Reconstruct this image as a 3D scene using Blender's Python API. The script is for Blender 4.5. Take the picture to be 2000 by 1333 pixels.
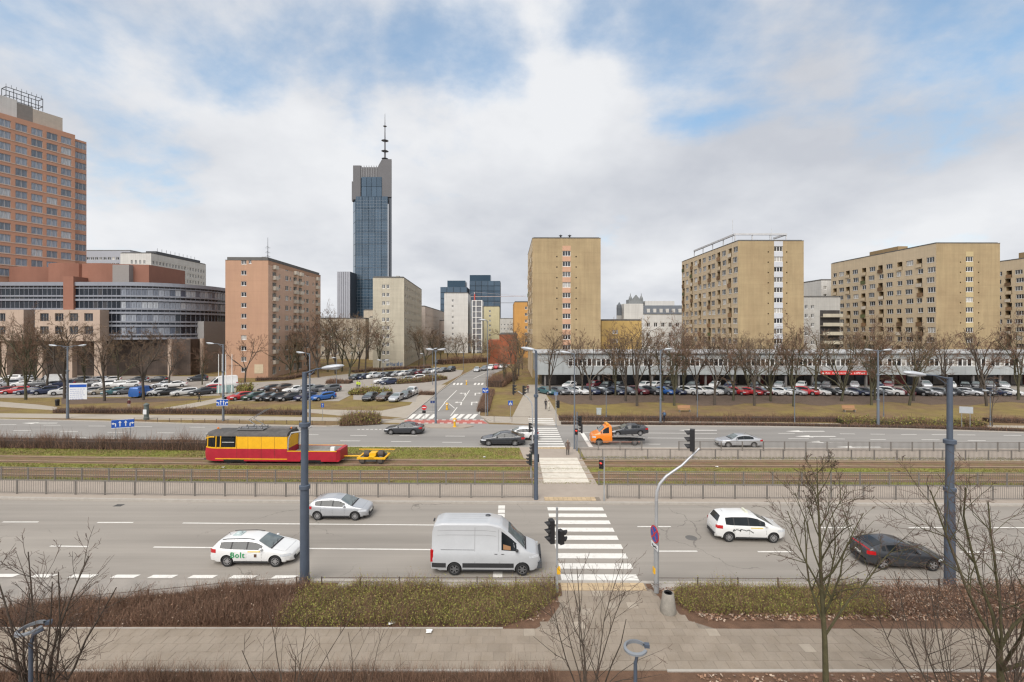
import bpy, bmesh, math, random
import numpy as np
from mathutils import Vector, Matrix, Euler
R = math.radians
random.seed(7); rng = np.random.default_rng(7)
scene = bpy.context.scene
COL = scene.collection
for _o in list(bpy.data.objects): bpy.data.objects.remove(_o)

# ------------------------------------------------------------------ camera, sky, sun, exposure
F, H, HY = 900.0, 13.4, 640.0          # focal length in photo pixels, eye height in metres, horizon row
cam_d = bpy.data.cameras.new('camera'); cam = bpy.data.objects.new('camera', cam_d); COL.objects.link(cam)
cam.location = (0, 0, H); cam.rotation_euler = (R(90), 0, 0)
cam_d.sensor_width = 36.0; cam_d.lens = F/2000*36.0; cam_d.shift_y = -(666.5-HY)/2000
cam_d.clip_start = .2; cam_d.clip_end = 9000
scene.camera = cam
SUN_EL, SUN_AZ = 46.0, 200.0           # degrees; azimuth clockwise from +Y: behind the camera, a little to the left
world = bpy.data.worlds.new('World'); scene.world = world; world.use_nodes = True
def build_world():
    nt = world.node_tree; N = nt.nodes; L = nt.links; N.clear()
    out = N.new('ShaderNodeOutputWorld'); bg = N.new('ShaderNodeBackground'); L.new(bg.outputs[0], out.inputs[0])
    bg.inputs['Strength'].default_value = .05
    sky = N.new('ShaderNodeTexSky'); sky.sky_type = 'NISHITA'; sky.sun_disc = False
    sky.sun_elevation = R(SUN_EL); sky.sun_rotation = R(SUN_AZ); sky.air_density = 1.0; sky.dust_density = .6; sky.ozone_density = 1.4
    tc = N.new('ShaderNodeTexCoord'); sep = N.new('ShaderNodeSeparateXYZ'); L.new(tc.outputs['Generated'], sep.inputs[0])
    def math_(op, a, b=None, clamp=False):
        n = N.new('ShaderNodeMath'); n.operation = op; n.use_clamp = clamp
        for i, q in enumerate((a, b)):
            if q is None: continue
            if isinstance(q, (int, float)): n.inputs[i].default_value = q
            else: L.new(q, n.inputs[i])
        return n.outputs[0]
    zz = math_('MAXIMUM', sep.outputs[2], 0.0)
    den = math_('ADD', zz, .35)
    cmb = N.new('ShaderNodeCombineXYZ')
    L.new(math_('DIVIDE', sep.outputs[0], den), cmb.inputs[0]); L.new(math_('DIVIDE', sep.outputs[1], den), cmb.inputs[1])
    cmb.inputs[2].default_value = 15.9
    def noise(scale, detail, rough, dist=0):
        n = N.new('ShaderNodeTexNoise'); n.inputs['Scale'].default_value = scale; n.inputs['Detail'].default_value = detail
        n.inputs['Roughness'].default_value = rough; n.inputs['Distortion'].default_value = dist
        L.new(cmb.outputs[0], n.inputs['Vector']); return n.outputs['Fac']
    n1 = noise(1.7, 10, .56, .3); n2 = noise(5.0, 8, .58); n3 = noise(1.3, 5, .5)
    # cover falls with height: the deck closes up towards the horizon and breaks up overhead
    cover = math_('ADD', math_('MULTIPLY', math_('SUBTRACT', n1, .5), 2.6), math_('MULTIPLY', math_('SUBTRACT', n2, .5), 1.0))
    hi = N.new('ShaderNodeMapRange'); hi.interpolation_type = 'SMOOTHSTEP'
    hi.inputs[1].default_value = .15; hi.inputs[2].default_value = .55; hi.inputs[3].default_value = 1.1; hi.inputs[4].default_value = 1.02
    L.new(zz, hi.inputs[0])
    cover = math_('ADD', cover, hi.outputs[0])
    hole = None
    for px, py, rad, k in ((380, -20, .16, .75), (590, 30, .12, .55), (60, 5, .17, .85), (890, 155, .13, .85), (730, 190, .09, .5), (260, 260, .11, .72), (200, 340, .07, .55), (1340, 120, .13, .85), (1620, 15, .15, .55), (1950, 60, .15, .8), (1480, 100, .10, .6), (1180, 60, .10, .45)):
        d = Vector(((px-1000)/F, 1, (HY-py)/F)).normalized()
        vm = N.new('ShaderNodeVectorMath'); vm.operation = 'DOT_PRODUCT'; L.new(tc.outputs['Generated'], vm.inputs[0]); vm.inputs[1].default_value = d
        mr = N.new('ShaderNodeMapRange'); mr.interpolation_type = 'SMOOTHSTEP'
        mr.inputs[1].default_value = math.cos(rad*1.6); mr.inputs[2].default_value = 1.0; mr.inputs[3].default_value = 0; mr.inputs[4].default_value = k
        L.new(vm.outputs['Value'], mr.inputs[0])
        hole = mr.outputs[0] if hole is None else math_('MAXIMUM', hole, mr.outputs[0])
    cover = math_('SUBTRACT', cover, math_('MULTIPLY', hole, .74))
    mk = N.new('ShaderNodeMapRange'); mk.interpolation_type = 'SMOOTHSTEP'; mk.inputs[1].default_value = -.02; mk.inputs[2].default_value = .78
    mk.inputs[3].default_value = .28; L.new(cover, mk.inputs[0])
    # cloud tone: grey bases and brighter tops follow the noise
    ramp = N.new('ShaderNodeValToRGB'); L.new(math_('ADD', math_('MULTIPLY', n3, .82), math_('MULTIPLY', n2, .18)), ramp.inputs[0])
    ramp.color_ramp.elements[0].position = .34; ramp.color_ramp.elements[0].color = (4.35, 4.55, 5.0, 1)
    ramp.color_ramp.elements[1].position = .62; ramp.color_ramp.elements[1].color = (6.5, 6.6, 6.8, 1)
    mix = N.new('ShaderNodeMix'); mix.data_type = 'RGBA'
    L.new(mk.outputs[0], mix.inputs['Factor']); sv = N.new('ShaderNodeVectorMath'); sv.operation = 'MULTIPLY'; sv.inputs[1].default_value = (1.0, 1.50, 1.55); L.new(sky.outputs[0], sv.inputs[0]); L.new(sv.outputs[0], mix.inputs['A']); L.new(ramp.outputs[0], mix.inputs['B'])
    L.new(mix.outputs['Result'], bg.inputs['Color'])
build_world()
sun_d = bpy.data.lights.new('sun', 'SUN'); sun_d.energy = 1.5; sun_d.angle = R(48); sun_d.color = (1.0, .955, .89)
sun = bpy.data.objects.new('sun', sun_d); COL.objects.link(sun)
_sd = Vector((math.sin(R(SUN_AZ))*math.cos(R(SUN_EL)), math.cos(R(SUN_AZ))*math.cos(R(SUN_EL)), math.sin(R(SUN_EL))))
sun.rotation_euler = _sd.to_track_quat('Z', 'Y').to_euler()
vs = scene.view_settings; scene.display_settings.display_device = 'sRGB'
vs.view_transform = 'Standard'; vs.look = 'None'; vs.exposure = 1.4; vs.gamma = 1.0; vs.use_curve_mapping = False
cy = scene.cycles
cy.max_bounces = 5; cy.diffuse_bounces = 3; cy.glossy_bounces = 3; cy.transmission_bounces = 4; cy.transparent_max_bounces = 6
cy.caustics_reflective = False; cy.caustics_refractive = False
cy.use_denoising = True
try: cy.denoiser = 'OPENIMAGEDENOISE'
except Exception: pass
cy.use_adaptive_sampling = True; cy.adaptive_threshold = .015
scene.render.film_transparent = False
cy.filter_width = 1.3

# ------------------------------------------------------------------ where a photo pixel meets the ground
def G(px, py, z=0.0):
    Y = F*(H-z)/(py-HY); return ((px-1000)/F*Y, Y)
def XA(px, Y): return (px-1000)/F*Y
def ZA(py, Y): return H-(py-HY)*Y/F
def warp(X):                             # the avenue runs a little askew and bends gently on its western end
    w = -.0125*X
    if X < -10: w += .0005*(X+10)**2
    return w

# ------------------------------------------------------------------ objects and names
def link(o, parent=None):
    COL.objects.link(o)
    if parent is not None: o.parent = parent
    return o
def tag(o, label=None, cat=None, group=None, kind=None):
    if label: o['label'] = label
    if cat: o['category'] = cat
    if group: o['group'] = group
    if kind: o['kind'] = kind
    return o
def thing(name, label, cat, loc=(0, 0, 0), rz=0.0, group=None):
    o = bpy.data.objects.new(name, None); o.empty_display_size = .3
    o.location = loc; o.rotation_euler = (0, 0, rz); link(o); return tag(o, label, cat, group)
def inst(name, mesh, parent=None, loc=(0, 0, 0), rz=0.0, scale=None, rot=None, mat=None):
    o = bpy.data.objects.new(name, mesh); o.location = loc; o.rotation_euler = rot if rot else (0, 0, rz)
    if scale is not None: o.scale = scale if hasattr(scale, '__len__') else (scale,)*3
    link(o, parent)
    if mat is not None:
        o.material_slots[0].link = 'OBJECT'; o.material_slots[0].material = mat
    return o

class MB:
    """collects faces; build() links them as ONE mesh object"""
    def __init__(s): s.v = []; s.f = []; s.m = []; s.T = None
    def add(s, pts):
        b = len(s.v)
        if s.T is not None: pts = [tuple(s.T @ Vector(p)) for p in pts]
        s.v.extend([tuple(p) for p in pts]); return b
    def face(s, pts, m=0):
        b = s.add(pts); s.f.append(tuple(range(b, b+len(pts)))); s.m.append(m); return s
    def box(s, x0, y0, z0, x1, y1, z1, m=0):
        if x0 > x1: x0, x1 = x1, x0
        if y0 > y1: y0, y1 = y1, y0
        if z0 > z1: z0, z1 = z1, z0
        b = s.add([(x0, y0, z0), (x1, y0, z0), (x1, y1, z0), (x0, y1, z0), (x0, y0, z1), (x1, y0, z1), (x1, y1, z1), (x0, y1, z1)])
        for q in ((0, 3, 2, 1), (4, 5, 6, 7), (0, 1, 5, 4), (1, 2, 6, 5), (2, 3, 7, 6), (3, 0, 4, 7)):
            s.f.append(tuple(b+i for i in q)); s.m.append(m)
        return s
    def cbox(s, c, h, m=0): return s.box(c[0]-h[0], c[1]-h[1], c[2]-h[2], c[0]+h[0], c[1]+h[1], c[2]+h[2], m)
    def prism(s, poly, z0, z1, m=0, bottom=True, mside=None):
        n = len(poly); b = s.add([(x, y, z0) for x, y in poly]+[(x, y, z1) for x, y in poly])
        s.f.append(tuple(range(b+n, b+2*n))); s.m.append(m)
        if bottom: s.f.append(tuple(range(b+n-1, b-1, -1))); s.m.append(m)
        for i in range(n):
            j = (i+1) % n; s.f.append((b+i, b+j, b+n+j, b+n+i)); s.m.append(m if mside is None else mside)
        return s
    def extrude(s, pts, vec, m=0):                   # closed polygon in 3D pushed along vec
        n = len(pts); vec = Vector(vec); b = s.add(list(pts)+[tuple(Vector(p)+vec) for p in pts])
        s.f.append(tuple(range(b+n-1, b-1, -1))); s.m.append(m); s.f.append(tuple(range(b+n, b+2*n))); s.m.append(m)
        for i in range(n):
            j = (i+1) % n; s.f.append((b+i, b+j, b+n+j, b+n+i)); s.m.append(m)
        return s
    def path(s, pts, rad, n=8, m=0, caps=True):       # one continuous tube through the points
        pts = [Vector(p) for p in pts]
        if not hasattr(rad, '__len__'): rad = [rad]*len(pts)
        rings = []; ref = None
        for i, p in enumerate(pts):
            t = (pts[min(i+1, len(pts)-1)]-pts[max(i-1, 0)]).normalized()
            if ref is None: ref = t.orthogonal().normalized()
            a = (ref-t*ref.dot(t)); a = a.normalized() if a.length > 1e-6 else t.orthogonal().normalized()
            ref = a; bb = t.cross(a)
            rings.append(s.add([p+a*rad[i]*math.cos(2*math.pi*k/n)+bb*rad[i]*math.sin(2*math.pi*k/n) for k in range(n)]))
        for r0, r1 in zip(rings, rings[1:]):
            for k in range(n):
                q = (k+1) % n; s.f.append((r0+k, r0+q, r1+q, r1+k)); s.m.append(m)
        if caps:
            s.f.append(tuple(range(rings[0]+n-1, rings[0]-1, -1))); s.m.append(m)
            s.f.append(tuple(range(rings[-1], rings[-1]+n))); s.m.append(m)
        return s
    def lathe(s, prof, n=16, m=0, c=(0, 0, 0), axis='z', ms=None, caps=True):
        rings = []
        for r, z in prof:
            pts = []
            for k in range(n):
                a = 2*math.pi*k/n; x, y = r*math.cos(a), r*math.sin(a)
                pts.append((c[0]+x, c[1]+y, c[2]+z) if axis == 'z' else (c[0]+x, c[1]-z, c[2]+y) if axis == 'y' else (c[0]+z, c[1]+x, c[2]+y))
            rings.append(s.add(pts))
        for i, (r0, r1) in enumerate(zip(rings, rings[1:])):
            for k in range(n):
                q = (k+1) % n; s.f.append((r0+k, r0+q, r1+q, r1+k)); s.m.append(m if ms is None else ms[i])
        if caps:
            if prof[0][0] > 1e-4: s.f.append(tuple(range(rings[0]+n-1, rings[0]-1, -1))); s.m.append(m if ms is None else ms[0])
            if prof[-1][0] > 1e-4: s.f.append(tuple(range(rings[-1], rings[-1]+n))); s.m.append(m if ms is None else ms[-1])
        return s
    def grid(s, P, m=0, flip=False):                  # P[i][j] -> 3D point
        ni, nj = len(P), len(P[0]); b = s.add([p for row in P for p in row])
        for i in range(ni-1):
            for j in range(nj-1):
                q = (b+i*nj+j, b+i*nj+j+1, b+(i+1)*nj+j+1, b+(i+1)*nj+j)
                s.f.append(q[::-1] if flip else q); s.m.append(m)
        return s
    def mesh(s, name, mats, smooth=None):
        me = bpy.data.meshes.new(name); me.from_pydata(s.v, [], s.f)
        for q in (mats if isinstance(mats, (list, tuple)) else [mats]): me.materials.append(q)
        me.polygons.foreach_set('material_index', s.m)
        if smooth is not None:
            me.polygons.foreach_set('use_smooth', [True]*len(s.f))
            me.update()
            if smooth < 180: me.set_sharp_from_angle(angle=R(smooth))
        me.update(); return me
    def build(s, name, mats, parent=None, smooth=None, loc=(0, 0, 0), rz=0.0):
        return inst(name, s.mesh(name, mats, smooth), parent, loc, rz)

def arr_mesh(name, V, Fq, mi, mats, smooth=False):
    """V (n,3), Fq (m,k) with k 3 or 4, mi (m,)"""
    V = np.ascontiguousarray(V, dtype=np.float32); Fq = np.ascontiguousarray(Fq, dtype=np.int32); m, k = Fq.shape
    me = bpy.data.meshes.new(name)
    me.vertices.add(len(V)); me.vertices.foreach_set('co', V.ravel())
    me.loops.add(m*k); me.loops.foreach_set('vertex_index', Fq.ravel())
    me.polygons.add(m); me.polygons.foreach_set('loop_start', np.arange(0, m*k, k, dtype=np.int32))
    for q in (mats if isinstance(mats, (list, tuple)) else [mats]): me.materials.append(q)
    if mi is not None: me.polygons.foreach_set('material_index', np.ascontiguousarray(mi, dtype=np.int32))
    if smooth: me.polygons.foreach_set('use_smooth', np.ones(m, dtype=bool))
    me.update(calc_edges=True); return me

# ------------------------------------------------------------------ materials
MATS = {}
def mat(name, col, rough=.75, metal=0.0, var=.12, scale=1.5, fine=0.0, fscale=40.0, bump=0.0, bscale=30.0, spec=.4, streak=0.0, rand=0.0, coord='pos', col2=None, c2scale=.4, c2lo=.45, c2hi=.6, coat=0.0, seams=None, stretch=None, tracks=0.0, crack=0.0):
    """procedural surface: base colour + blotches (var), grain (fine), a second tone (col2), vertical streaks, per-object spread (rand), bump"""
    if name in MATS: return MATS[name]
    m = bpy.data.materials.new(name); m.use_nodes = True; nt = m.node_tree; N = nt.nodes; L = nt.links
    p = N['Principled BSDF']; p.inputs['Roughness'].default_value = rough; p.inputs['Metallic'].default_value = metal
    p.inputs['Specular IOR Level'].default_value = spec
    if coat: p.inputs['Coat Weight'].default_value = coat; p.inputs['Coat Roughness'].default_value = .06
    if coord == 'pos': g = N.new('ShaderNodeNewGeometry').outputs['Position']
    else: g = N.new('ShaderNodeTexCoord').outputs['Object']
    if stretch:
        mp = N.new('ShaderNodeMapping'); mp.inputs['Scale'].default_value = stretch; L.new(g, mp.inputs[0]); gs = mp.outputs[0]
    else: gs = g
    def noise(vec, sc, det=4, ro=.55):
        n = N.new('ShaderNodeTexNoise'); n.inputs['Scale'].default_value = sc; n.inputs['Detail'].default_value = det; n.inputs['Roughness'].default_value = ro
        L.new(vec, n.inputs['Vector']); return n.outputs['Fac']
    def mapr(x, a, b, c, d):
        n = N.new('ShaderNodeMapRange'); L.new(x, n.inputs[0])
        for i, q in enumerate((a, b, c, d)): n.inputs[i+1].default_value = q
        return n.outputs[0]
    rgb = N.new('ShaderNodeRGB'); rgb.outputs[0].default_value = (*col, 1); cur = rgb.outputs[0]
    if col2 is not None:
        mx = N.new('ShaderNodeMix'); mx.data_type = 'RGBA'; L.new(mapr(noise(gs, c2scale, 6, .65), c2lo, c2hi, 0, 1), mx.inputs['Factor'])
        L.new(cur, mx.inputs['A']); mx.inputs['B'].default_value = (*col2, 1); cur = mx.outputs['Result']
    fac = None
    def mul(a, b):
        if a is None: return b
        n = N.new('ShaderNodeMath'); n.operation = 'MULTIPLY'; L.new(a, n.inputs[0]); L.new(b, n.inputs[1]); return n.outputs[0]
    if var: fac = mul(fac, mapr(noise(gs, scale, 5, .6), .25, .75, 1-var, 1+var))
    if fine: fac = mul(fac, mapr(noise(g, fscale, 3, .7), .25, .75, 1-fine, 1+fine))
    if streak:
        mp = N.new('ShaderNodeMapping'); mp.inputs['Scale'].default_value = (1.6, 1.6, .09); L.new(g, mp.inputs[0])
        fac = mul(fac, mapr(noise(mp.outputs[0], 1.0, 6, .65), .3, .7, 1-streak, 1+streak*.6))
        mp = N.new('ShaderNodeMapping'); mp.inputs['Scale'].default_value = (.05, .05, .9); L.new(g, mp.inputs[0])
        fac = mul(fac, mapr(noise(mp.outputs[0], 1.0, 5, .7), .3, .7, 1-streak*.5, 1+streak*.4))
    if seams:
        sp = N.new('ShaderNodeSeparateXYZ'); L.new(g, sp.inputs[0])
        n = N.new('ShaderNodeMath'); n.operation = 'FRACT'; dv = N.new('ShaderNodeMath'); dv.operation = 'DIVIDE'; L.new(sp.outputs[2], dv.inputs[0]); dv.inputs[1].default_value = seams
        L.new(dv.outputs[0], n.inputs[0]); fac = mul(fac, mapr(n.outputs[0], .0, .035, .86, 1.0))
    if tracks:
        for sc_, k_ in (((.012, 1.05, 1), 1.0), ((.05, .35, 1), .7)):
            mp = N.new('ShaderNodeMapping'); mp.inputs['Scale'].default_value = sc_; L.new(g, mp.inputs[0]); fac = mul(fac, mapr(noise(mp.outputs[0], 1.0, 4, .6), .3, .7, 1-tracks*k_, 1+tracks*.7*k_))
    if crack:
        dn = N.new('ShaderNodeTexNoise'); dn.inputs['Scale'].default_value = .9; dn.inputs['Detail'].default_value = 5; L.new(g, dn.inputs['Vector'])
        ad = N.new('ShaderNodeVectorMath'); ad.operation = 'MULTIPLY_ADD'; L.new(dn.outputs['Color'], ad.inputs[0]); ad.inputs[1].default_value = (1.6, 1.6, 0); L.new(g, ad.inputs[2])
        vo = N.new('ShaderNodeTexVoronoi'); vo.feature = 'DISTANCE_TO_EDGE'; vo.inputs['Scale'].default_value = .16; L.new(ad.outputs[0], vo.inputs['Vector'])
        ck = mapr(vo.outputs['Distance'], .0, .006, 1.0, 0.0); mk_ = mapr(noise(g, .11, 3), .50, .58, 0, crack); sb = N.new('ShaderNodeMath'); sb.operation = 'MULTIPLY'; L.new(ck, sb.inputs[0]); L.new(mk_, sb.inputs[1]); iv = N.new('ShaderNodeMath'); iv.operation = 'SUBTRACT'; iv.inputs[0].default_value = 1.0; iv.use_clamp = True; L.new(sb.outputs[0], iv.inputs[1]); fac = mul(fac, iv.outputs[0])
    if rand:
        oi = N.new('ShaderNodeObjectInfo'); fac = mul(fac, mapr(oi.outputs['Random'], 0, 1, 1-rand, 1+rand))
    if fac is not None:
        vm = N.new('ShaderNodeVectorMath'); vm.operation = 'SCALE'; L.new(cur, vm.inputs[0]); L.new(fac, vm.inputs['Scale']); cur = vm.outputs[0]
    L.new(cur, p.inputs['Base Color'])
    if bump:
        b = N.new('ShaderNodeBump'); b.inputs['Strength'].default_value = bump; b.inputs['Distance'].default_value = .05
        L.new(noise(g, bscale, 4, .65), b.inputs['Height']); L.new(b.outputs[0], p.inputs['Normal'])
    MATS[name] = m; return m
def pane_mat(name, cols, rough=.06, spec=.6, tint=None, rscale=0.0):
    """window glass: what lies behind each pane (dark room, blind, curtain) differs from pane to pane"""
    if name in MATS: return MATS[name]
    m = bpy.data.materials.new(name); m.use_nodes = True; nt = m.node_tree; N = nt.nodes; L = nt.links; p = N['Principled BSDF']
    oi = N.new('ShaderNodeObjectInfo'); r = N.new('ShaderNodeValToRGB'); r.color_ramp.interpolation = 'CONSTANT'
    while len(r.color_ramp.elements) < len(cols): r.color_ramp.elements.new(.5)
    for i, (pos, c) in enumerate(cols): r.color_ramp.elements[i].position = pos; r.color_ramp.elements[i].color = (*c, 1)
    L.new(oi.outputs['Random'], r.inputs[0])
    tc = N.new('ShaderNodeTexCoord'); mp = N.new('ShaderNodeMapping'); mp.inputs['Scale'].default_value = (7, 7, .5); L.new(tc.outputs['Object'], mp.inputs[0])
    n = N.new('ShaderNodeTexNoise'); n.inputs['Scale'].default_value = 1.2; L.new(mp.outputs[0], n.inputs['Vector'])
    mr = N.new('ShaderNodeMapRange'); L.new(n.outputs[0], mr.inputs[0]); mr.inputs[1].default_value = .3; mr.inputs[2].default_value = .7; mr.inputs[3].default_value = .6; mr.inputs[4].default_value = 1.3
    vm = N.new('ShaderNodeVectorMath'); vm.operation = 'SCALE'; L.new(r.outputs[0], vm.inputs[0]); L.new(mr.outputs[0], vm.inputs['Scale'])
    L.new(vm.outputs[0], p.inputs['Base Color']); p.inputs['Roughness'].default_value = rough; p.inputs['Specular IOR Level'].default_value = spec
    MATS[name] = m; return m
# ------------------------------------------------------------------ the setting: ground, roads, pavements
asphalt = mat('asphalt', (.290, .264, .234), .88, var=.07, scale=.35, fine=.09, fscale=55, bump=.25, bscale=90, col2=(.255, .232, .206), c2scale=.16, stretch=(.12, 1.0, 1.0), spec=.25, tracks=.115, crack=.45)
asphalt_far = mat('asphalt_far', (.262, .248, .232), .88, var=.06, scale=.3, fine=.07, fscale=30, col2=(.230, .218, .205), c2scale=.14, stretch=(.12, 1.0, 1.0), spec=.25, tracks=.07)
bay_conc = mat('bay_concrete', (.285, .258, .23), .9, var=.10, scale=.8, fine=.10, fscale=30, bump=.2, col2=(.24, .22, .198), c2scale=.5)
slab_m = mat('paving_slab', (.272, .228, .182), .92, var=.10, scale=2.2, fine=.14, fscale=45, rand=.055, bump=.25, bscale=60, col2=(.23, .19, .148), c2scale=1.1)
slab_l = mat('paving_slab_pale', (.32, .275, .222), .92, var=.12, scale=2.2, fine=.12, fscale=45, rand=.08, bump=.2, bscale=60)
joint_m = mat('paving_joint', (.20, .168, .135), .95, var=.2, scale=6)
paver = mat('median_paver', (.335, .285, .24), .92, var=.07, scale=1.2, fine=.12, fscale=28, bump=.2, bscale=40)
path_m = mat('path_paving', (.34, .30, .25), .92, var=.08, scale=.9, fine=.08, fscale=15)
lot_m = mat('car_park_paving', (.29, .26, .23), .92, var=.10, scale=.5, fine=.08, fscale=12)
kerb_m = mat('kerb_concrete', (.36, .33, .295), .9, var=.12, scale=3, fine=.1)
white_p = mat('road_paint', (.66, .64, .60), .8, var=.10, scale=4, fine=.12, fscale=25, col2=(.50, .48, .45), c2scale=2.2, c2lo=.55, c2hi=.75)
red_p = mat('red_bike_surface', (.40, .12, .10), .85, var=.15, scale=2, fine=.1)
yellow_tac = mat('tactile_paving', (.43, .325, .205), .9, var=.14, scale=4, rand=.10)
conc_w = mat('crossing_concrete', (.60, .555, .48), .9, var=.10, scale=2.5, fine=.1, col2=(.47, .425, .355), c2scale=1.5, c2lo=.5, c2hi=.7)
lawn_m = mat('winter_lawn', (.19, .142, .043), .95, var=.25, scale=.5, fine=.30, fscale=9, bump=.6, bscale=14, col2=(.165, .105, .055), c2scale=.10, c2lo=.42, c2hi=.62)
lawn_g = mat('tram_lawn', (.190, .195, .040), .95, var=.25, scale=.9, fine=.32, fscale=10, bump=.6, bscale=16, col2=(.20, .13, .065), c2scale=.32, c2lo=.44, c2hi=.62)
dirt_m = mat('bare_soil', (.115, .080, .058), .95, var=.25, scale=1.2, fine=.3, fscale=25, bump=.6, bscale=25)
leafy_m = mat('leaf_covered_soil', (.140, .080, .050), .95, var=.3, scale=2.0, fine=.4, fscale=30, bump=.8, bscale=35)
ballast_m = mat('track_bed', (.175, .105, .062), .95, var=.2, scale=1.2, fine=.3, fscale=22, bump=.5, bscale=30, col2=(.150, .112, .05), c2scale=.8)
rail_m = mat('rail_steel', (.42, .31, .22), .4, metal=.4, var=.15, scale=3)
groove_shade_m = mat('rail_groove_shade', (.055, .038, .028), .95, var=.3, scale=2)  # flat dark strips beside the rails: groove with its shade painted in
city_m = mat('far_ground', (.13, .11, .085), .95, var=.2, scale=.05)

def strip(name, y0, y1, x0, x1, z, m, step=5.0, parent=None, skirt=.16, kind='structure', warp_on=True):
    b = MB(); xs = np.linspace(x0, x1, max(2, int((x1-x0)/step)+1))
    w = warp if warp_on else (lambda q: 0)
    rows = [[(x, y0+w(x), z-skirt) for x in xs], [(x, y0+w(x), z) for x in xs], [(x, y1+w(x), z) for x in xs], [(x, y1+w(x), z-skirt) for x in xs]]
    b.grid(rows, flip=True)
    o = b.build(name, m, parent)
    if kind and parent is None: tag(o, kind=kind)
    return o
def sheet(name, pix, z, m, parent=None, kind='structure', world=False):
    pts = [(p if world else G(*p)) for p in pix]
    a = sum(p[0]*q[1]-q[0]*p[1] for p, q in zip(pts, pts[1:]+pts[:1]))
    if a < 0: pts = pts[::-1]
    b = MB(); b.prism(pts, z-.15, z, bottom=False); o = b.build(name, m, parent)
    if parent is None: tag(o, kind=kind)
    return o

b = MB(); b.face([(-2600, -60, -.06), (2600, -60, -.06), (2600, 5200, -.06), (-2600, 5200, -.06)])
tag(b.build('ground', city_m), kind='structure')
road = strip('road', 24.2, 35.05, -85, 85, 0.0, asphalt)
strip('kerb', 24.0, 24.22, -21.0+7.6, 85, .13, kerb_m, skirt=.2)
strip('kerb', 34.98, 35.22, -85, 85, .14, kerb_m, skirt=.2)
strip('median_pavement', 35.2, 39.0, -85, 85, .13, paver)
# lay-by in front of the left bed: its kerb runs off askew
BAYK = [G(585, 1141), G(450, 1151), G(300, 1166), G(130, 1181), G(-60, 1196), G(-400, 1215)]
b = MB(); b.prism([(-46, 2), (46, 2), (46, 24.0), (-11.0, 24.0)]+[(x, y-.1) for x, y in BAYK]+[(-46, BAYK[-1][1]-.1)], -.2, .10); tag(b.build('planting_bed', leafy_m), kind='structure')
b = MB()
b.prism([(-45, 24.9), BAYK[-1]]+BAYK[-2::-1]+[(-10.0, 24.32)], -.1, .012, bottom=False); tag(b.build('bay', bay_conc), kind='structure')
b = MB()
for (x0, y0), (x1, y1) in zip(BAYK, BAYK[1:]):
    b.prism([(x0, y0-.22), (x0, y0), (x1, y1), (x1, y1-.22)][::-1], 0, .19)
tag(b.build('kerb', kerb_m), kind='structure')
# tram reservation
strip('tram_lawn', 39.0, 51.1, -95, 95, .10, lawn_g)
strip('kerb', 50.95, 51.25, -95, 95, .14, kerb_m, skirt=.2)
b_ = strip('platform_pavement', 46.5, 50.95, 7.4, 95, .135, paver)
for yc in (41.2, 45.2):
    strip('track_bed', yc-1.25, yc+1.25, -95, 95, .106, ballast_m)
for yc in (41.2, 45.2):
    t = thing('tram_track', 'pair of rusty rails on the %s tram track' % ('near' if yc < 43 else 'far'), 'tram track', (0, 0, 0), 0, 'tram tracks in the reservation')
    for dy in (-.74, .74):
        strip('rail', yc+dy-.055, yc+dy+.055, -95, 95, .175, rail_m, parent=t, kind=None)
        for e in (-.12, .12): strip('rail_groove_shade', yc+dy+e-.055, yc+dy+e+.055, -95, 95, .112, groove_shade_m, parent=t, kind=None, skirt=.01)
cross = sheet('crossing_pavement', [(2.2, 35.2), (7.3, 35.2), (7.0, 51.0), (2.0, 51.0), (0.8, 51.0), (1.2, 46.8), (2.3, 46.2)], .142, paver, world=True)
for i, (y0, y1) in enumerate(((39.4, 40.35), (40.55, 41.85), (42.05, 43.05), (43.25, 44.35), (44.55, 45.85), (46.05, 46.75))):
    bb = MB(); bb.box(2.72, y0, .10, 6.62, y1, .178); bb.build('crossing_panel', conc_w, cross)

far_road = None
FK = [G(-320, 811), G(0, 820), G(200, 824), G(380, 829), G(640, 834), G(740, 829.5), G(800, 829.5)]
FK2 = [G(955, 829), G(1085, 832), G(1300, 833), G(1500, 834.5), G(1750, 838.5), G(2000, 846), G(2300, 858)]
# everything beyond the avenue lies on one lawn sheet; roads, lots and paths sit on it
sheet('lawn', [(-260, 56), (260, 45), (320, 420), (-320, 420)], 0.0, lawn_m, world=True)
near_edge = [(x, 51.2+warp(x)) for x in (110, 60, 20, 0, -20, -60, -100)]
far_road = sheet('far_road', near_edge+[(-110, 74)]+FK+FK2+[(110, 52)], .012, asphalt_far, world=True)
def kerb_line(pts, w=.22, z=.13, name='kerb', m=None):
    b = MB(); pts = [Vector((p[0], p[1], 0)) for p in pts]
    L_, R_ = [], []
    for i, p in enumerate(pts):
        t = (pts[min(i+1, len(pts)-1)]-pts[max(i-1, 0)]).normalized(); n = Vector((-t.y, t.x, 0))*w/2
        L_.append(p+n); R_.append(p-n)
    for i in range(len(pts)-1):
        b.prism([tuple(R_[i].xy), tuple(R_[i+1].xy), tuple(L_[i+1].xy), tuple(L_[i].xy)], -.05, z)
    return tag(b.build(name, m or kerb_m), kind='structure')
kerb_line(FK[:5]); kerb_line([FK[4], G(720, 829), G(770, 820), G(793, 818)])
kerb_line(FK2[1:]); kerb_line([FK2[1], G(1010, 828), G(960, 823), G(940, 815)])
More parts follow.
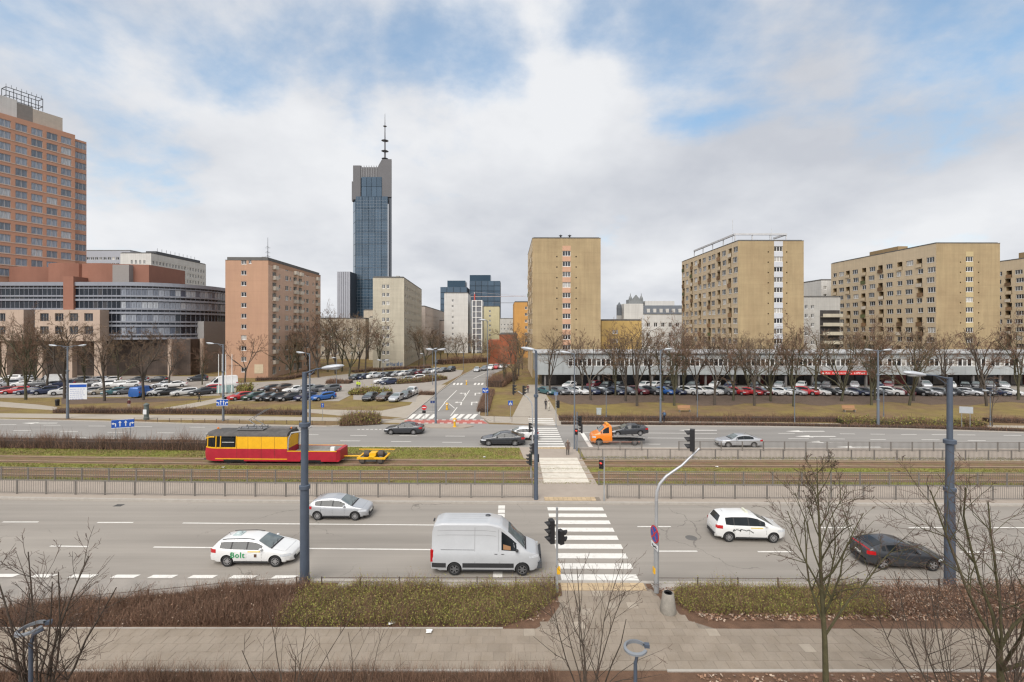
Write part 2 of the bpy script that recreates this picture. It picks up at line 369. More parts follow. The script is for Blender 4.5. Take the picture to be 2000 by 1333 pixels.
# side street
SL = [G(780, 829), G(794, 818), G(826, 791), G(860, 764), G(896, 738), G(910, 730), G(928, 721), G(960, 712)]
SR = [G(1000, 709), G(985, 722), G(962, 732), G(954, 746), G(946, 768), G(936, 810), G(955, 829)]
side_street = sheet('side_street', SL+SR, .018, asphalt_far, world=True)
kerb_line(SL[1:7]); kerb_line(SR[1:6])
b = MB(); isl = [G(828, 829.2), G(905, 830.5), G(925, 834), G(905, 837.5), G(840, 837), G(826, 834)]
b.prism(isl[::-1], 0, .14); tag(b.build('traffic_island', paver), kind='structure')
# paths, lots, beds beyond the avenue
sheet('footpath', [(-200, 808), (0, 808), (400, 812), (700, 817), (790, 821), (790, 827), (745, 826), (660, 823), (300, 820), (0, 816), (-200, 813)], .03, path_m)
sheet('footpath', [(-200, 783), (0, 785), (75, 791), (112, 796), (110, 802), (0, 795), (-200, 790)], .03, path_m)
sheet('footpath', [(318, 798), (372, 789), (438, 776), (475, 776), (400, 792), (362, 799)], .03, path_m)
sheet('footpath', [(600, 800), (745, 803), (800, 792), (806, 786), (815, 775), (860, 752), (872, 752), (842, 776), (812, 803), (792, 817), (745, 813), (660, 812), (600, 806)], .034, path_m)
sheet('footpath', [(938, 813), (1000, 815), (1090, 815), (1180, 822), (2300, 836), (2300, 843), (1640, 829), (1180, 826), (1090, 831), (1010, 827), (955, 826)], .03, path_m)
sheet('footpath', [(1000, 816), (1026, 765), (1030, 752), (1060, 752), (1066, 770), (1092, 816)], .036, path_m)
sheet('car_park', [(-400, 730), (430, 736), (433, 757), (430, 773), (300, 775), (-400, 781)], .03, lot_m)
sheet('car_park', [(436, 784), (662, 784), (690, 770), (812, 775), (862, 752), (900, 733), (905, 724), (860, 719), (680, 731), (560, 744), (440, 750)], .03, lot_m)
sheet('car_park', [(690, 781), (812, 786), (815, 772), (690, 768)], .037, lot_m)
sheet('car_park', [(1055, 769), (2000, 774), (2400, 778), (2400, 752), (1500, 750), (1055, 750)], .03, lot_m)
_r = random.Random(5)
sheet('bare_earth', [(1062, 768), (2000, 773), (2400, 776), (2400, 788)]+[(2390-q*26, 789.5+_r.uniform(-2.2, 2.2)+2*math.sin(q*.7)) for q in range(50)]+[(1080, 780)], .02, dirt_m)
sheet('bare_earth', [(120, 778), (440, 779), (300, 786), (120, 790)], .02, dirt_m)

# painted markings: each line, stripe and arrow is a sheet of its own on its road
def mark(parent, p0, p1, w, z, m=None, name='lane_marking'):
    (x0, y0), (x1, y1) = p0, p1; t = Vector((x1-x0, y1-y0)).normalized(); n = Vector((-t.y, t.x))*w/2
    b = MB(); b.face([(x0-n.x, y0-n.y, z), (x1-n.x, y1-n.y, z), (x1+n.x, y1+n.y, z), (x0+n.x, y0+n.y, z)])
    return b.build(name, m or white_p, parent)
for x0, x1, y0, y1 in ((5, 75, 1020, 1020), (190, 260, 1021, 1021), (357, 850, 1022, 1026), (1245, 1310, 1029, 1029), (1600, 1665, 1031, 1031), (1775, 1842, 1031, 1031), (1935, 2010, 1031, 1031),
                       (98, 172, 1067, 1068), (300, 842, 1069, 1074), (1285, 1362, 1077, 1077), (1480, 1548, 1078, 1078), (1680, 1745, 1079, 1079), (1875, 1960, 1079, 1079)):
    mark(road, G(x0, y0), G(x1, y1), .13, .005)
for x0, x1 in ((-40, 22), (55, 98), (130, 178), (215, 262), (288, 337), (367, 416), (447, 495), (530, 575)):
    (xa, _), (xb, _) = G(x0, 1129), G(x1, 1129); b = MB(); ya, yb = 24.50+warp(xa)*.4, 24.82+warp(xa)*.4
    b.face([(xa, ya, .0155), (xb, ya, .0155), (xb+.12, yb, .0155), (xa+.12, yb, .0155)]); b.build('lane_marking', white_p, road)
y = 24.7
while y < 34.4:
    b = MB(); b.face([(-1.02, y, .0055), (-.52, y, .0055), (-.52, y+.62, .0055), (-1.02, y+.62, .0055)]); b.build('stop_line_dash', white_p, road); y += .78
for k in range(9):
    y = 24.42+k*1.165; b = MB(); b.face([(2.63, y, .0055), (6.73, y-.03, .0055), (6.73, y+.57, .0055), (2.63, y+.60, .0055)]); b.build('zebra_stripe', white_p, road)
for k in range(9):
    y = 51.55+k*1.16; b = MB(); b.face([(2.65, y, .0175), (5.95, y, .0175), (5.95, y+.58, .0175), (2.65, y+.58, .0175)]); b.build('zebra_stripe', white_p, far_road)
for k in range(4):
    y = 63.4+k*1.25; b = MB(); b.face([(2.4, y, .0435), (6.0, y, .0435), (6.0, y+.6, .0435), (2.4, y+.6, .0435)]); b.build('zebra_stripe', white_p, far_road)
for x0, x1, y0 in ((-20, 32, 829.5), (85, 118, 831), (173, 206, 832.7), (263, 297, 834), (370, 400, 835), (25, 60, 841.5), (117, 152, 843), (210, 245, 845), (307, 340, 846), (402, 436, 847), (140, 168, 855), (205, 235, 856.5), (335, 368, 857.5),
                   (598, 622, 849.6), (684, 716, 851), (870, 908, 852.4), (664, 704, 861.6), (764, 803, 863), (864, 902, 864.4), (780, 815, 851.6), (500, 535, 848.6),
                   (1520, 1552, 847), (1640, 1670, 848), (1700, 1728, 848.5), (1760, 1790, 849), (1820, 1850, 849.5), (1870, 1905, 850), (1960, 1995, 851), (1540, 1580, 857.5), (1620, 1650, 858), (1700, 1730, 859), (1800, 1835, 859.5), (1890, 1925, 861), (1500, 1545, 875), (1700, 1780, 876), (1250, 1290, 868), (1250, 1290, 875),
                   (1135, 1400, 845.6), (1250, 1480, 856)):
    mark(far_road, G(x0, y0), G(x1, y0+(x1-x0)*.006), .14, .0172)
for k in range(7):
    x = 698+k*8.5; mark(far_road, G(x, 839.2), G(x+5, 839.2), .25, .0172)
mark(far_road, G(1136, 845), G(1157, 878), .5, .0172, name='stop_line')
def arrow(parent, px, py, rz, L=3.2, w=.42, z=.0178, bent=0):
    x, y = G(px, py); b = MB(); b.T = Matrix.Translation((x, y, 0)) @ Matrix.Rotation(rz, 4, 'Z')
    if bent:
        b.face([(-.11, 0, z), (.11, 0, z), (.11, L*.55, z), (-.11, L*.55, z)])
        s = bent; q = [(s*.11, L*.47, z), (s*.7, L*.47, z), (s*.7, L*.55, z), (s*.11, L*.55, z)]; b.face(q if s > 0 else q[::-1])
        q = [(s*.7, L*.38, z), (s*1.25, L*.51, z), (s*.7, L*.64, z)]; b.face(q if s > 0 else q[::-1])
    else:
        b.face([(-w*.3, 0, z), (w*.3, 0, z), (w*.3, L*.62, z), (-w*.3, L*.62, z)]); b.face([(-w, L*.6, z), (w, L*.6, z), (0, L, z)])
    return b.build('painted_arrow', white_p, parent)
for px, py, r in ((112, 827, R(90)), (1610, 843, R(90)), (1632, 853, R(90)), (1655, 864, R(90)), (1720, 874, R(90)), (1400, 841, R(90)), (190, 861, R(90))):
    arrow(far_road, px, py, r, 5.0, .5)
for px, py, bt in ((900, 792, -1), (921, 792, 1), (908, 773, -1), (928, 773, 1)):
    arrow(side_street, px, py, R(4), 6.0, z=.0235, bent=bt)
for p0, p1 in (((868, 787), (892, 763)), ((903, 784), (917, 763)), ((856, 803), (869, 787)), ((877, 789), (888, 798)), ((880, 813), (893, 796)), ((925, 740), (948, 729)), ((818, 805), (850, 805))):
    mark(side_street, G(*p0), G(*p1), .15, .0235)
for c0 in (796, 809, 822, 836, 878, 890, 904, 916):
    (xa, ya), (xb, yb) = G(c0, 818.5), G(c0+9, 818.5); (xc, yc), (xd, yd) = G(c0+10, 809.5), G(c0+18, 809.5)
    b = MB(); b.face([(xa, ya, .0235), (xb, yb, .0235), (xd, yd, .0235), (xc, yc, .0235)]); b.build('zebra_stripe', white_p, side_street)
for c0 in (884, 891, 898, 925, 932, 939):
    (xa, ya), (xb, yb) = G(c0, 752.5), G(c0+4.2, 752.5); (xc, yc), (xd, yd) = G(c0+2, 748.5), G(c0+6, 748.5)
    b = MB(); b.face([(xa, ya, .0235), (xb, yb, .0235), (xd, yd, .0235), (xc, yc, .0235)]); b.build('zebra_stripe', white_p, side_street)
rb = sheet('cycle_crossing', [(780, 827.5), (953, 828), (940, 820.5), (792, 820.5)], .022, red_p)
for row, y0 in ((0, 821), (1, 827)):
    for k in range(11):
        x = 784+k*15+(4 if row == 0 else 0); mark(rb, G(x, y0), G(x+7.5, y0), .42, .0275)
# tactile strips
for x0, x1, y0, y1, z in ((2.5, 6.9, 23.25, 23.95, .128), (2.5, 6.8, 35.25, 36.0, .156), (2.4, 6.2, 50.3, 50.9, .156)):
    t = tag(strip('tactile_strip', y0, y1, x0, x1, z-.005, joint_m, warp_on=False, skirt=.02), kind='structure')
    n = int((x1-x0)/.36)
    me = MB().box(0, 0, -.03, .34, (y1-y0)/2-.015, .012).mesh('tactile_tile', yellow_tac)
    for i in range(n):
        for j in range(2): inst('tactile_tile', me, t, (x0+i*.36+.01, y0+j*(y1-y0)/2+.005, z-.004))

# near footway: slabs laid one by one where they can be told apart
APR = [G(1040, 1243, .12), G(1420, 1248, .12), G(1345, 1212, .12), G(1292, 1172, .12), G(1272, 1150, .12), G(1100, 1150, .12), G(1092, 1185, .12), G(1070, 1215, .12)]
def inside(p, poly):
    x, y = p; c = False
    for (x0, y0), (x1, y1) in zip(poly, poly[1:]+poly[:1]):
        if (y0 > y) != (y1 > y) and x < (x1-x0)*(y-y0)/(y1-y0)+x0: c = not c
    return c
foot = strip('footpath', 17.85, 20.32, -46, 46, .112, joint_m, warp_on=False)
sheet('path_apron', [(APR[0][0], 20.2)]+[(APR[1][0], 20.2)]+APR[2:], .110, joint_m, world=True)
cells = []
for j in range(13):
    y0 = 17.88+j*.488; off = .25*(j % 2)
    for i in range(-92, 93):
        x0 = i*.5+off; c = (x0+.25, y0+.244)
        if y0 < 20.0: ok = abs(c[0]) < 24
        else: ok = inside(c, APR) and y0 < 23.1
        if ok: cells.append((x0, y0, 1 if y0 < 20.0 else 2))
cells.sort(key=lambda c: (abs(c[0]-4.5)*.9+abs(c[1]-20)*.4))
sm = [MB().box(.006, .006, -.05, .494, .482, .0, 0).mesh('paving_slab', q) for q in (slab_m, slab_l)]
rest = MB()
for k, (x0, y0, kd) in enumerate(cells):
    tiltz = rng.uniform(-.004, .003); pale = rng.random() < (.05 if kd == 1 and 0 < x0 < 10 else .10 if kd == 2 else .008)
    if k < 300: inst('paving_slab', sm[1 if pale else 0], foot, (x0, y0, .122+tiltz), rot=(rng.uniform(-.006, .006), rng.uniform(-.006, .006), 0))
    else: rest.box(x0+.006, y0+.006, .06, x0+.494, y0+.482, .122+tiltz)
tag(rest.build('paving_slabs', slab_m, foot), kind='stuff')
kerb_line([(-46, 17.82), (1.4, 17.82)], .1, .15, 'kerb'); kerb_line([(6.0, 17.82), (46, 17.82)], .1, .15, 'kerb')
kerb_line([(-46, 20.36), (-.4, 20.36)], .08, .135, 'kerb')
strip('gravel_verge', 23.35, 24.0, -9.0, 2.3, .112, kerb_m, warp_on=False); strip('gravel_verge', 23.35, 24.0, 7.2, 46, .112, kerb_m, warp_on=False)
for px_, py_ in ((700, 986.5), (1420, 991), (240, 984)):
    gx, gy = G(px_, py_); gy -= .35; t_ = thing('drain_grate', 'iron drain grate at the median kerb %s' % {700: 'beyond the silver hatchback', 1420: 'beyond the white people carrier', 240: 'behind the corner tree'}[px_], 'drain', (gx, gy, .002), 0, 'drain grates in the gutter')
    MB().box(-.3, -.22, -.02, .3, .22, .004).build('frame', mat('cast_iron', (.12, .115, .11), .8), t_)
    for k_ in range(6): MB().box(-.26+k_*.095, -.18, .004, -.21+k_*.095, .18, .007).build('bar', mat('grate_dark', (.03, .03, .03), .8), t_)
# manhole cover on the carriageway
mx, my = G(1350, 1051); mh = MB(); mh.lathe([(.36, 0), (.36, .006), (.30, .006), (.30, .004), (0, .004)], 24); tag(mh.build('manhole_cover', mat('cast_iron', (.12, .115, .11), .8), None, loc=(mx, my, .001)), 'round iron manhole cover in the middle lane of the near carriageway', 'manhole')
# ------------------------------------------------------------------ buildings
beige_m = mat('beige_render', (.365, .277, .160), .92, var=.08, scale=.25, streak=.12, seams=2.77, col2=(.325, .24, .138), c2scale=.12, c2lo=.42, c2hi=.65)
beige_s = mat('beige_side_render_lifted', (.57, .46, .32), .92, var=.07, scale=.3, streak=.10, seams=2.77)  # paler side render, colour lifted further against shade on the long sides
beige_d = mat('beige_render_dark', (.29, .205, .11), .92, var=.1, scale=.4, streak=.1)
salmon_m = mat('salmon_render', (.425, .258, .172), .92, var=.06, scale=.2, streak=.07, seams=2.86, col2=(.39, .235, .16), c2scale=.1)
salmon_p = mat('salmon_side_lifted', (.58, .40, .30), .92, var=.06, scale=.2, streak=.08)  # side wall painted lighter to make up for the shade it stands in
cream_m = mat('cream_render', (.47, .43, .345), .92, var=.08, scale=.25, streak=.12, seams=2.7)
whiteb_m = mat('white_render', (.56, .55, .53), .9, var=.06, scale=.3, streak=.10, seams=2.8)
greyb_m = mat('grey_render', (.42, .41, .39), .9, var=.08, scale=.3, streak=.12, seams=2.8)
yellow_m = mat('ochre_render', (.52, .36, .14), .92, var=.06, scale=.3, streak=.08)
paleyel_m = mat('pale_yellow_render', (.50, .45, .29), .92, var=.06, scale=.3, streak=.08)
orange_m = mat('orange_render', (.52, .28, .09), .92, var=.06, scale=.3, streak=.08)
redbrick_m = mat('red_brick', (.29, .095, .05), .92, var=.12, scale=.8, fine=.12, fscale=9, streak=.12)
hotel_m = mat('hotel_brick', (.46, .255, .175), .9, var=.07, scale=.4, fine=.06, fscale=6)
stone_m = mat('pink_stone', (.42, .325, .26), .85, var=.08, scale=.6, streak=.06)
roof_m = mat('roof_felt', (.12, .115, .11), .9, var=.15, scale=.6)
silver_m = mat('aluminium_band', (.26, .275, .315), .4, metal=.2, var=.05, scale=.5, streak=.05)
steel_dk = mat('dark_steel', (.075, .078, .085), .5, metal=.4, var=.1, scale=2)
white_f = mat('white_frame', (.74, .74, .73), .6, var=.05, scale=3)
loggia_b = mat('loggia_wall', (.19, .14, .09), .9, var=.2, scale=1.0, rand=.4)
par_a = mat('parapet_paint', (.20, .12, .065), .85, var=.12, scale=2, rand=.45)
par_w = mat('parapet_white', (.58, .52, .44), .85, var=.08, scale=2, rand=.12)
par_g = mat('parapet_green', (.10, .115, .05), .85, var=.12, scale=2, rand=.4)
clad_m = mat('white_cladding', (.34, .36, .365), .6, var=.05, scale=.5, rand=.07, streak=.10)
shop_m = mat('shop_dark', (.055, .050, .048), .4, var=.3, scale=.6, spec=.5)
blue_gl = mat('tower_glass', (.098, .142, .190), .12, metal=.5, var=.10, scale=.035, rand=.14, spec=.6)
blue_gd = mat('tower_glass_dark', (.055, .095, .135), .10, metal=.55, var=.10, scale=.035, rand=.2, spec=.6)
tower_gr = mat('tower_grey', (.115, .112, .118), .6, metal=.15, var=.08, scale=.05)
lilac_gl = mat('pale_curtain_wall', (.36, .365, .40), .3, metal=.2, var=.08, scale=.08)
slate_m = mat('slate_roof', (.095, .105, .12), .6, var=.12, scale=.6)
pane_r = pane_mat('room_pane', [(0, (.012, .013, .016)), (.48, (.03, .03, .034)), (.62, (.12, .115, .11)), (.76, (.42, .40, .37)), (.90, (.05, .045, .04))])
pane_h = pane_mat('hotel_pane', [(0, (.25, .29, .35)), (.4, (.19, .225, .28)), (.7, (.40, .43, .46)), (.85, (.14, .17, .21))], rough=.1)
pane_o = pane_mat('office_pane', [(0, (.012, .016, .024)), (.5, (.02, .026, .036)), (.85, (.05, .05, .055))], rough=.05, spec=.45)
pane_c = pane_mat('printed_sky_pane', [(0, (.20, .22, .26)), (.3, (.26, .28, .32)), (.55, (.12, .135, .17)), (.75, (.34, .36, .39)), (.9, (.06, .075, .11))], rough=.08, spec=.8)  # printed film plus painted sky reflection on the curved front

def wall_open(mb, o, du, w, h, rects, m=0, mr=None):
    """one wall face with real openings; each rect (u0, v0, u1, v1, depth) gets reveals"""
    mr = m if mr is None else mr
    du = Vector((du[0], du[1], 0)).normalized(); n = Vector((du.y, -du.x, 0)); o = Vector(o)
    P = lambda u, v, d=0.0: tuple(o+du*u+Vector((0, 0, v))-n*d)
    rects = [(max(0, r[0]), max(0, r[1]), min(w, r[2]), min(h, r[3]), r[4]) for r in rects]
    vs_ = sorted({0.0, h, *[round(r[1], 4) for r in rects], *[round(r[3], 4) for r in rects]})
    for v0, v1 in zip(vs_, vs_[1:]):
        if v1-v0 < 1e-4: continue
        vm = (v0+v1)/2; cuts = sorted((r[0], r[2]) for r in rects if r[1] < vm < r[3]); u = 0.0
        for a, c in cuts+[(w, w)]:
            if a-u > 1e-4: mb.face([P(u, v0), P(a, v0), P(a, v1), P(u, v1)], m)
            u = max(u, c)
    for u0, v0, u1, v1, d in rects:
        mb.face([P(u0, v0), P(u1, v0), P(u1, v0, d), P(u0, v0, d)], mr); mb.face([P(u0, v1, d), P(u1, v1, d), P(u1, v1), P(u0, v1)], mr)
        mb.face([P(u0, v0, d), P(u0, v1, d), P(u0, v1), P(u0, v0)], mr); mb.face([P(u1, v0), P(u1, v1), P(u1, v1, d), P(u1, v0, d)], mr)
_wm = {}
def window(parent, o, du, u0, v0, w, h, d, lights=2, frame=None, pane=None, sill=True, tiny=False, transom=False, name='window'):
    frame = frame or white_f; pane = pane or pane_r; w, h = round(w, 2), round(h, 2); key = (w, h, lights, frame.name, pane.name, sill, tiny, transom)
    if key not in _wm:
        t = .10 if not tiny else .12; b = MB()
        b.box(0, 0, 0, t, .07, h); b.box(w-t, 0, 0, w, .07, h); b.box(t, 0, 0, w-t, .07, t); b.box(t, 0, h-t, w-t, .07, h)
        for i in range(1, lights):
            x = w*i/lights; b.box(x-t*.6, .002, t, x+t*.6, .068, h-t)
        if transom: b.box(t, .004, h*.68, w-t, .066, h*.68+t*.8)
        if sill: b.box(-.06, -.18, -.05, w+.06, -.002, -.005)
        if tiny: b.face([(t, .05, t), (w-t, .05, t), (w-t, .05, h-t), (t, .05, h-t)], 1)
        p = MB().face([(t, .045, t), (w-t, .045, t), (w-t, .045, h-t), (t, .045, h-t)])
        _wm[key] = (b.mesh('window', [frame, pane]), p.mesh('pane', pane))
    du = Vector((du[0], du[1], 0)).normalized(); n = Vector((du.y, -du.x, 0)); p = Vector(o)+du*u0+Vector((0, 0, v0))-n*d
    f = inst(name, _wm[key][0], parent, tuple(p), math.atan2(du.y, du.x))
    if not tiny: inst('pane', _wm[key][1], f)
    return f
_bm = {}
def balcony(parent, o, du, u0, v0, w, h, depth, pm, back=None, proud=0.0, par_h=1.0):
    """recessed balcony: back wall with a glazed door, floor slab and its own parapet"""
    back = back or loggia_b; key = (round(w, 2), round(h, 2), round(depth, 2), back.name)
    if key not in _bm:
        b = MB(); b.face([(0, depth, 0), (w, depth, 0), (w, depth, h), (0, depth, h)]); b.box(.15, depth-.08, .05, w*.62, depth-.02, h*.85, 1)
        q = MB().box(0, 0, 0, w, .09, par_h); q.box(-.03, -.03, par_h, w+.03, .12, par_h+.06)
        _bm[key] = (b.mesh('balcony', [back, pane_r]), q.mesh('parapet', pm), )
    du = Vector((du[0], du[1], 0)).normalized(); n = Vector((du.y, -du.x, 0)); p = Vector(o)+du*u0+Vector((0, 0, v0))
    f = inst('balcony', _bm[key][0], parent, tuple(p), math.atan2(du.y, du.x))
    inst('parapet', _bm[key][1], f, (0, -proud+.02, -.02), mat=pm)
    return f
def shell(mb, W, L, Ht, faces, m=0):
    """plain closing walls of a block: faces lists which of back/left/right stay without openings"""
    if 'back' in faces: mb.face([(W, L, 0), (0, L, 0), (0, L, Ht), (W, L, Ht)], m)
    if 'left' in faces: mb.face([(0, L, 0), (0, 0, 0), (0, 0, Ht), (0, L, Ht)], m)
    if 'right' in faces: mb.face([(W, 0, 0), (W, L, 0), (W, L, Ht), (W, 0, Ht)], m)
    if 'front' in faces: mb.face([(0, 0, 0), (W, 0, 0), (W, 0, Ht), (0, 0, Ht)], m)
def roof_part(parent, W, L, z, m=None, par=.35, over=.05):
    b = MB(); b.box(-over, -over, z, W+over, L+over, z+.14); b.box(.3, .3, z+.14, W-.3, L-.3, z+par)
    return b.build('roof', m or roof_m, parent)

def tower_block(label, loc, W, L, Ht, st, zlow, n, side, gable_u, gable_w, cols, wallm, rz=R(.5), strip_m=None, strip=None, vents=(), glz=.3, seed=1, stag=.35, par_m=None, deep=1.3, zig=True):
    """slab block: blind gable with a stair strip of windows, long side of windows and loggias"""
    rd = random.Random(seed); t = thing('apartment_block', label, 'apartment block', loc, rz, 'slab blocks along the avenue')
    w = MB(); rects = []
    for k in range(n): rects.append((gable_u-gable_w/2, zlow+k*st, gable_u+gable_w/2, zlow+k*st+1.35, .16))
    vr = [(u-.17, zlow+k*st-.35, u+.17, zlow+k*st+.0, .25) for u in vents for k in range(n)]
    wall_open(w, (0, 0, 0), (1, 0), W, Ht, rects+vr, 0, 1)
    for u0, v0, u1, v1, d in vr: w.face([(u0, .24, v0), (u1, .24, v0), (u1, .24, v1), (u0, .24, v1)], 2)
    o, du = ((W, 0, 0), (0, 1)) if side == 'right' else ((0, L, 0), (0, -1))
    srects = []; jobs = []
    for k in range(n):
        for i, (pos, kind) in enumerate(cols):
            sh = (stag if (k+i//2) % 2 else -stag)*.5 if zig else 0
            u = pos+sh if side == 'right' else L-pos-sh
            z = zlow+k*st
            if kind == 'w': a = (u-1.2, z-.05, u+1.2, z+1.45, .14)
            elif kind == 's': a = (u-.45, z+.1, u+.45, z+1.3, .14)
            else:
                if rd.random() < glz: a = (u-.85, z, u+.85, z+1.4, .10); kind = 'g'
                else: a = (u-.88, z-.95, u+.88, z+1.5, deep); kind = 'b'
            srects.append(a); jobs.append((kind, a))
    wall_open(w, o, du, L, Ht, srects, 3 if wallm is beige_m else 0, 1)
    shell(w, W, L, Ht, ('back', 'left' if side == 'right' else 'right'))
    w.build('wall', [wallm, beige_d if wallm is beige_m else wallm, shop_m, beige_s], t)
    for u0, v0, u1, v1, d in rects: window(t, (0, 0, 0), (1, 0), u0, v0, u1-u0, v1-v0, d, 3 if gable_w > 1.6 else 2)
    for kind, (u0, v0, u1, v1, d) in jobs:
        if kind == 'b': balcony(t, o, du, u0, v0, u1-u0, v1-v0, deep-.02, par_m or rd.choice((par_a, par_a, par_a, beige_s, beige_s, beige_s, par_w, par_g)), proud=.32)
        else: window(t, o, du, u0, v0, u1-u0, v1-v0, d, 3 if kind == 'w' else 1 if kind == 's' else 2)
    if strip:
        zs = [0.0]+[zlow+k*st for k in range(n)]; q = MB().box(0, -.03, 0, gable_w+.1, .0-.005, st-1.35-.08).mesh('stair_panel', strip_m)
        for k in range(n+1):
            inst('stair_panel', q, t, (gable_u-gable_w/2-.05, 0, (zlow+k*st-st+1.37) if k else zlow-st+1.37))
    r = roof_part(t, W, L, Ht)
    return t, r

# four beige slab blocks: window/loggia rhythm read off the photograph, near corner first
B2 = [(1.5, 'w'), (4.5, 'b'), (8.0, 'w'), (11.1, 'b'), (14.9, 'w'), (17.6, 'b'), (21.2, 'w'), (24.5, 'b'), (28.0, 'w'), (31.3, 'b'), (35.2, 'w'), (38.4, 'b')]
B3 = [(1.6, 'w'), (5.0, 'b'), (8.5, 'w'), (11.9, 'b'), (15.4, 'w'), (18.7, 'b'), (22.3, 'w'), (25.7, 'b'), (29.3, 'w'), (32.6, 'b'), (36.0, 'w'), (39.2, 'b')]
pinkstrip = mat('pink_strip', (.50, .30, .20), .9, var=.06, scale=.8); greystrip = mat('pale_strip', (.50, .51, .54), .8, var=.06, scale=.8); creamstrip = mat('cream_strip', (.45, .36, .20), .9, var=.05, scale=.8)
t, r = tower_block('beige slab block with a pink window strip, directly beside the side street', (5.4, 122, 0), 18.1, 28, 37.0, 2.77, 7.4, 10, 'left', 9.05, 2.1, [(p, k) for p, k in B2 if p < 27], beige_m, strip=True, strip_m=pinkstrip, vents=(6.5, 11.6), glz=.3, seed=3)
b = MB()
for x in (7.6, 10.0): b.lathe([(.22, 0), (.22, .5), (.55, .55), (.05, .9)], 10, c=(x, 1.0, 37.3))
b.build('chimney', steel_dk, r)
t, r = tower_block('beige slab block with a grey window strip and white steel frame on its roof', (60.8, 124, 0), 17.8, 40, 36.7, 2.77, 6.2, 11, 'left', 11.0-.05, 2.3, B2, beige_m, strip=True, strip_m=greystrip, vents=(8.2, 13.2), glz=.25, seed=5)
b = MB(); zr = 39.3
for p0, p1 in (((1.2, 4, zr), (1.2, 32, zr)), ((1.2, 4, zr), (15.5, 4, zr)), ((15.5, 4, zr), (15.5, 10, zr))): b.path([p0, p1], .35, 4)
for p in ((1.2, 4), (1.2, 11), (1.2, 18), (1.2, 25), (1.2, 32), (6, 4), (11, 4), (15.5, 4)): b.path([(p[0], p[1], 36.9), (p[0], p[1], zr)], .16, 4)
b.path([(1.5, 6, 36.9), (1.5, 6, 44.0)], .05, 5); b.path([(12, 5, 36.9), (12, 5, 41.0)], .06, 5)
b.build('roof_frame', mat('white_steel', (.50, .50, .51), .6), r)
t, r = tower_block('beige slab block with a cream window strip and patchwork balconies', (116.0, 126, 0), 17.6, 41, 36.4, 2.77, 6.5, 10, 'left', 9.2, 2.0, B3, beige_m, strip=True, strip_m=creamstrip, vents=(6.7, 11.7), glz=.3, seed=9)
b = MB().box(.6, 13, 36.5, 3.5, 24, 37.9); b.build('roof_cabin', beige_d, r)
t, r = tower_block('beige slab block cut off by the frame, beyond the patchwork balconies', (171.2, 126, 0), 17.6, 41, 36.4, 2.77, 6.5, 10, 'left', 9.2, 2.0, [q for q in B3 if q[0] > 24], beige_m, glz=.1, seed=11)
b = MB().box(.6, 13, 36.5, 3.5, 30, 38.6); b.build('roof_cabin', beige_d, r)

# salmon block
def salmon_block():
    W, L, Ht, st, n = 11.2, 36, 31.2, 2.86, 11; X0 = -75.9
    t = thing('apartment_block', 'salmon pink slab block with white balconies and a roof antenna', 'apartment block', (X0, 122, 0), R(1.7))
    w = MB(); g = [(4.1, 1.55+k*st, 5.5, 1.55+k*st+1.2, .14) for k in range(n)]+[(6.05, 1.7+10*st, 6.8, 1.7+10*st+.9, .14)]
    wall_open(w, (0, 0, 0), (1, 0), W, Ht, g, 0)
    cols = [(3.4, 'p'), (6.4, 's'), (10.8, 'w'), (13.2, 's'), (16.2, 'p'), (19.8, 'p'), (22.9, 's'), (25.2, 'w'), (29.7, 's'), (32.8, 'p')]
    o, du = (W, 0, 0), (0, 1); rr = []; jobs = []; rd = random.Random(4)
    for k in range(n):
        z = 1.3+k*st-.15
        for u, kd in cols:
            if kd == 'w': a = (u-.95, z, u+.95, z+1.4, .14)
            elif kd == 's': a = (u-.42, z+.2, u+.42, z+1.25, .14)
            else: a = (u-1.1, z-.55, u+1.1, z+1.6, .5)
            rr.append(a); jobs.append((kd, k, a))
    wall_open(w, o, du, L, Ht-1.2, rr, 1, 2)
    w.face([(W, 0, Ht-1.2), (W, L, Ht-1.2), (W, L, Ht), (W, 0, Ht)], 0)
    shell(w, W, L, Ht, ('back', 'left')); w.build('wall', [salmon_m, salmon_p, par_w], t)
    for u0, v0, u1, v1, d in g: window(t, (0, 0, 0), (1, 0), u0, v0, u1-u0, v1-v0, d, 2)
    pb = MB().box(0, -.75, .05, 1.9, -.68, 1.05).box(0, -.68, .05, .06, .45, 1.05).box(1.84, -.68, .05, 1.9, .45, 1.05).box(0, -.68, -.06, 1.9, .45, .045).mesh('parapet', par_w)
    for kd, k, (u0, v0, u1, v1, d) in jobs:
        if kd == 'p':
            f = window(t, o, du, u0+.05, v0, u1-u0-.1, v1-v0, d-.05, 3, sill=False)
            if k: inst('parapet', pb, f, (.1, -d+.06, 0))
        else: window(t, o, du, u0, v0, u1-u0, v1-v0, d, 2 if kd == 'w' else 1)
    r = roof_part(t, W, L, Ht, par=.9)
    b = MB()
    for yy in (5, 9, 13, 17, 21, 25, 29): b.box(W*.62, yy, Ht+.9, W*.62+.9, yy+1.4, Ht+1.7)
    b.build('chimney', roof_m, r)
    b = MB(); b.path([(W*.55, 10, Ht+.5), (W*.55, 10, Ht+8)], [.12, .04], 6)
    for z in (2.5, 3.6, 5.0): b.path([(W*.55-.7, 10, Ht+z), (W*.55+.7, 10, Ht+z)], .05, 4); b.path([(W*.55, 9.3, Ht+z+.3), (W*.55, 10.7, Ht+z+.3)], .05, 4)
    b.build('antenna', steel_dk, r)
    b = MB().box(7.6, -.05, 1.2, 9.9, -.004, 3.6); b.build('repaired_patch', mat('plaster_patch', (.50, .42, .30), .9), t)
salmon_block()
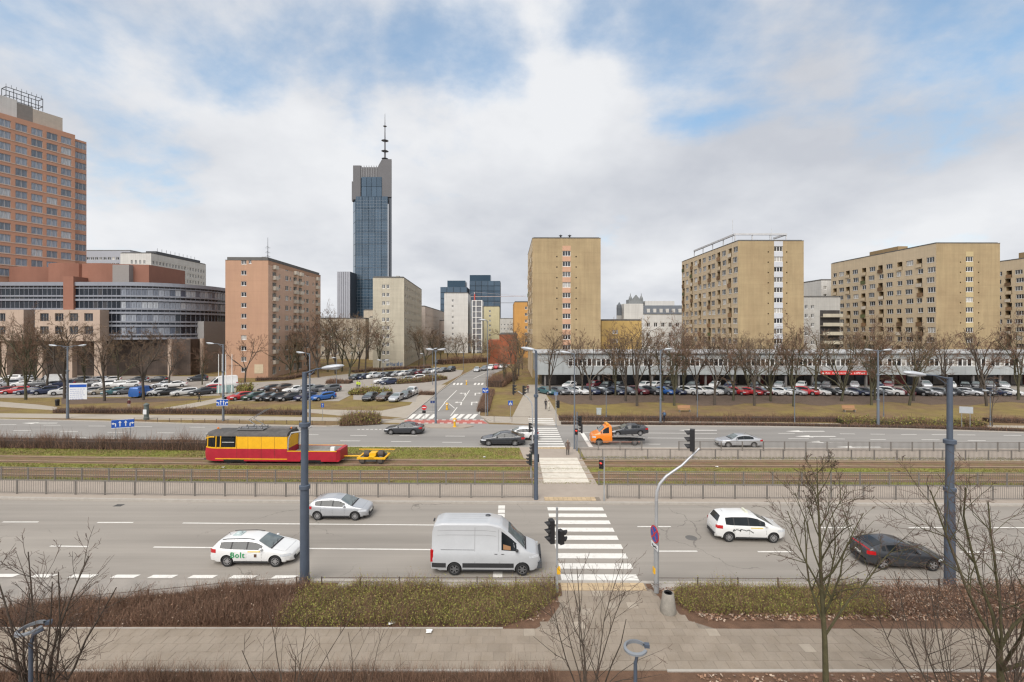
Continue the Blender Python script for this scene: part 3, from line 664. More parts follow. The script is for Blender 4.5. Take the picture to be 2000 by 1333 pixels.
# cream block behind it and the blocks further up the side street
def plain_block(label, loc, W, L, Ht, wallm, rz=0.0, front=(), side=None, cols=(), st=2.8, z0=1.4, n=10, wh=1.3, ww=1.5, lights=2, tiny=True, name='apartment_block', cat='apartment block', group='apartment blocks further back', roofm=None, par=.5, fw=1.2, sillm=True):
    t = thing(name, label, cat, loc, rz, group); w = MB()
    g = [(u-fw/2, z0+k*st, u+fw/2, z0+k*st+wh, .14) for u in front for k in range(n)]
    wall_open(w, (0, 0, 0), (1, 0), W, Ht, g); cl = ['back', 'left', 'right']
    if side:
        cl.remove(side); o, du = ((W, 0, 0), (0, 1)) if side == 'right' else ((0, L, 0), (0, -1)); s = [(u-ww/2, z0+k*st, u+ww/2, z0+k*st+wh, .14) for u in cols for k in range(n)]
        wall_open(w, o, du, L, Ht, s)
    shell(w, W, L, Ht, cl); w.build('wall', wallm, t)
    for a in g: window(t, (0, 0, 0), (1, 0), a[0], a[1], a[2]-a[0], a[3]-a[1], a[4], lights, sill=not tiny, tiny=tiny)
    if side:
        for a in s: window(t, o, du, a[0], a[1], a[2]-a[0], a[3]-a[1], a[4], lights, sill=not tiny, tiny=tiny)
    r = roof_part(t, W, L, Ht, roofm, par); return t, r
t, r = plain_block('cream slab block with graffiti along the foot of its gable', (-46.2, 153, 0), 10.2, 49, 29.9, cream_m, R(4.3), front=(3.5, 4.9), side='right', cols=[3+q*4.3 for q in range(11)], n=10, st=2.75, fw=1.0, z0=1.6)
b = MB()
for yy in (6, 12, 19, 26, 33, 40): b.box(6.5, yy, 30, 7.6, yy+2.4, 31.3)
b.build('chimney', greyb_m, r)
b = MB(); rd = random.Random(8); x = 4.4
while x < 9.6: b.box(x, -.02, .5+rd.random()*.3, x+.25+rd.random()*.4, -.005, 1.3+rd.random()*.7); x += .55
b.build('graffiti', mat('graffiti_paint', (.16, .20, .28), .8, var=.5, scale=4), t)
plain_block('long pale pink block beyond the cream slab block', (-48, 212, 0), 8, 90, 23.0, mat('pale_pink_render', (.50, .43, .38), .9, streak=.08), R(2.2), side='right', cols=[4+q*6 for q in range(14)], n=7)
plain_block('small grey-pink house end left of the white gable tower', (-46, 268, 0), 9, 14, 17.2, mat('dusty_pink', (.42, .35, .31), .9, streak=.1), front=(3, 6), n=4)
t, r = plain_block('white gable tower with one column of small windows', (-35.3, 240, 0), 12.4, 20, 31.2, whiteb_m, R(1), front=(4.4,), n=9, st=2.9, z0=3.5, fw=1.0)
t = thing('stair_tower', 'glazed stair tower with white frames beside the white gable tower', 'building', (-20.9, 239, 0), 0); b = MB(); b.box(0, .3, 0, 5.4, 12, 27.5); b.build('core', mat('stair_glass', (.16, .165, .18), .25, var=.3, scale=.4), t)
b = MB(); [b.box(x, 0, 0, x+.45, .3, 27.6) for x in (0, 2.0, 5.0)]; b.build('post', white_f, t)
q = MB().box(.45, .02, 0, 5.0, .28, .3).mesh('floor_band', white_f)
for k in range(10): inst('floor_band', q, t, (0, 0, 1+k*2.9))
plain_block('pale yellow gable tower far up the side street', (-16.8, 275, 0), 9.2, 18, 25.8, paleyel_m, front=(3.6,), n=8, st=2.85, z0=2.5, fw=1.1)
plain_block('orange block peeping out behind the beige slab block', (1.0, 205, 0), 12, 30, 24.6, orange_m, R(1), front=(5.3,), side='left', cols=(4, 9, 14), n=7, st=2.9, z0=4.0)
plain_block('pale grey office block far off beside the orange block', (-10, 350, 0), 12, 20, 20, greyb_m, front=(2, 4.5, 7, 9.5), n=5, st=3.2, z0=2)
t, r = plain_block('low red brick building at the bend of the side street', (-4.6, 168, 0), 6.6, 22, 10.8, redbrick_m, n=0, group=None, cat='building', name='brick_building')
t2 = MB(); t2.box(-4.2, 3, 0, -.02, 18, 8.6); t2.build('side_wing', redbrick_m, t)
# row of older houses between the salmon and the cream block
plain_block('old tenement with a stepped ochre gable beside the cream block', (-82, 195, 0), 20, 14, 17.0, mat('old_stucco', (.40, .35, .28), .9, var=.15, streak=.15), front=(2, 5, 8, 11, 14, 17), n=4, st=3.3, z0=2)
plain_block('old tenement with blind plaster gable under the glass tower', (-66, 205, 0), 11, 14, 21.0, mat('old_plaster', (.45, .39, .31), .9, var=.15, streak=.15), front=(), n=0)
plain_block('narrow tenement with white dormer next to the cream block', (-59.0, 190, 0), 7, 14, 17.5, mat('pale_stucco', (.47, .43, .36), .9, var=.1, streak=.12), front=(3, 5.4), n=4, st=3.3, z0=2)
# buildings between the beige blocks
plain_block('ochre yellow block behind the long white shop pavilion', (29.2, 150, 0), 13, 20, 15.6, yellow_m, front=(3.9, 4.9), n=4, st=2.9, z0=2.6, fw=.8)
def mansard_house():
    Y = 190; X0 = XA(1212, Y); t = thing('mansard_building', 'white building with dark mansard roof and twin turret finials', 'building', (X0, Y, 0)); b = MB()
    wall_open(b, (9.5, 0, 0), (1, 0), 18, 19.0, [(u-.7, z, u+.7, z+1.8, .2) for u in (2, 5, 8, 11, 14, 17) for z in (5.5, 9.5, 13.6)])
    b.box(1.5, .4, 0, 9.48, 14, 23.2); b.face([(27.5, 0, 0), (27.5, 14, 0), (27.5, 14, 19), (27.5, 0, 19)]); b.build('wall', whiteb_m, t)
    for u in (2, 5, 8, 11, 14, 17):
        for z in (5.5, 9.5, 13.6): window(t, (9.5, 0, 0), (1, 0), u-.7, z, 1.4, 1.8, .2, 2, tiny=True)
    r = MB(); r.extrude([(9.5, -.3, 19), (9.5, 2.4, 22.6), (9.5, 12, 22.6), (9.5, 14, 19)], (18, 0, 0)); ro = r.build('mansard_roof', slate_m, t)
    q = MB().box(0, 0, 0, 1.2, 1.6, 1.5).mesh('dormer', whiteb_m)
    for u in (11, 13.6, 16.2, 18.8, 21.4, 24): inst('dormer', q, ro, (u, .15, 19.6))
    b = MB(); b.box(4.5, 4, 23.0, 10.5, 9, 25.2)
    for x in (5.2, 9.8): b.lathe([(.7, 0), (.7, .8), (.4, 1.5), (.1, 1.8), (.2, 2.0), (.04, 2.9)], 8, c=(x, 4.5, 25.0))
    b.extrude([(5.8, 4, 25.2), (9.2, 4, 25.2), (7.5, 4, 27.2)], (0, .6, 0)); b.build('turret', mat('turret_grey', (.19, .20, .205), .7), t)
    b = MB(); b.lathe([(1.1, 0), (1.1, 3.0), (.9, 4.2), (0, 5.6)], 10, c=(-.2, 1.5, 18.4)); b.build('oriel_turret', slate_m, t)
    b = MB().box(11.5, 5, 22.5, 24, 11, 24.6); b.build('roof_cabin', whiteb_m, t)
mansard_house()
plain_block('grey residential block left of the white mansard building', (XA(1178, 200), 200, 0), 10, 12, 14.2, greyb_m, front=(2, 5, 8), n=4, st=3.1, z0=1.5)
t, r = plain_block('grey block with long terrace balconies between two beige blocks', (XA(1569, 150), 150, 0), 12, 20, 23.2, greyb_m, front=(1.0, 3.0), n=7, st=2.9, z0=2.0, fw=1.1)
q = MB().box(0, -1.6, 0, 6.4, 0-.01, .2).box(0, -1.6, .2, 6.4, -1.5, 1.1).mesh('terrace', cream_m)
for k in range(6): inst('terrace', q, t, (5.4, 0, 2.2+k*2.9))
b = MB().box(5.4, -.06, 1, 11.8, -.005, 19); b.build('terrace_glazing', shop_m, t)
plain_block('pale grey tower with balconies, left of the patchwork beige block', (XA(1604, 178), 178, 0), 8, 16, 31.6, whiteb_m, front=(1.5, 4.5, 6.8), n=9, st=3.0, z0=4)
t = thing('round_tower', 'distant white round tower with a blue glass band', 'building', (XA(1579, 420), 420, 0)); b = MB(); b.lathe([(4.3, 0), (4.3, 46), (4.5, 46.5), (4.5, 49), (4.2, 52)], 20); b.build('drum', whiteb_m, t, 40)
b = MB(); b.lathe([(4.45, 37), (4.45, 44)], 20, caps=False); b.build('glass_band', mat('blue_band', (.05, .14, .30), .3), t, 40)

# long white shop pavilion
def pavilion():
    Y = 103.0; X0, X1 = 5.4, 152.0; t = thing('shop_pavilion', 'long two storey white shop pavilion with a ribbon of windows', 'shop building', (X0, Y, 0)); L = X1-X0
    b = MB(); b.box(0, .5, 3.0, L, 14, 7.6); b.box(1.5, 4.0, 0, L, 13.9, 3.0, 1); b.build('wall', [clad_m, shop_m], t)
    b = MB().box(-.4, -.5, 7.6, L, 14.4, 7.85); b.build('roof', mat('pavilion_roof', (.38, .39, .40), .7), t)
    b = MB().box(-.1, -.2, 2.85, L, 4, 3.05); b.build('canopy', clad_m, t)
    c1 = MB().box(.02, 0, 6.45, 2.98, .48, 7.58).mesh('cladding_panel', clad_m); c2 = MB().box(.02, 0, 3.07, 2.98, .48, 4.7).mesh('cladding_panel', clad_m)
    n = int(L/3)
    for k in range(n): inst('cladding_panel', c1, t, (k*3, 0, 0)); inst('cladding_panel', c2, t, (k*3, 0, 0))
    for k in range(7): inst('cladding_panel', c2, t, (k*1.0-.0, .01, 1.6)) if k < 0 else None
    for k in range(int((L-7)/1.05)):
        window(t, (0, .1, 0), (1, 0), 7.2+k*1.05, 4.72, 1.03, 1.7, .0, 1, sill=False, pane=pane_r, transom=(k % 3 == 0))
    b = MB().box(0, .02, 4.7, 7.0, .5, 6.45); b.build('blank_panel', clad_m, t)
    q = MB().box(-.2, .2, 0, .2, .6, 2.85).mesh('column', mat('column_grey', (.16, .15, .145), .7))
    for k in range(int(L/6)): inst('column', q, t, (2+k*6, 0, 0))
    sm_ = [MB().box(0, 3.8, .3, 2.7, 3.98, 2.7).mesh('shopfront', mat('shopfront_%d' % i, c, .35, var=.3, scale=1.2, rand=.3)) for i, c in enumerate(((.05, .045, .04), (.10, .09, .085), (.22, .20, .18), (.16, .04, .035), (.07, .08, .10)))]
    rd = random.Random(3)
    for k in range(int(L/3)-1): inst('shopfront', sm_[rd.choice((0, 0, 0, 1, 1, 2, 3, 4))], t, (2.2+k*3, 0, 0))
    xs = XA(1601, Y)-X0; s = thing('shop_sign', 'red illuminated shop sign with white lettering on the pavilion edge', 'sign', (XA(1601, Y), Y-.35, 3.0))
    b = MB().box(0, 0, -.15, 10.3, .13, .75); b.build('sign_board', mat('sign_red', (.52, .035, .03), .5, var=.08), s)
    b = MB(); x = .6; rd = random.Random(5); b.box(.3, -.03, .1, .75, -.004, .28); b.box(.43, -.035, -.02, .61, -.006, .42)
    x = 1.1
    while x < 9.8:
        wd = rd.choice((.16, .22, .3)); hh = rd.choice((.32, .45)); b.box(x, -.03, .0, x+wd*.4, -.004, hh); b.box(x+wd*.4, -.029, hh-.1, x+wd, -.005, hh)
        x += wd+.12 if rd.random() < .85 else .7
    b.build('lettering', white_f, s)
pavilion()

# hotel, glass office and stone wing on the left
def hotel():
    du = Vector((.412, .911, 0)); n = Vector((du.y, -du.x, 0)); C = Vector((-138, 150, 0)); Lf = 46.0
    t = thing('hotel_tower', 'tall orange brick hotel tower with rows of pale windows', 'hotel', tuple(C-du*Lf), math.atan2(du.y, du.x))
    # local: x along the facade, -y towards the viewer
    wide_ = 1.28; us = [Lf-s for s in (5.49, 8.87, 12.3, 15.7, 19.2, 22.7)]; rows = [72.2-3.3*k for k in range(14)]; Wm = Lf-3.3
    b = MB(); wall_open(b, (0, 0, 0), (1, 0), Wm, 74.8, [(u-1.28, z-1.05, u+1.28, z+1.05, .18) for u in us for z in rows])
    b.face([(Wm, 0, 0), (Wm, 1.0, 0), (Wm, 1.0, 74.8), (Wm, 0, 74.8)])
    wall_open(b, (Wm, 1.0, 0), (1, 0), 3.3, 73.9, [(.35, z-1.05, 3.28, z+1.05, .2) for z in rows]); b.face([(Lf, 1, 0), (Lf, 22, 0), (Lf, 22, 73.9), (Lf, 1, 73.9)]); b.face([(0, 22, 0), (0, 0, 0), (0, 0, 74.8), (0, 22, 74.8)])
    b.face([(0, 0, 74.8), (Wm, 0, 74.8), (Wm, 22, 74.8), (0, 22, 74.8)]); b.face([(Wm, 1, 73.9), (Lf, 1, 73.9), (Lf, 22, 73.9), (Wm, 22, 73.9)]); b.build('wall', hotel_m, t)
    for z in rows:
        for u in us: window(t, (0, 0, 0), (1, 0), u-1.28, z-1.05, 2.56, 2.1, .15, 2, pane=pane_h, frame=mat('hotel_frame', (.42, .40, .39), .6), sill=False)
        window(t, (Wm, 1.0, 0), (1, 0), .35, z-1.05, 2.9, 2.1, .17, 3, pane=pane_h, frame=MATS['hotel_frame'], sill=False)
    q = MB().box(0, -.09, 0, Wm, -.004, .22).mesh('sill_band', mat('pale_band', (.50, .40, .33), .85, var=.06))
    for z in rows: inst('sill_band', q, t, (0, 0, z-1.30))
    b = MB(); b.box(Lf-12.5, 2, 74.8, Lf-5.6, 16, 79.6); p = b.build('penthouse', mat('penthouse_stone', (.44, .39, .33), .9, var=.06, streak=.05), t)
    b = MB(); b.box(Lf-16, 2.05, 74.8, Lf-12.5, 16, 80.0); b.build('penthouse_louvre', mat('louvre_grey', (.20, .185, .17), .7, var=.1), t)
    b = MB(); b.box(Lf-40, 2.0, 74.8, Lf-16, 16, 80.6); b.build('penthouse_white', whiteb_m, t)
    b = MB(); x0, x1 = Lf-18.2, Lf-10.2
    for z in (81.2, 83.6):
        for y in (2.2, 5.0): b.path([(x0, y, z), (x1, y, z)], .11, 4)
        for x in (x0, x1): b.path([(x, 2.2, z), (x, 5.0, z)], .11, 4)
    for k in range(6):
        x = x0+(x1-x0)*k/5
        for y in (2.2, 5.0): b.path([(x, y, 79.8), (x, y, 83.6)], .09, 4)
    for k in range(8): b.path([(x0+k*1.1, 2.2, 83.6), (x0+k*1.1, 2.2, 84.5)], .05, 4)
    b.build('roof_gantry', steel_dk, t)
hotel()
def office():
    t = thing('glass_office', 'curved silver banded glass office building before the brick hotel', 'office building')
    arc = [(-106+16*math.sin(a), 141-16*math.cos(a)) for a in np.linspace(0, math.pi/2, 20)]
    plan = [(-160, 125)]+arc+[(-90, 172)]
    b = MB(); b.prism([(-160, 172)]+[(x-.25 if i > 12 else x, y+.25) for i, (x, y) in enumerate(plan)], 10.1, 25.4); b.build('core', mat('office_core', (.10, .10, .11), .6), t)
    def band(z0, z1, out, name='band'):
        bb = MB(); P = []
        for i, (x, y) in enumerate(plan):
            if i == 0: nx, ny = 0, -1
            elif i == len(plan)-1: nx, ny = 1, 0
            else: a = (i-1)/19*math.pi/2; nx, ny = math.sin(a), -math.cos(a)
            P.append((x, y, nx, ny))
        rows = [[(x-nx*.2, y-ny*.2, z0) for x, y, nx, ny in P], [(x+nx*out, y+ny*out, z0) for x, y, nx, ny in P], [(x+nx*out, y+ny*out, z1) for x, y, nx, ny in P], [(x-nx*.2, y-ny*.2, z1) for x, y, nx, ny in P]]
        bb.grid(rows, flip=True); return bb.build(name, silver_m, t)
    band(24.7, 25.7, .35, 'cornice')
    for k in range(4):
        z = 22.15-3.5*k; band(z-.42, z, .28); band(z-1.55, z-1.0, .28)
        band(z+1.78, z+2.0, .22) if k == 0 else None
    pth = [Vector((x, y, 0)) for x, y in plan]; cum = [0]
    for a, c in zip(pth, pth[1:]): cum.append(cum[-1]+(c-a).length)
    def at(s):
        for i in range(len(pth)-1):
            if s <= cum[i+1]: f = (s-cum[i])/(cum[i+1]-cum[i]); return pth[i].lerp(pth[i+1], f)
        return pth[-1]
    s, st = 14.0, 1.25; p1 = MB().box(.07, -.02, 0, st-.07, .1, 1.74).mesh('pane', pane_o); p2 = MB().box(.07, -.02, 0, st-.07, .1, 1.74).mesh('pane', pane_c); p3 = MB().box(.07, -.02, 0, st-.07, .1, .55).mesh('pane', pane_o); mu = MB().box(-.045, -.10, 10.4, .045, .06, 24.7).mesh('mullion', silver_m)
    i = 0
    while s < cum[-1]-1.3:
        a = at(s); c = at(s+st); ang = math.atan2(c.y-a.y, c.x-a.x); fin = XA(124, 125) < a.x < XA(143, 125) and a.y < 125.5
        inst('mullion', mu, t, tuple(a), ang)
        if not fin:
            curved = a.y > 125.6 or a.x > -107
            for k in range(4):
                z = 22.15-3.5*k
                inst('pane', p2 if curved and (k < 2 or a.x < -95) else p1, t, (a.x, a.y, z), ang)
                if not (k == 3): inst('pane', p3, t, (a.x, a.y, z-.98), ang)
        s += st; i += 1
    b = MB(); b.box(XA(124, 124.4), 124.3, 8, XA(144, 124.4), 131, 27.2); b.build('brick_fin', redb2, t)
    b = MB(); q = []
    for i in range(9): q.append((-143.5+i*1.5, 131.5-math.sin(i/8*math.pi)*1.6))
    b.prism(q+[(-131.5, 146), (-143.5, 146)], 24, 30.6); b.build('brick_drum', redb2, t)
    b = MB(); q = []
    for i in range(10): q.append((-129.8+i*.95, 129.0-math.sin(i/9*math.pi)*1.5))
    for i in range(10): q.append((-121.0+i*1.1, 129.6-math.sin(i/9*math.pi)*1.4))
    b.prism(q+[(-110.5, 130.0), (-103.6, 131.5), (-103.6, 146), (-129.8, 146)], 24, 31.3); b.build('brick_drum', redb2, t)
    b = MB().box(-112.5, 129.2, 25.5, -107.4, 131, 31.0); b.build('grey_panel', mat('grey_cladding', (.25, .23, .22), .7, var=.05, seams=.6), t)
    for px, Yp in ((190, 123), (333, 126.5), (369, 130), (395, 133)):
        x = XA(px, Yp); bb = MB(); bb.lathe([(.62, 0), (.62, 10.2)], 14); bb.build('column', stone_m, t, 40, (x, Yp, 0))
    b = MB().box(-160, 129, 0, -90, 165, 10.1); b.build('ground_floor', mat('recessed_glazing', (.075, .055, .045), .5, var=.5, scale=.35, streak=.3), t)
    b = MB().box(-93, 134, 0, -89.6, 170, 15.2); b.build('end_wall', mat('grey_end_wall', (.26, .25, .245), .8, var=.05, seams=1.2), t)
redb2 = mat('office_brick', (.265, .125, .088), .9, var=.07, scale=.5, seams=.75)
office()
def stone_wing(label, pa, pb, wins, Y=122.0):
    xa, xb = XA(pa, Y), XA(pb, Y); t = thing('stone_wing', label, 'building', (xa, Y, 0)); W = xb-xa; b = MB()
    rc = [(XA(p, Y)-xa-1.15, ZA(y, Y)-1.05, XA(p, Y)-xa+1.15, ZA(y, Y)+1.05, .25) for p in wins for y in (620, 645.5)]
    wall_open(b, (0, 0, 9.8), (1, 0), W, 8.3, [(a, c-9.8, d, e-9.8, f) for a, c, d, e, f in rc]); b.face([(W, 0, 9.8), (W, 2.8, 9.8), (W, 2.8, 18.1), (W, 0, 18.1)]); b.face([(0, 2.8, 9.8), (0, 0, 9.8), (0, 0, 18.1), (0, 2.8, 18.1)])
    b.face([(0, 0, 18.1), (W, 0, 18.1), (W, 2.8, 18.1), (0, 2.8, 18.1)]); b.face([(0, 0, 9.8), (0, 2.8, 9.8), (W, 2.8, 9.8), (W, 0, 9.8)]); b.build('wall', stone_m, t)
    for a, c, d, e, f in rc: window(t, (0, 0, 0), (1, 0), a, c, d-a, e-c, f, 3, frame=mat('bronze_frame', (.20, .19, .18), .5), pane=pane_o, sill=False)
    q = MB().box(-.7, .3, 0, .7, 1.7, 9.8).mesh('pillar', stone_m)
    for u in np.arange(1.0, W, 7.9): inst('pillar', q, t, (float(u), 0, 0))
stone_wing('pink stone wing on pillars with eight square windows', 68, 195, (86.5, 115.5, 144, 173)); stone_wing('pink stone wing end at the edge of the frame', -60, 46, (-27, 2))
t, r = plain_block('white office block with a dark roof gallery behind the glass office', (-187, 220, 0), 14.6, 40, 48.8, whiteb_m, R(.5), front=(5.4, 7.4, 9.4, 11.4), side='right', cols=[1.5+q*2.15 for q in range(18)], n=13, st=3.35, z0=3.5, wh=1.9, ww=1.1, fw=.9, name='office_block', cat='office building', group=None)
b = MB(); b.box(9, 4, 49, 14.0, 36, 50.5)
for y in range(6, 36, 3): b.path([(13, y, 50), (13, y, 52.2)], .08, 4)
b.build('roof_gallery', steel_dk, t)
t, r = plain_block('pale curtain wall office at the hotel edge', (XA(165, 262), 262, 0), 26, 18, 57.0, lilac_gl, front=[2+q*2.4 for q in range(10)], n=8, st=3.4, z0=28, wh=1.6, fw=1.8, name='office_block', cat='office building', group=None)

# skyscraper with spire, its neighbours, blue glass towers and crane
def panels(parent, name, o, du, w, h, nu, nv, gap, m, d=.5, skip=None):
    du = Vector((du[0], du[1], 0)).normalized(); n = Vector((du.y, -du.x, 0)); pw, ph = w/nu, h/nv
    me = MB().box(gap/2, -d*.5, gap/2, pw-gap/2, d, ph-gap/2).mesh(name, m)
    for i in range(nu):
        for j in range(nv):
            if skip and skip(i, j): continue
            p = Vector(o)+du*pw*i; inst(name, me, parent, (p.x, p.y, o[2]+ph*j), math.atan2(du.y, du.x))
def skyscraper():
    Y = 624.0; t = thing('skyscraper', 'tall blue glass skyscraper with a stepped crown and spire', 'skyscraper', (0, Y, 0))
    X = lambda p: XA(p, Y); Z = lambda p: ZA(p, Y)
    ray = lambda x, y0, y1: x*(Y+y1)/(Y+y0)
    def rb(b, x0, x1, y0, y1, z0, z1): b.prism([(x0, y0), (x1, y0), (ray(x1, y0, y1)-.3, y1), (ray(x0, y0, y1), y1)], z0, z1)      # plan sheared so its flanks run along the camera's view rays
    b = MB(); rb(b, X(695), X(757), 1, 40, 0, Z(385)); b.prism([(X(684), 14), (X(695)-.1, 1), (X(695)-.1, 40), (X(684), 40)], 0, Z(388)); rb(b, X(757)+.1, X(763.6), 4, 40, 0, Z(312)); b.build('core', mat('tower_core', (.075, .085, .105), .5, var=.1, scale=.05), t)
    panels(t, 'glass_panel', (X(695), 0, Z(384)-9.4*12+.0), (1, 0), X(757.5)-X(695), 9.4*12*1.0, 5, 7, .45, blue_gl)
    panels(t, 'glass_panel_dark', (X(695), 0, 4), (1, 0), X(757.5)-X(695), Z(384)-9.4*12-4, 5, 6, .45, blue_gd)  # lower glass darker: duller reflection put into the panel colour
    p0 = Vector((X(684), 14, 0)); p1 = Vector((X(695), 1, 0)); dd = p1-p0
    panels(t, 'side_panel', (p0.x-.6, p0.y-.6, 6), (dd.x, dd.y), dd.length, Z(390)-6, 2, 12, .45, blue_gl)
    b = MB(); rb(b, X(705), X(745), 3, 34, Z(384), Z(345)); u = b.build('upper_volume', MATS['tower_core'], t)
    panels(t, 'glass_panel', (X(705), 2, Z(384)+.3), (1, 0), X(745)-X(705), Z(345)-Z(384)-.3, 4, 2, .4, blue_gl)
    b = MB(); rb(b, X(745)+.1, X(764), 2.4, 38, Z(384), Z(310)); b.extrude([(X(737), 2.6, Z(324)), (X(745), 2.6, Z(310)), (X(745), 2.6, Z(345)), (X(737), 2.6, Z(345))], (0, 30, 0)); b.box(X(702), 6, Z(345), X(737)-.1, 34, Z(324)); b.box(X(687), 5, Z(388), X(702)-.1, 36, Z(321)); b.box(X(684), 6, Z(391), X(687)-.1, 36, Z(352)); b.build('crown', tower_gr, t)
    q = MB().box(0, -.5, 0, .8, 0, Z(324)-Z(345)+2).mesh('crown_fin', mat('tower_fin', (.22, .22, .225), .6))
    for k in range(7): inst('crown_fin', q, t, (X(703)+k*(X(737)-X(703))/7, 6, Z(345)))
    b = MB(); xs = X(745.5); b.path([(xs, 16, Z(316)), (xs, 16, Z(280)), (xs, 16, Z(240)), (xs, 16, Z(212))], [1.6, 1.1, .65, .22], 8)
    for zp, rr in ((302, 4.6), (287, 5.0), (266, 5.0), (237, 2.6)): b.lathe([(rr*.5, -.9), (rr, 0), (rr*.5, .9)], 14, c=(xs, 16, Z(zp)))
    b.build('spire', mat('spire_steel', (.17, .17, .18), .5, metal=.3), t)
    b = MB()
    for i in range(10): x = X(695)+(X(757.5)-X(695))*(i+.5)/10; b.box(x-.12, -.42, 6, x+.12, -.26, Z(384)-1)
    for i in range(46): z = 8+i*(Z(384)-10)/46; b.box(X(695)+.2, -.44, z-.14, X(757.5)-.2, -.265, z+.14)
    tag(b.build('fine_mullions', mat('fine_mullion', (.17, .20, .235), .5, metal=.3), t), kind='stuff')
skyscraper()
def glass_tower(label, pa, pb, ptop, Y, nu, nv, steps=(), m=None):
    x0, x1 = XA(pa, Y), XA(pb, Y); z1 = ZA(ptop, Y); t = thing('glass_tower', label, 'office tower', (x0, Y, 0)); W = x1-x0
    b = MB().box(0, .6, 0, W, 30, z1); b.build('core', mat('dark_core', (.05, .06, .075), .5), t)
    panels(t, 'glass_panel', (0, 0, 20), (1, 0), W, z1-20, nu, nv, .5, m or blue_gl, .5)
    for a, c, p in steps:
        bb = MB().box(XA(a, Y)-x0, 3, z1, XA(c, Y)-x0, 26, ZA(p, Y)); bb.build('upper_storey', blue_gd, t)
    return t
glass_tower('dark blue glass tower behind the white gable tower', 860, 912, 561, 500, 4, 6, ((873, 908, 548),))
glass_tower('blue glass twin tower with a raised left half', 917, 977, 549, 520, 5, 8, ((917, 958, 537),))
t = glass_tower('pale striped office tower left of the skyscraper', 658, 684, 531, 600, 6, 1, (), lilac_gl)
Yc = 450; t = thing('tower_crane', 'red and white tower crane far behind the stair tower', 'crane', (XA(927, Yc), Yc, 0)); b = MB()
b.path([(0, 0, 0), (0, 0, ZA(575, Yc))], .8, 4); b.build('mast', mat('crane_red', (.45, .08, .07), .7), t)
b = MB(); zj = ZA(580, Yc); b.path([(-9, 0, zj), (50, 0, zj+.6)], .35, 4); b.path([(0, 0, zj+4.5), (44, 0, zj+.8)], .1, 4); b.path([(0, 0, zj+4.5), (-8, 0, zj+.2)], .1, 4); b.path([(0, 0, zj), (0, 0, zj+4.6)], .45, 4); b.build('jib', mat('crane_pale', (.42, .36, .36), .7), t)
b = MB().box(-10, -1, zj-2.2, -6.5, 1, zj-.2); b.build('counterweight', MATS['crane_red'], t)
Yc = 430; t = thing('tower_crane', 'distant grey crane jib low over the orange block', 'crane', (XA(1040, Yc), Yc, 0)); b = MB(); b.path([(0, 0, 0), (0, 0, ZA(588, Yc))], .7, 4); b.build('mast', tower_gr, t)
b = MB(); zj = ZA(592, Yc); b.path([(-38, 0, zj), (6, 0, zj)], .28, 4); b.build('jib', tower_gr, t)
# distant roofs that close the view between the blocks
for i, (pa, pb, pt, Y, m, lab) in enumerate(((1176, 1225, 628, 330, greyb_m, 'far grey roofline left of the mansard building'), (620, 662, 622, 330, cream_m, 'far cream roofline right of the salmon block'), (968, 1012, 634, 470, greyb_m, 'far grey roofline at the end of the side street'), (1960, 2080, 560, 330, greyb_m, 'far grey slab at the picture edge'), (1585, 1640, 600, 330, greyb_m, 'far grey slab above the terraced grey block'))):
    plain_block(lab, (XA(pa, Y), Y, 0), XA(pb, Y)-XA(pa, Y), 14, ZA(pt, Y), m, front=[1.5+3*q for q in range(int((XA(pb, Y)-XA(pa, Y))/3))], n=6, st=3.0, z0=2)
# ------------------------------------------------------------------ vegetation: bare trees, hedges, litter
bark_m = mat('bark', (.078, .064, .052), .95, var=.25, scale=3, fine=.2, bump=.5, bscale=25)
bark_g = mat('bark_mossy', (.080, .074, .046), .95, var=.25, scale=3, fine=.2, bump=.5, bscale=25)
twig_m = mat('twigs', (.165, .112, .078), .95, var=.2, scale=1)
twig_r = mat('twigs_reddish', (.180, .110, .076), .95, var=.2, scale=1)
twig_o = mat('twigs_ochre', (.185, .125, .078), .95, var=.2, scale=1)
ORD = 'first second third fourth fifth sixth seventh eighth ninth tenth eleventh twelfth thirteenth fourteenth fifteenth sixteenth seventeenth eighteenth nineteenth twentieth'.split()
ORD += ['twenty-'+q for q in ORD[:9]]+['thirtieth']+['thirty-'+q for q in ORD[:9]]+['fortieth']+['forty-'+q for q in ORD[:9]]+['fiftieth']

def tubes(branches, n):
    """branches: list of (points (m,3), radii (m,)) -> vertex and quad arrays"""
    V, Q, base = [], [], 0
    by = {}
    for p, r in branches: by.setdefault(len(p), []).append((p, r))
    for m, bs in by.items():
        P = np.array([b_[0] for b_ in bs]); Rr = np.array([b_[1] for b_ in bs]); B = len(bs)
        T = np.empty_like(P); T[:, 1:-1] = P[:, 2:]-P[:, :-2]; T[:, 0] = P[:, 1]-P[:, 0]; T[:, -1] = P[:, -1]-P[:, -2]
        T /= np.linalg.norm(T, axis=2, keepdims=True)+1e-9
        ref = np.where(np.abs(T[:, :1, 2:3]) > .8, np.array([1.0, 0, 0]), np.array([0, 0, 1.0])); ref = np.broadcast_to(ref, T.shape)
        A = np.cross(T, ref); A /= np.linalg.norm(A, axis=2, keepdims=True)+1e-9; C = np.cross(T, A)
        k = np.arange(n)*2*np.pi/n
        ring = P[:, :, None, :]+Rr[:, :, None, None]*(np.cos(k)[None, None, :, None]*A[:, :, None, :]+np.sin(k)[None, None, :, None]*C[:, :, None, :])
        V.append(ring.reshape(-1, 3)); idx = np.arange(B*m*n).reshape(B, m, n)+base; nx = np.roll(idx, -1, axis=2)
        Q.append(np.stack([idx[:, :-1], nx[:, :-1], nx[:, 1:], idx[:, 1:]], axis=-1).reshape(-1, 4)); base += B*m*n
    return np.concatenate(V), np.concatenate(Q)
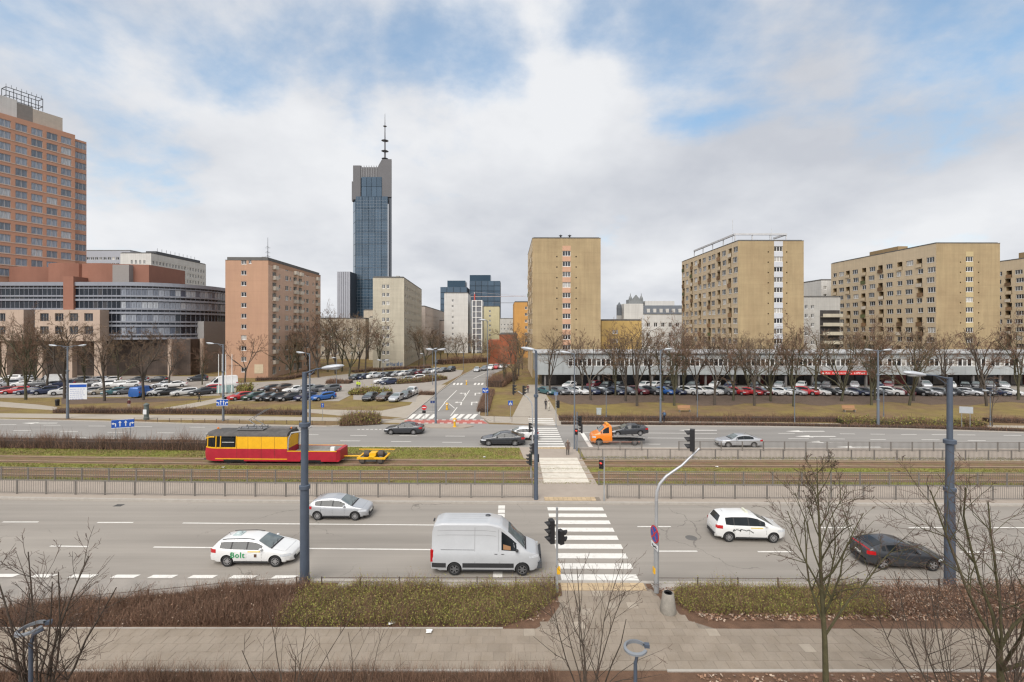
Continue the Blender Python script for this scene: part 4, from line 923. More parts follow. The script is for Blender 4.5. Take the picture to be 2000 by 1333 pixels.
def unit(v): return v/(np.linalg.norm(v)+1e-9)
def grow_tree(rs, Ht, tr, fork=.3, leaders=4, spread=.55, kids=(7, 6, 6), ratio=(.55, .5, .45), rmin=.008, up=.25, leader=False, lean=0.0, wig=.12):
    """levels[0] trunk, [1] limbs, then ever finer branches"""
    levels = [[], [], [], [], []]
    def branch(p, d, L, r, lv, m):
        pts = [np.array(p)]; dd = unit(np.array(d)); s = L/(m-1)
        for i in range(m-1):
            dd = unit(dd+rs.normal(0, wig*((1+.4*lv) if lv else .35), 3)+np.array([0, 0, up*(.5 if lv else .1)*.5])); pts.append(pts[-1]+dd*s)
        tip = max(rmin, r*(.35 if lv < 2 else .3)); rad = np.linspace(r, tip, m)
        levels[min(lv, 4)].append((np.array(pts), rad)); return np.array(pts), rad
    def side(d, ang):
        d = unit(d); q = unit(np.cross(d, rs.normal(0, 1, 3))); return unit(d*math.cos(ang)+q*math.sin(ang))
    def fill(pts, rad, L, lv):
        if lv > 3 or lv-1 >= len(kids): return
        n = max(2, int(rs.normal(kids[lv-1], 1)))
        for i in range(n):
            t = rs.uniform(.22, 1.0); f = t*(len(pts)-1); i0 = min(int(f), len(pts)-2); p = pts[i0]+(pts[i0+1]-pts[i0])*(f-i0); d = pts[i0+1]-pts[i0]
            L2 = L*ratio[lv-1]*rs.uniform(.6, 1.2)*(1.15-.5*t); r2 = max(rmin, rad[i0]*rs.uniform(.4, .65))
            q, rr = branch(p, side(d, rs.uniform(.45, .95)), L2, r2, lv+1, 4 if lv < 3 else 3); fill(q, rr, L2, lv+1)
    d0 = np.array([lean, rs.normal(0, .03), 1.0])
    if leader:
        tp, trad = branch((0, 0, 0), d0, Ht, tr, 0, 10); trad[:] = np.linspace(tr, rmin*1.5, len(trad))
        for i in range(leaders):
            t = fork+(1-fork)*(i+.5)/leaders*.95; f = t*9; i0 = int(f); p = tp[i0]+(tp[min(i0+1, 9)]-tp[i0])*(f-i0); a = i*2.4+rs.uniform(-.4, .4); e = rs.uniform(.38, .68)
            L = Ht*spread*(1.15-t)*rs.uniform(.8, 1.15); q, rr = branch(p, (math.cos(a)*math.sin(e), math.sin(a)*math.sin(e), math.cos(e)), L, max(rmin*2, trad[i0]*.5), 1, 6); fill(q, rr, L, 1)
    else:
        tp, trad = branch((0, 0, 0), d0, Ht*fork, tr, 0, 5); trad[:] = np.linspace(tr, tr*.75, 5)
        for i in range(leaders):
            a = i*2*math.pi/leaders+rs.uniform(-.5, .5); e = rs.uniform(.12, spread); k = rs.integers(3, 5) if i else 4
            L = Ht*(1-fork)*rs.uniform(.8, 1.05)/max(.75, math.cos(e)); q, rr = branch(tp[k], (math.cos(a)*math.sin(e), math.sin(a)*math.sin(e), math.cos(e)), L, tr*rs.uniform(.42, .6), 1, 6); fill(q, rr, L, 1)
    return levels
def tree_meshes(name, rs, mt, mb_, **kw):
    lv = grow_tree(rs, **kw)
    V, Q = tubes(lv[0]+lv[1], 7); trunk = arr_mesh('trunk', V, Q, None, [mb_], True)
    V1, Q1 = tubes(lv[2], 4); V2, Q2 = tubes(lv[3]+lv[4], 3)
    crown = arr_mesh('crown', np.concatenate([V1, V2]), np.concatenate([Q1, Q2+len(V1)]), np.concatenate([np.ones(len(Q1)), np.zeros(len(Q2))]), [mt, mb_])
    return trunk, crown
def plant(meshes, label, loc, s=1.0, rz=0.0, group=None, name='bare_tree', cat='tree'):
    t = thing(name, label, cat, loc, rz, group); t.scale = (s, s, s)
    inst('trunk', meshes[0], t); inst('crown', meshes[1], t); return t
TV = []
for i, (mt, kw) in enumerate(((twig_m, dict(fork=.24, leaders=5, spread=.5)), (twig_r, dict(fork=.3, leaders=4, spread=.45)), (twig_o, dict(fork=.2, leaders=6, spread=.6)), (twig_m, dict(fork=.34, leaders=5, spread=.42)), (twig_r, dict(fork=.18, leaders=6, spread=.55)), (twig_o, dict(fork=.28, leaders=5, spread=.5)))):
    TV.append(tree_meshes('t', np.random.default_rng(20+i), mt, bark_m if i % 2 else bark_g, Ht=12.0, tr=.22, kids=(7, 6, 6), ratio=(.5, .5, .5), rmin=.016, up=.35, **kw))
rows = {
    'back': (772, [1074, 1137, 1202, 1271, 1335, 1464, 1592, 1915]),
    'middle': (783, [1154, 1222, 1294, 1362, 1432, 1505, 1644, 1709, 1784, 1852, 1989]),
    'front': (793, [1244, 1317, 1396, 1473, 1550, 1702, 1776, 1927])}
rd = random.Random(12)
for rname, (py, xs) in rows.items():
    for i, px in enumerate(xs):
        x, y = G(px, py+rd.uniform(-1.5, 1.5)); top = rd.uniform(632, 662); h = ZA(top, y)
        plant(TV[rd.randrange(6)], 'bare tree, %s from the side street in the %s row before the pavilion' % (ORD[i], rname), (x, y, 0), h/12.6, rd.uniform(0, 6.28), 'bare trees in rows before the shop pavilion')
left = [(18, 766, 640), (50, 781, 632), (72, 757, 640), (92, 760, 650), (126, 779, 628), (204, 784, 640), (280, 782, 636), (330, 757, 655), (232, 752, 660), (165, 750, 655), (395, 752, 680)]
for i, (px, py, top) in enumerate(sorted(left)):
    x, y = G(px, py); plant(TV[rd.randrange(6)], 'bare tree, %s from the left edge before the glass office' % ORD[i], (x, y, 0), ZA(top, y)/12.6, rd.uniform(0, 6.28), 'bare trees before the glass office')
x, y = G(478, 748); plant(TV[1], 'slim bare tree standing alone before the salmon gable', (x, y, 0), ZA(652, y)/12.6, 1.0)
mid = [(566, 735, 650), (582, 730, 645), (602, 727, 640), (622, 738, 625), (640, 727, 615), (655, 731, 620), (668, 726, 616), (682, 736, 618), (700, 724, 620), (714, 729, 635), (742, 723, 632)]
for i, (px, py, top) in enumerate(mid):
    x, y = G(px, py); plant(TV[rd.randrange(6)], 'bare tree, %s from the salmon block in the clump before the cream block' % ORD[i], (x, y, 0), ZA(top, y)/12.6, rd.uniform(0, 6.28), 'clump of bare trees between salmon and cream block')
far = [(818, 715, 645), (832, 716, 640), (846, 712, 640), (860, 708, 650), (875, 706, 655), (893, 708, 655), (905, 704, 655), (925, 701, 655), (940, 703, 665), (955, 712, 660), (975, 708, 665)]
for i, (px, py, top) in enumerate(far):
    x, y = G(px, py); plant(TV[rd.randrange(6)], 'bare tree, %s beyond the cream block along the side street' % ORD[i], (x, y, 0), ZA(top, y)/12.6, rd.uniform(0, 6.28), 'bare trees far up the side street')
kb = [(998, 716, 650), (1004, 744, 655), (1013, 735, 640), (1020, 722, 650), (985, 752, 690), (1003, 772, 700)]
for i, (px, py, top) in enumerate(sorted(kb)):
    x, y = G(px, py); plant(TV[rd.randrange(6)], 'bare tree, %s between side street and crossing path' % ORD[i], (x, y, 0), ZA(top, y)/12.6, rd.uniform(0, 6.28), 'bare trees beside the crossing path')

twig_n = mat('near_twigs', (.105, .068, .052), .95, var=.25, scale=1); bark_n = mat('near_bark', (.07, .055, .042), .95, var=.3, scale=4, fine=.25, bump=.6, bscale=30); bark_gn = mat('near_bark_mossy', (.080, .072, .036), .95, var=.3, scale=4, fine=.25, bump=.6, bscale=30)
# near trees: each grown on its own, bases below the picture
def near_tree(label, px, Y, top, seed, lean=0.0, mt=None, mb_=None, name='bare_tree', cat='tree', **kw):
    h = ZA(top, Y); m = tree_meshes('n', np.random.default_rng(seed), twig_n if Y < 30 else mt, (bark_gn if mb_ is bark_g else bark_n) if Y < 30 else bark_m, Ht=h*(.96 if kw.get('leader') else .83), lean=lean, **kw)
    return plant(m, label, (XA(px, Y), Y, .09), 1.0, 0.0, None, name, cat)
near_tree('mossy bare tree with straight trunk before the green shrub bed', 1612, 15.2, 872, 41, 0.0, twig_m, bark_g, tr=.115, fork=.33, leaders=16, spread=.46, kids=(9, 5, 3), ratio=(.5, .42, .45), rmin=.0055, up=.3, leader=True, wig=.07)
near_tree('large forked bare tree at the lower corner beside the thick lamp post', 1962, 15.0, 842, 43, -.05, twig_m, bark_g, tr=.115, fork=.34, leaders=6, spread=.62, kids=(9, 6, 4), ratio=(.5, .42, .45), rmin=.0055, up=.3, wig=.09)
near_tree('multi stemmed bare tree over the brown hedge near the taxi side', 78, 13.6, 1028, 45, .0, twig_r, bark_m, tr=.075, fork=.24, leaders=9, spread=.48, kids=(10, 5, 3), ratio=(.36, .42, .45), rmin=.0048, up=.25, wig=.06)
near_tree('thin stemmed bare young tree in front of the zebra crossing', 1150, 14.6, 1075, 47, .0, twig_r, bark_m, tr=.055, fork=.16, leaders=7, spread=.45, kids=(7, 4, 2), ratio=(.45, .42, .45), rmin=.0048, up=.3, wig=.06)
near_tree('sparse bare sapling with whippy shoots below the taxi', 560, 14.4, 1150, 49, -.08, twig_o, bark_m, tr=.045, fork=.15, leaders=5, spread=.6, kids=(5, 3), ratio=(.5, .5, .45), rmin=.0048, up=.35, wig=.06, name='bare_sapling')
near_tree('low bare sapling leaning over the footpath below the van', 690, 14.6, 1215, 51, .12, twig_r, bark_m, tr=.035, fork=.12, leaders=4, spread=.65, kids=(5, 3), ratio=(.5, .5, .45), rmin=.0045, up=.3, wig=.06, name='bare_sapling')
near_tree('twiggy bare shrub at the foot of the large forked tree', 1890, 14.2, 1120, 53, .0, twig_r, bark_m, tr=.05, fork=.06, leaders=10, spread=.8, kids=(9, 6), ratio=(.5, .42, .45), rmin=.0052, up=.3, wig=.08, name='bare_shrub', cat='shrub')
near_tree('small bare whip rising beside the near lamp post on the right', 1985, 16.0, 1000, 55, .0, twig_r, bark_m, tr=.05, fork=.1, leaders=7, spread=.6, kids=(8, 5), ratio=(.5, .42, .45), rmin=.005, up=.3, wig=.08, name='bare_shrub', cat='shrub')
near_tree('slender bare sapling behind the lane direction board', 1938, 62.0, 735, 56, 0, twig_r, bark_m, tr=.07, fork=.3, leaders=6, spread=.4, kids=(6, 4), rmin=.012, leader=True, name='bare_sapling')

# hedges and shrub beds
def twig_cloud(base, n, hmin, hmax, spread, w, rs, mats_n, leaves=0, leaf=.045, leaf_m=(0,), lo=0.0):
    """base(n) -> (n,2) ground points; ribbons of two quads and small leaf quads"""
    P = base(n); h = rs.uniform(hmin, hmax, n)*rs.uniform(.7, 1.0, n)*(1+.28*np.sin(P[:, 0]*2.1+1.3)*np.sin(P[:, 1]*2.9)+.18*np.sin(P[:, 0]*.83)+.15*np.sin(P[:, 0]*4.7+P[:, 1]*3))*np.where(rs.random(n) < .04, 1.55, 1.0); a = rs.uniform(0, 2*np.pi, n); sp = rs.normal(0, spread, n)
    d = np.stack([np.cos(a)*sp, np.sin(a)*sp, np.ones(n)], 1); d /= np.linalg.norm(d, axis=1, keepdims=True)
    p0 = np.concatenate([P, np.full((n, 1), .08)+rs.uniform(0, 1, (n, 1))*lo], 1); L = h[:, None]
    p1 = p0+d*L*.5+rs.normal(0, .05, (n, 3)); p2 = p0+d*L+rs.normal(0, .10, (n, 3)); p2[:, 2] = np.maximum(p2[:, 2], .12)
    ang = rs.uniform(0, np.pi, n); s = np.stack([np.cos(ang), np.sin(ang), rs.uniform(-.3, .3, n)], 1)*w/2
    V = np.stack([p0-s, p0+s, p1-s*.8, p1+s*.8, p2-s*.35, p2+s*.35], 1).reshape(-1, 3); i = np.arange(n)[:, None]*6
    Q = np.concatenate([i+np.array([0, 1, 3, 2]), i+np.array([2, 3, 5, 4])], 1).reshape(-1, 4); mi = np.repeat(rs.choice(mats_n, n), 2)
    lv = None
    if leaves:
        k = rs.integers(0, n, leaves); t = rs.uniform(.25, 1.05, leaves)[:, None]; c = p0[k]*(1-t)+p2[k]*t+rs.normal(0, .05, (leaves, 3)); c[:, 2] = np.maximum(c[:, 2], .13)
        u = rs.normal(0, 1, (leaves, 3)); u /= np.linalg.norm(u, axis=1, keepdims=True); v = np.cross(u, rs.normal(0, 1, (leaves, 3))); v /= np.linalg.norm(v, axis=1, keepdims=True)
        sz = (leaf*rs.uniform(.5, 1.2, leaves))[:, None]; LV = np.stack([c-u*sz-v*sz*.5, c+u*sz-v*sz*.5, c+u*sz+v*sz*.5, c-u*sz+v*sz*.5], 1).reshape(-1, 3)
        lv = (LV, np.arange(leaves*4).reshape(-1, 4), rs.choice(leaf_m, leaves))
    return (V, Q, mi), lv
hb = [mat('hedge_twig_%d' % i, c, .95, var=.3, scale=2) for i, c in enumerate(((.205, .118, .080), (.15, .09, .062), (.26, .16, .105), (.10, .068, .046)))]
lg = [mat('leaf_%d' % i, c, .8, var=.25, scale=3) for i, c in enumerate(((.245, .25, .05), (.18, .205, .044), (.31, .285, .07), (.25, .175, .075)))]
lb = [mat('dead_leaf_%d' % i, c, .9, var=.25, scale=3) for i, c in enumerate(((.22, .125, .08), (.30, .18, .115), (.15, .085, .06), (.40, .31, .24)))]
def bed(label, poly, n, h, spread, w, seed, leaves=0, leaf=.045, palette='brown', name='hedge', cat='hedge', lo=0.0, leafset=None, z=0.0, group=None):
    rs = np.random.default_rng(seed); xs = [p[0] for p in poly]; ys = [p[1] for p in poly]
    def base(k):
        out = np.empty((0, 2)); pl = np.array(poly)
        while len(out) < k:
            q = np.stack([rs.uniform(min(xs), max(xs), k*2), rs.uniform(min(ys), max(ys), k*2)], 1); c = np.zeros(len(q), bool)
            for (x0, y0), (x1, y1) in zip(pl, np.roll(pl, -1, 0)):
                e = (y0 > q[:, 1]) != (y1 > q[:, 1]); c ^= e & (q[:, 0] < (x1-x0)*(q[:, 1]-y0)/(y1-y0+1e-12)+x0)
            out = np.concatenate([out, q[c]])
        q = out[:k]; clump = np.sin(q[:, 0]*1.7+seed)*np.sin(q[:, 1]*2.3+seed*2)+np.sin(q[:, 0]*.6+seed)
        return q[np.argsort(rs.random(len(q))+clump*.0)]
    tw, lv = twig_cloud(base, n, h*.45, h*1.12, spread, w, rs, (0, 0, 1, 2, 3), leaves, leaf, (0, 1, 2, 3), lo)
    t = thing(name, label, cat, (0, 0, z), 0, group)
    inst('twigs', arr_mesh('twigs', *tw, hb), t)
    if lv: inst('leaves', arr_mesh('leaves', *lv, leafset or (lg if palette == 'green' else lb)), t)
    return t
bedL = [(-30, 20.5), (-10.2, 20.5), (-10.2, 23.25), (-11.2, 23.45), (-14.4, 23.25), (-17.8, 22.55), (-21.5, 21.95), (-25.5, 21.35), (-30, 21.0)]
bed('reddish brown leafless shrub bed beside the lay-by', bedL, 40000, .68, .55, .011, 61, 5000, .028)
bed('olive green shrub bed in front of the white van', [(-10.4, 20.5), (-.4, 20.5), (1.0, 21.2), (2.15, 22.7), (2.2, 23.35), (-10.4, 23.35)], 34000, .70, .55, .011, 62, 62000, .026, 'green')
bed('low green shrub bed beside the concrete litter bin', [(8.2, 21.6), (9.6, 21.3), (17.2, 21.2), (18.2, 23.3), (8.6, 23.3), (7.9, 22.6)], 18000, .58, .55, .011, 63, 34000, .026, 'green')
bed('russet shrub bed full of dead leaves at the picture edge', [(17.4, 21.2), (29, 21.0), (29, 23.3), (18.2, 23.3)], 15000, .66, .6, .011, 64, 20000, .038)
bed('brown clipped hedge along the bottom of the picture', [(-24, 15.4), (1.55, 15.4), (1.75, 16.6), (1.6, 17.62), (-24, 17.62)], 42000, .62, .38, .0095, 65, 2500, .02)
def litter(name, poly, n, s, seed, z=.14, ms=None):
    rs = np.random.default_rng(seed); xs = [p[0] for p in poly]; ys = [p[1] for p in poly]; P = []
    while len(P) < n:
        q = (rs.uniform(min(xs), max(xs)), rs.uniform(min(ys), max(ys)))
        if inside(q, poly): P.append(q)
    P = np.array(P); c = np.concatenate([P, z+rs.uniform(0, .03, (n, 1))], 1); u = rs.normal(0, 1, (n, 3))*np.array([1, 1, .35]); u /= np.linalg.norm(u, axis=1, keepdims=True); v = np.cross(u, rs.normal(0, .3, (n, 3))+np.array([0, 0, 1])); v /= np.linalg.norm(v, axis=1, keepdims=True)
    sz = (s*rs.uniform(.5, 1.3, n))[:, None]; V = np.stack([c-u*sz-v*sz*.6, c+u*sz-v*sz*.6, c+u*sz+v*sz*.6, c-u*sz+v*sz*.6], 1).reshape(-1, 3)
    o = inst(name, arr_mesh(name, V, np.arange(n*4).reshape(-1, 4), rs.integers(0, 4, n), ms or lb)); return tag(o, kind='stuff')
tag(litter('fallen_leaves', [(7.2, 23.5), (8.8, 20.85), (30, 20.85), (30, 23.6)], 9000, .05, 71), 'dead brown leaves strewn under the shrubs by the litter bin', 'leaves')
tag(litter('fallen_leaves', [(-30, 20.8), (1.5, 20.8), (2.4, 22.8), (2.3, 23.5), (-30, 21.6)], 4500, .04, 72), 'dead leaves along the edge of the long shrub bed', 'leaves')
tag(litter('fallen_leaves', [(8, 15.5), (28, 15.5), (28, 17.6), (7, 17.6)], 2500, .05, 73), 'dead leaves on the soil at the lower edge', 'leaves')
# far hedges
def hedge_line(label, pts, width, h, n, w, seed, leaves=0, palette='brown', name='hedge', cat='hedge', core=True, leaf=.08):
    pts = [Vector((p[0], p[1], 0)) for p in pts]; L_, R_ = [], []
    for i, p in enumerate(pts):
        tt = (pts[min(i+1, len(pts)-1)]-pts[max(i-1, 0)]).normalized(); nn = Vector((-tt.y, tt.x, 0))*width/2; L_.append((p.x+nn.x, p.y+nn.y)); R_.append((p.x-nn.x, p.y-nn.y))
    t = bed(label, R_+L_[::-1], n, h, .32, w, seed, leaves, leaf, palette, name, cat)
    if core:
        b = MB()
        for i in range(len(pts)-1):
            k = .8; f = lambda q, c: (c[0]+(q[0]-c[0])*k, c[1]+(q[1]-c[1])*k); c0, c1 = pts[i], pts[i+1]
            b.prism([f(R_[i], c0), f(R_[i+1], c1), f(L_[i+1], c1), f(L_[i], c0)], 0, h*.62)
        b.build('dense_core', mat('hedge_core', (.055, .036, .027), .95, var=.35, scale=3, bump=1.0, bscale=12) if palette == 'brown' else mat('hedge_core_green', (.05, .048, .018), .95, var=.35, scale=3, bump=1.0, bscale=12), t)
    return t
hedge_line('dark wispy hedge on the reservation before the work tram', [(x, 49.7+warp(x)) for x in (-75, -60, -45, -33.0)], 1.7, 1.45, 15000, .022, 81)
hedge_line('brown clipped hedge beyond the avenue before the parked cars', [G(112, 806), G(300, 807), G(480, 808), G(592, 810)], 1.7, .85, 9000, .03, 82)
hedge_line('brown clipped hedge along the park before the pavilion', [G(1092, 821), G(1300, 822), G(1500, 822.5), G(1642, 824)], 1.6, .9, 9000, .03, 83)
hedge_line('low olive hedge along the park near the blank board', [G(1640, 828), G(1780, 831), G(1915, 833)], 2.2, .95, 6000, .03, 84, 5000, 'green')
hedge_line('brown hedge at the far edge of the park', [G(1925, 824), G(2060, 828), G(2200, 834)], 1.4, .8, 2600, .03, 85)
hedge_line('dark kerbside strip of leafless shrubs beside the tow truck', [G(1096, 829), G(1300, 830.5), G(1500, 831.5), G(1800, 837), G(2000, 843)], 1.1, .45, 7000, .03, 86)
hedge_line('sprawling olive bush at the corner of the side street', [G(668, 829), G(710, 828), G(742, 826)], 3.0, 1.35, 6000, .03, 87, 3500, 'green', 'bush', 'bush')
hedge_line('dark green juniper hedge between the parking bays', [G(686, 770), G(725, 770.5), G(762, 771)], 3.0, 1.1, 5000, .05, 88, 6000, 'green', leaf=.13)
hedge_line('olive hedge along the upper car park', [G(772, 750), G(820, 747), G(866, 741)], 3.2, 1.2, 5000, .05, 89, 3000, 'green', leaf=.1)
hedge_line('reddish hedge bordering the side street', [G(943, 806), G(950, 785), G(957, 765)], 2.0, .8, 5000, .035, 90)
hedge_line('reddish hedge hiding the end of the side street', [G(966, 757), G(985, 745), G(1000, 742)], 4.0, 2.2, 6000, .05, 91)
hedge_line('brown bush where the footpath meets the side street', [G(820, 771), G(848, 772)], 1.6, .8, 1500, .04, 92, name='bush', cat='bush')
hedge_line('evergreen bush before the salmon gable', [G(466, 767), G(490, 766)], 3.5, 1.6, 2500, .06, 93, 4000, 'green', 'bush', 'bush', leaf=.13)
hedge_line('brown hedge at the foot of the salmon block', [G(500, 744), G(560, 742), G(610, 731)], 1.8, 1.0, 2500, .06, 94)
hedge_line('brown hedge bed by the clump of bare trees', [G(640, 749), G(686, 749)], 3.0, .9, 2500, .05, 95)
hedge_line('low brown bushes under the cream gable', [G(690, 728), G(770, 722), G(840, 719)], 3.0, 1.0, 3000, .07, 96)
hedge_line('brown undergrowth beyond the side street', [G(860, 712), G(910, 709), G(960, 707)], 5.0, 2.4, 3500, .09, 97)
# grass blades over the tram lawn
def blades(label, y0, y1, x0, x1, n, h, seed, zb=.1, w=.03):
    rs = np.random.default_rng(seed); x = rs.uniform(x0, x1, n); y = rs.uniform(y0, y1, n)+np.array([warp(q) for q in x]); a = rs.uniform(0, np.pi, n); hh = h*rs.uniform(.4, 1.2, n); dx = rs.normal(0, .05, n); dy = rs.normal(0, .05, n)
    V = np.stack([np.stack([x-np.cos(a)*w, y-np.sin(a)*w, np.full(n, zb)], 1), np.stack([x+np.cos(a)*w, y+np.sin(a)*w, np.full(n, zb)], 1), np.stack([x+dx, y+dy, zb+hh], 1)], 1).reshape(-1, 3)
    gm = [mat('blade_%d' % i, c, .9, var=.2, scale=2) for i, c in enumerate(((.20, .215, .048), (.26, .215, .075), (.15, .175, .038), (.22, .16, .08)))]
    t = np.clip((np.sin(x*.55+y*.9)+np.sin(x*.21-y*1.7+1.3))*.9+1.6+rs.normal(0, .8, n), 0, 3).astype(int)
    return tag(inst('grass', arr_mesh('grass', V, np.arange(n*3).reshape(-1, 3), t, gm)), label, 'grass', kind='stuff')
blades('rough winter grass beside the near tram track', 42.6, 43.8, -60, 60, 16000, .12, 101)
blades('rough winter grass strip beyond the far tram track', 46.6, 50.9, -62, .8, 34000, .12, 102)
blades('thin grass strip under the platform railing', 46.5, 47.5, 7.2, 62, 9000, .11, 103)
blades('thin grass strip between median pavement and near rails', 39.05, 39.9, -60, 60, 12000, .11, 104)
# ------------------------------------------------------------------ vehicles
def paint(name, c, metal=.0, rough=.32): return mat('paint_'+name, c, rough, metal=metal, var=.05, scale=1.2, spec=.5, coat=.55, coord='obj', fine=.02, fscale=12)
PA = {'white': paint('white', (.66, .66, .655)), 'silver': paint('silver', (.42, .43, .45), .35), 'grey': paint('grey', (.13, .135, .145), .3), 'dark': paint('dark', (.038, .041, .048), .2), 'black': paint('black', (.014, .015, .018)),
      'navy': paint('navy', (.022, .032, .075), .2), 'blue': paint('blue', (.03, .13, .42), .2), 'red': paint('red', (.42, .025, .03)), 'maroon': paint('maroon', (.13, .022, .03), .2), 'green': paint('green', (.03, .07, .055), .2), 'beige': paint('beige', (.36, .32, .26), .2),
      'orange': paint('orange', (.72, .20, .015)), 'teal': paint('teal', (.05, .13, .15), .2), 'brown': paint('brown', (.10, .07, .055), .2)}
glass_m = mat('car_glass', (.012, .015, .018), .05, var=.25, scale=1.5, spec=.42, coord='obj')
screen_m = mat('windscreen_glass', (.11, .135, .14), .05, var=.35, scale=2.0, spec=.8, coord='obj')
rubber_m = mat('tyre_rubber', (.022, .022, .023), .85, var=.2, scale=6, coord='obj')
trim_m = mat('black_trim', (.03, .03, .032), .6, var=.15, scale=4, coord='obj')
under_m = mat('wheel_well', (.012, .012, .012), .95, var=.1, coord='obj')
alloy_m = mat('alloy', (.40, .40, .41), .35, metal=.6, var=.08, scale=5, coord='obj')
lampw_m = mat('headlamp', (.55, .57, .60), .12, var=.2, scale=9, spec=.8, coord='obj')
lampr_m = mat('tail_lamp', (.42, .012, .015), .2, var=.15, scale=9, spec=.7, coord='obj')
plate_m = mat('number_plate', (.62, .62, .58), .5, var=.05, coord='obj')
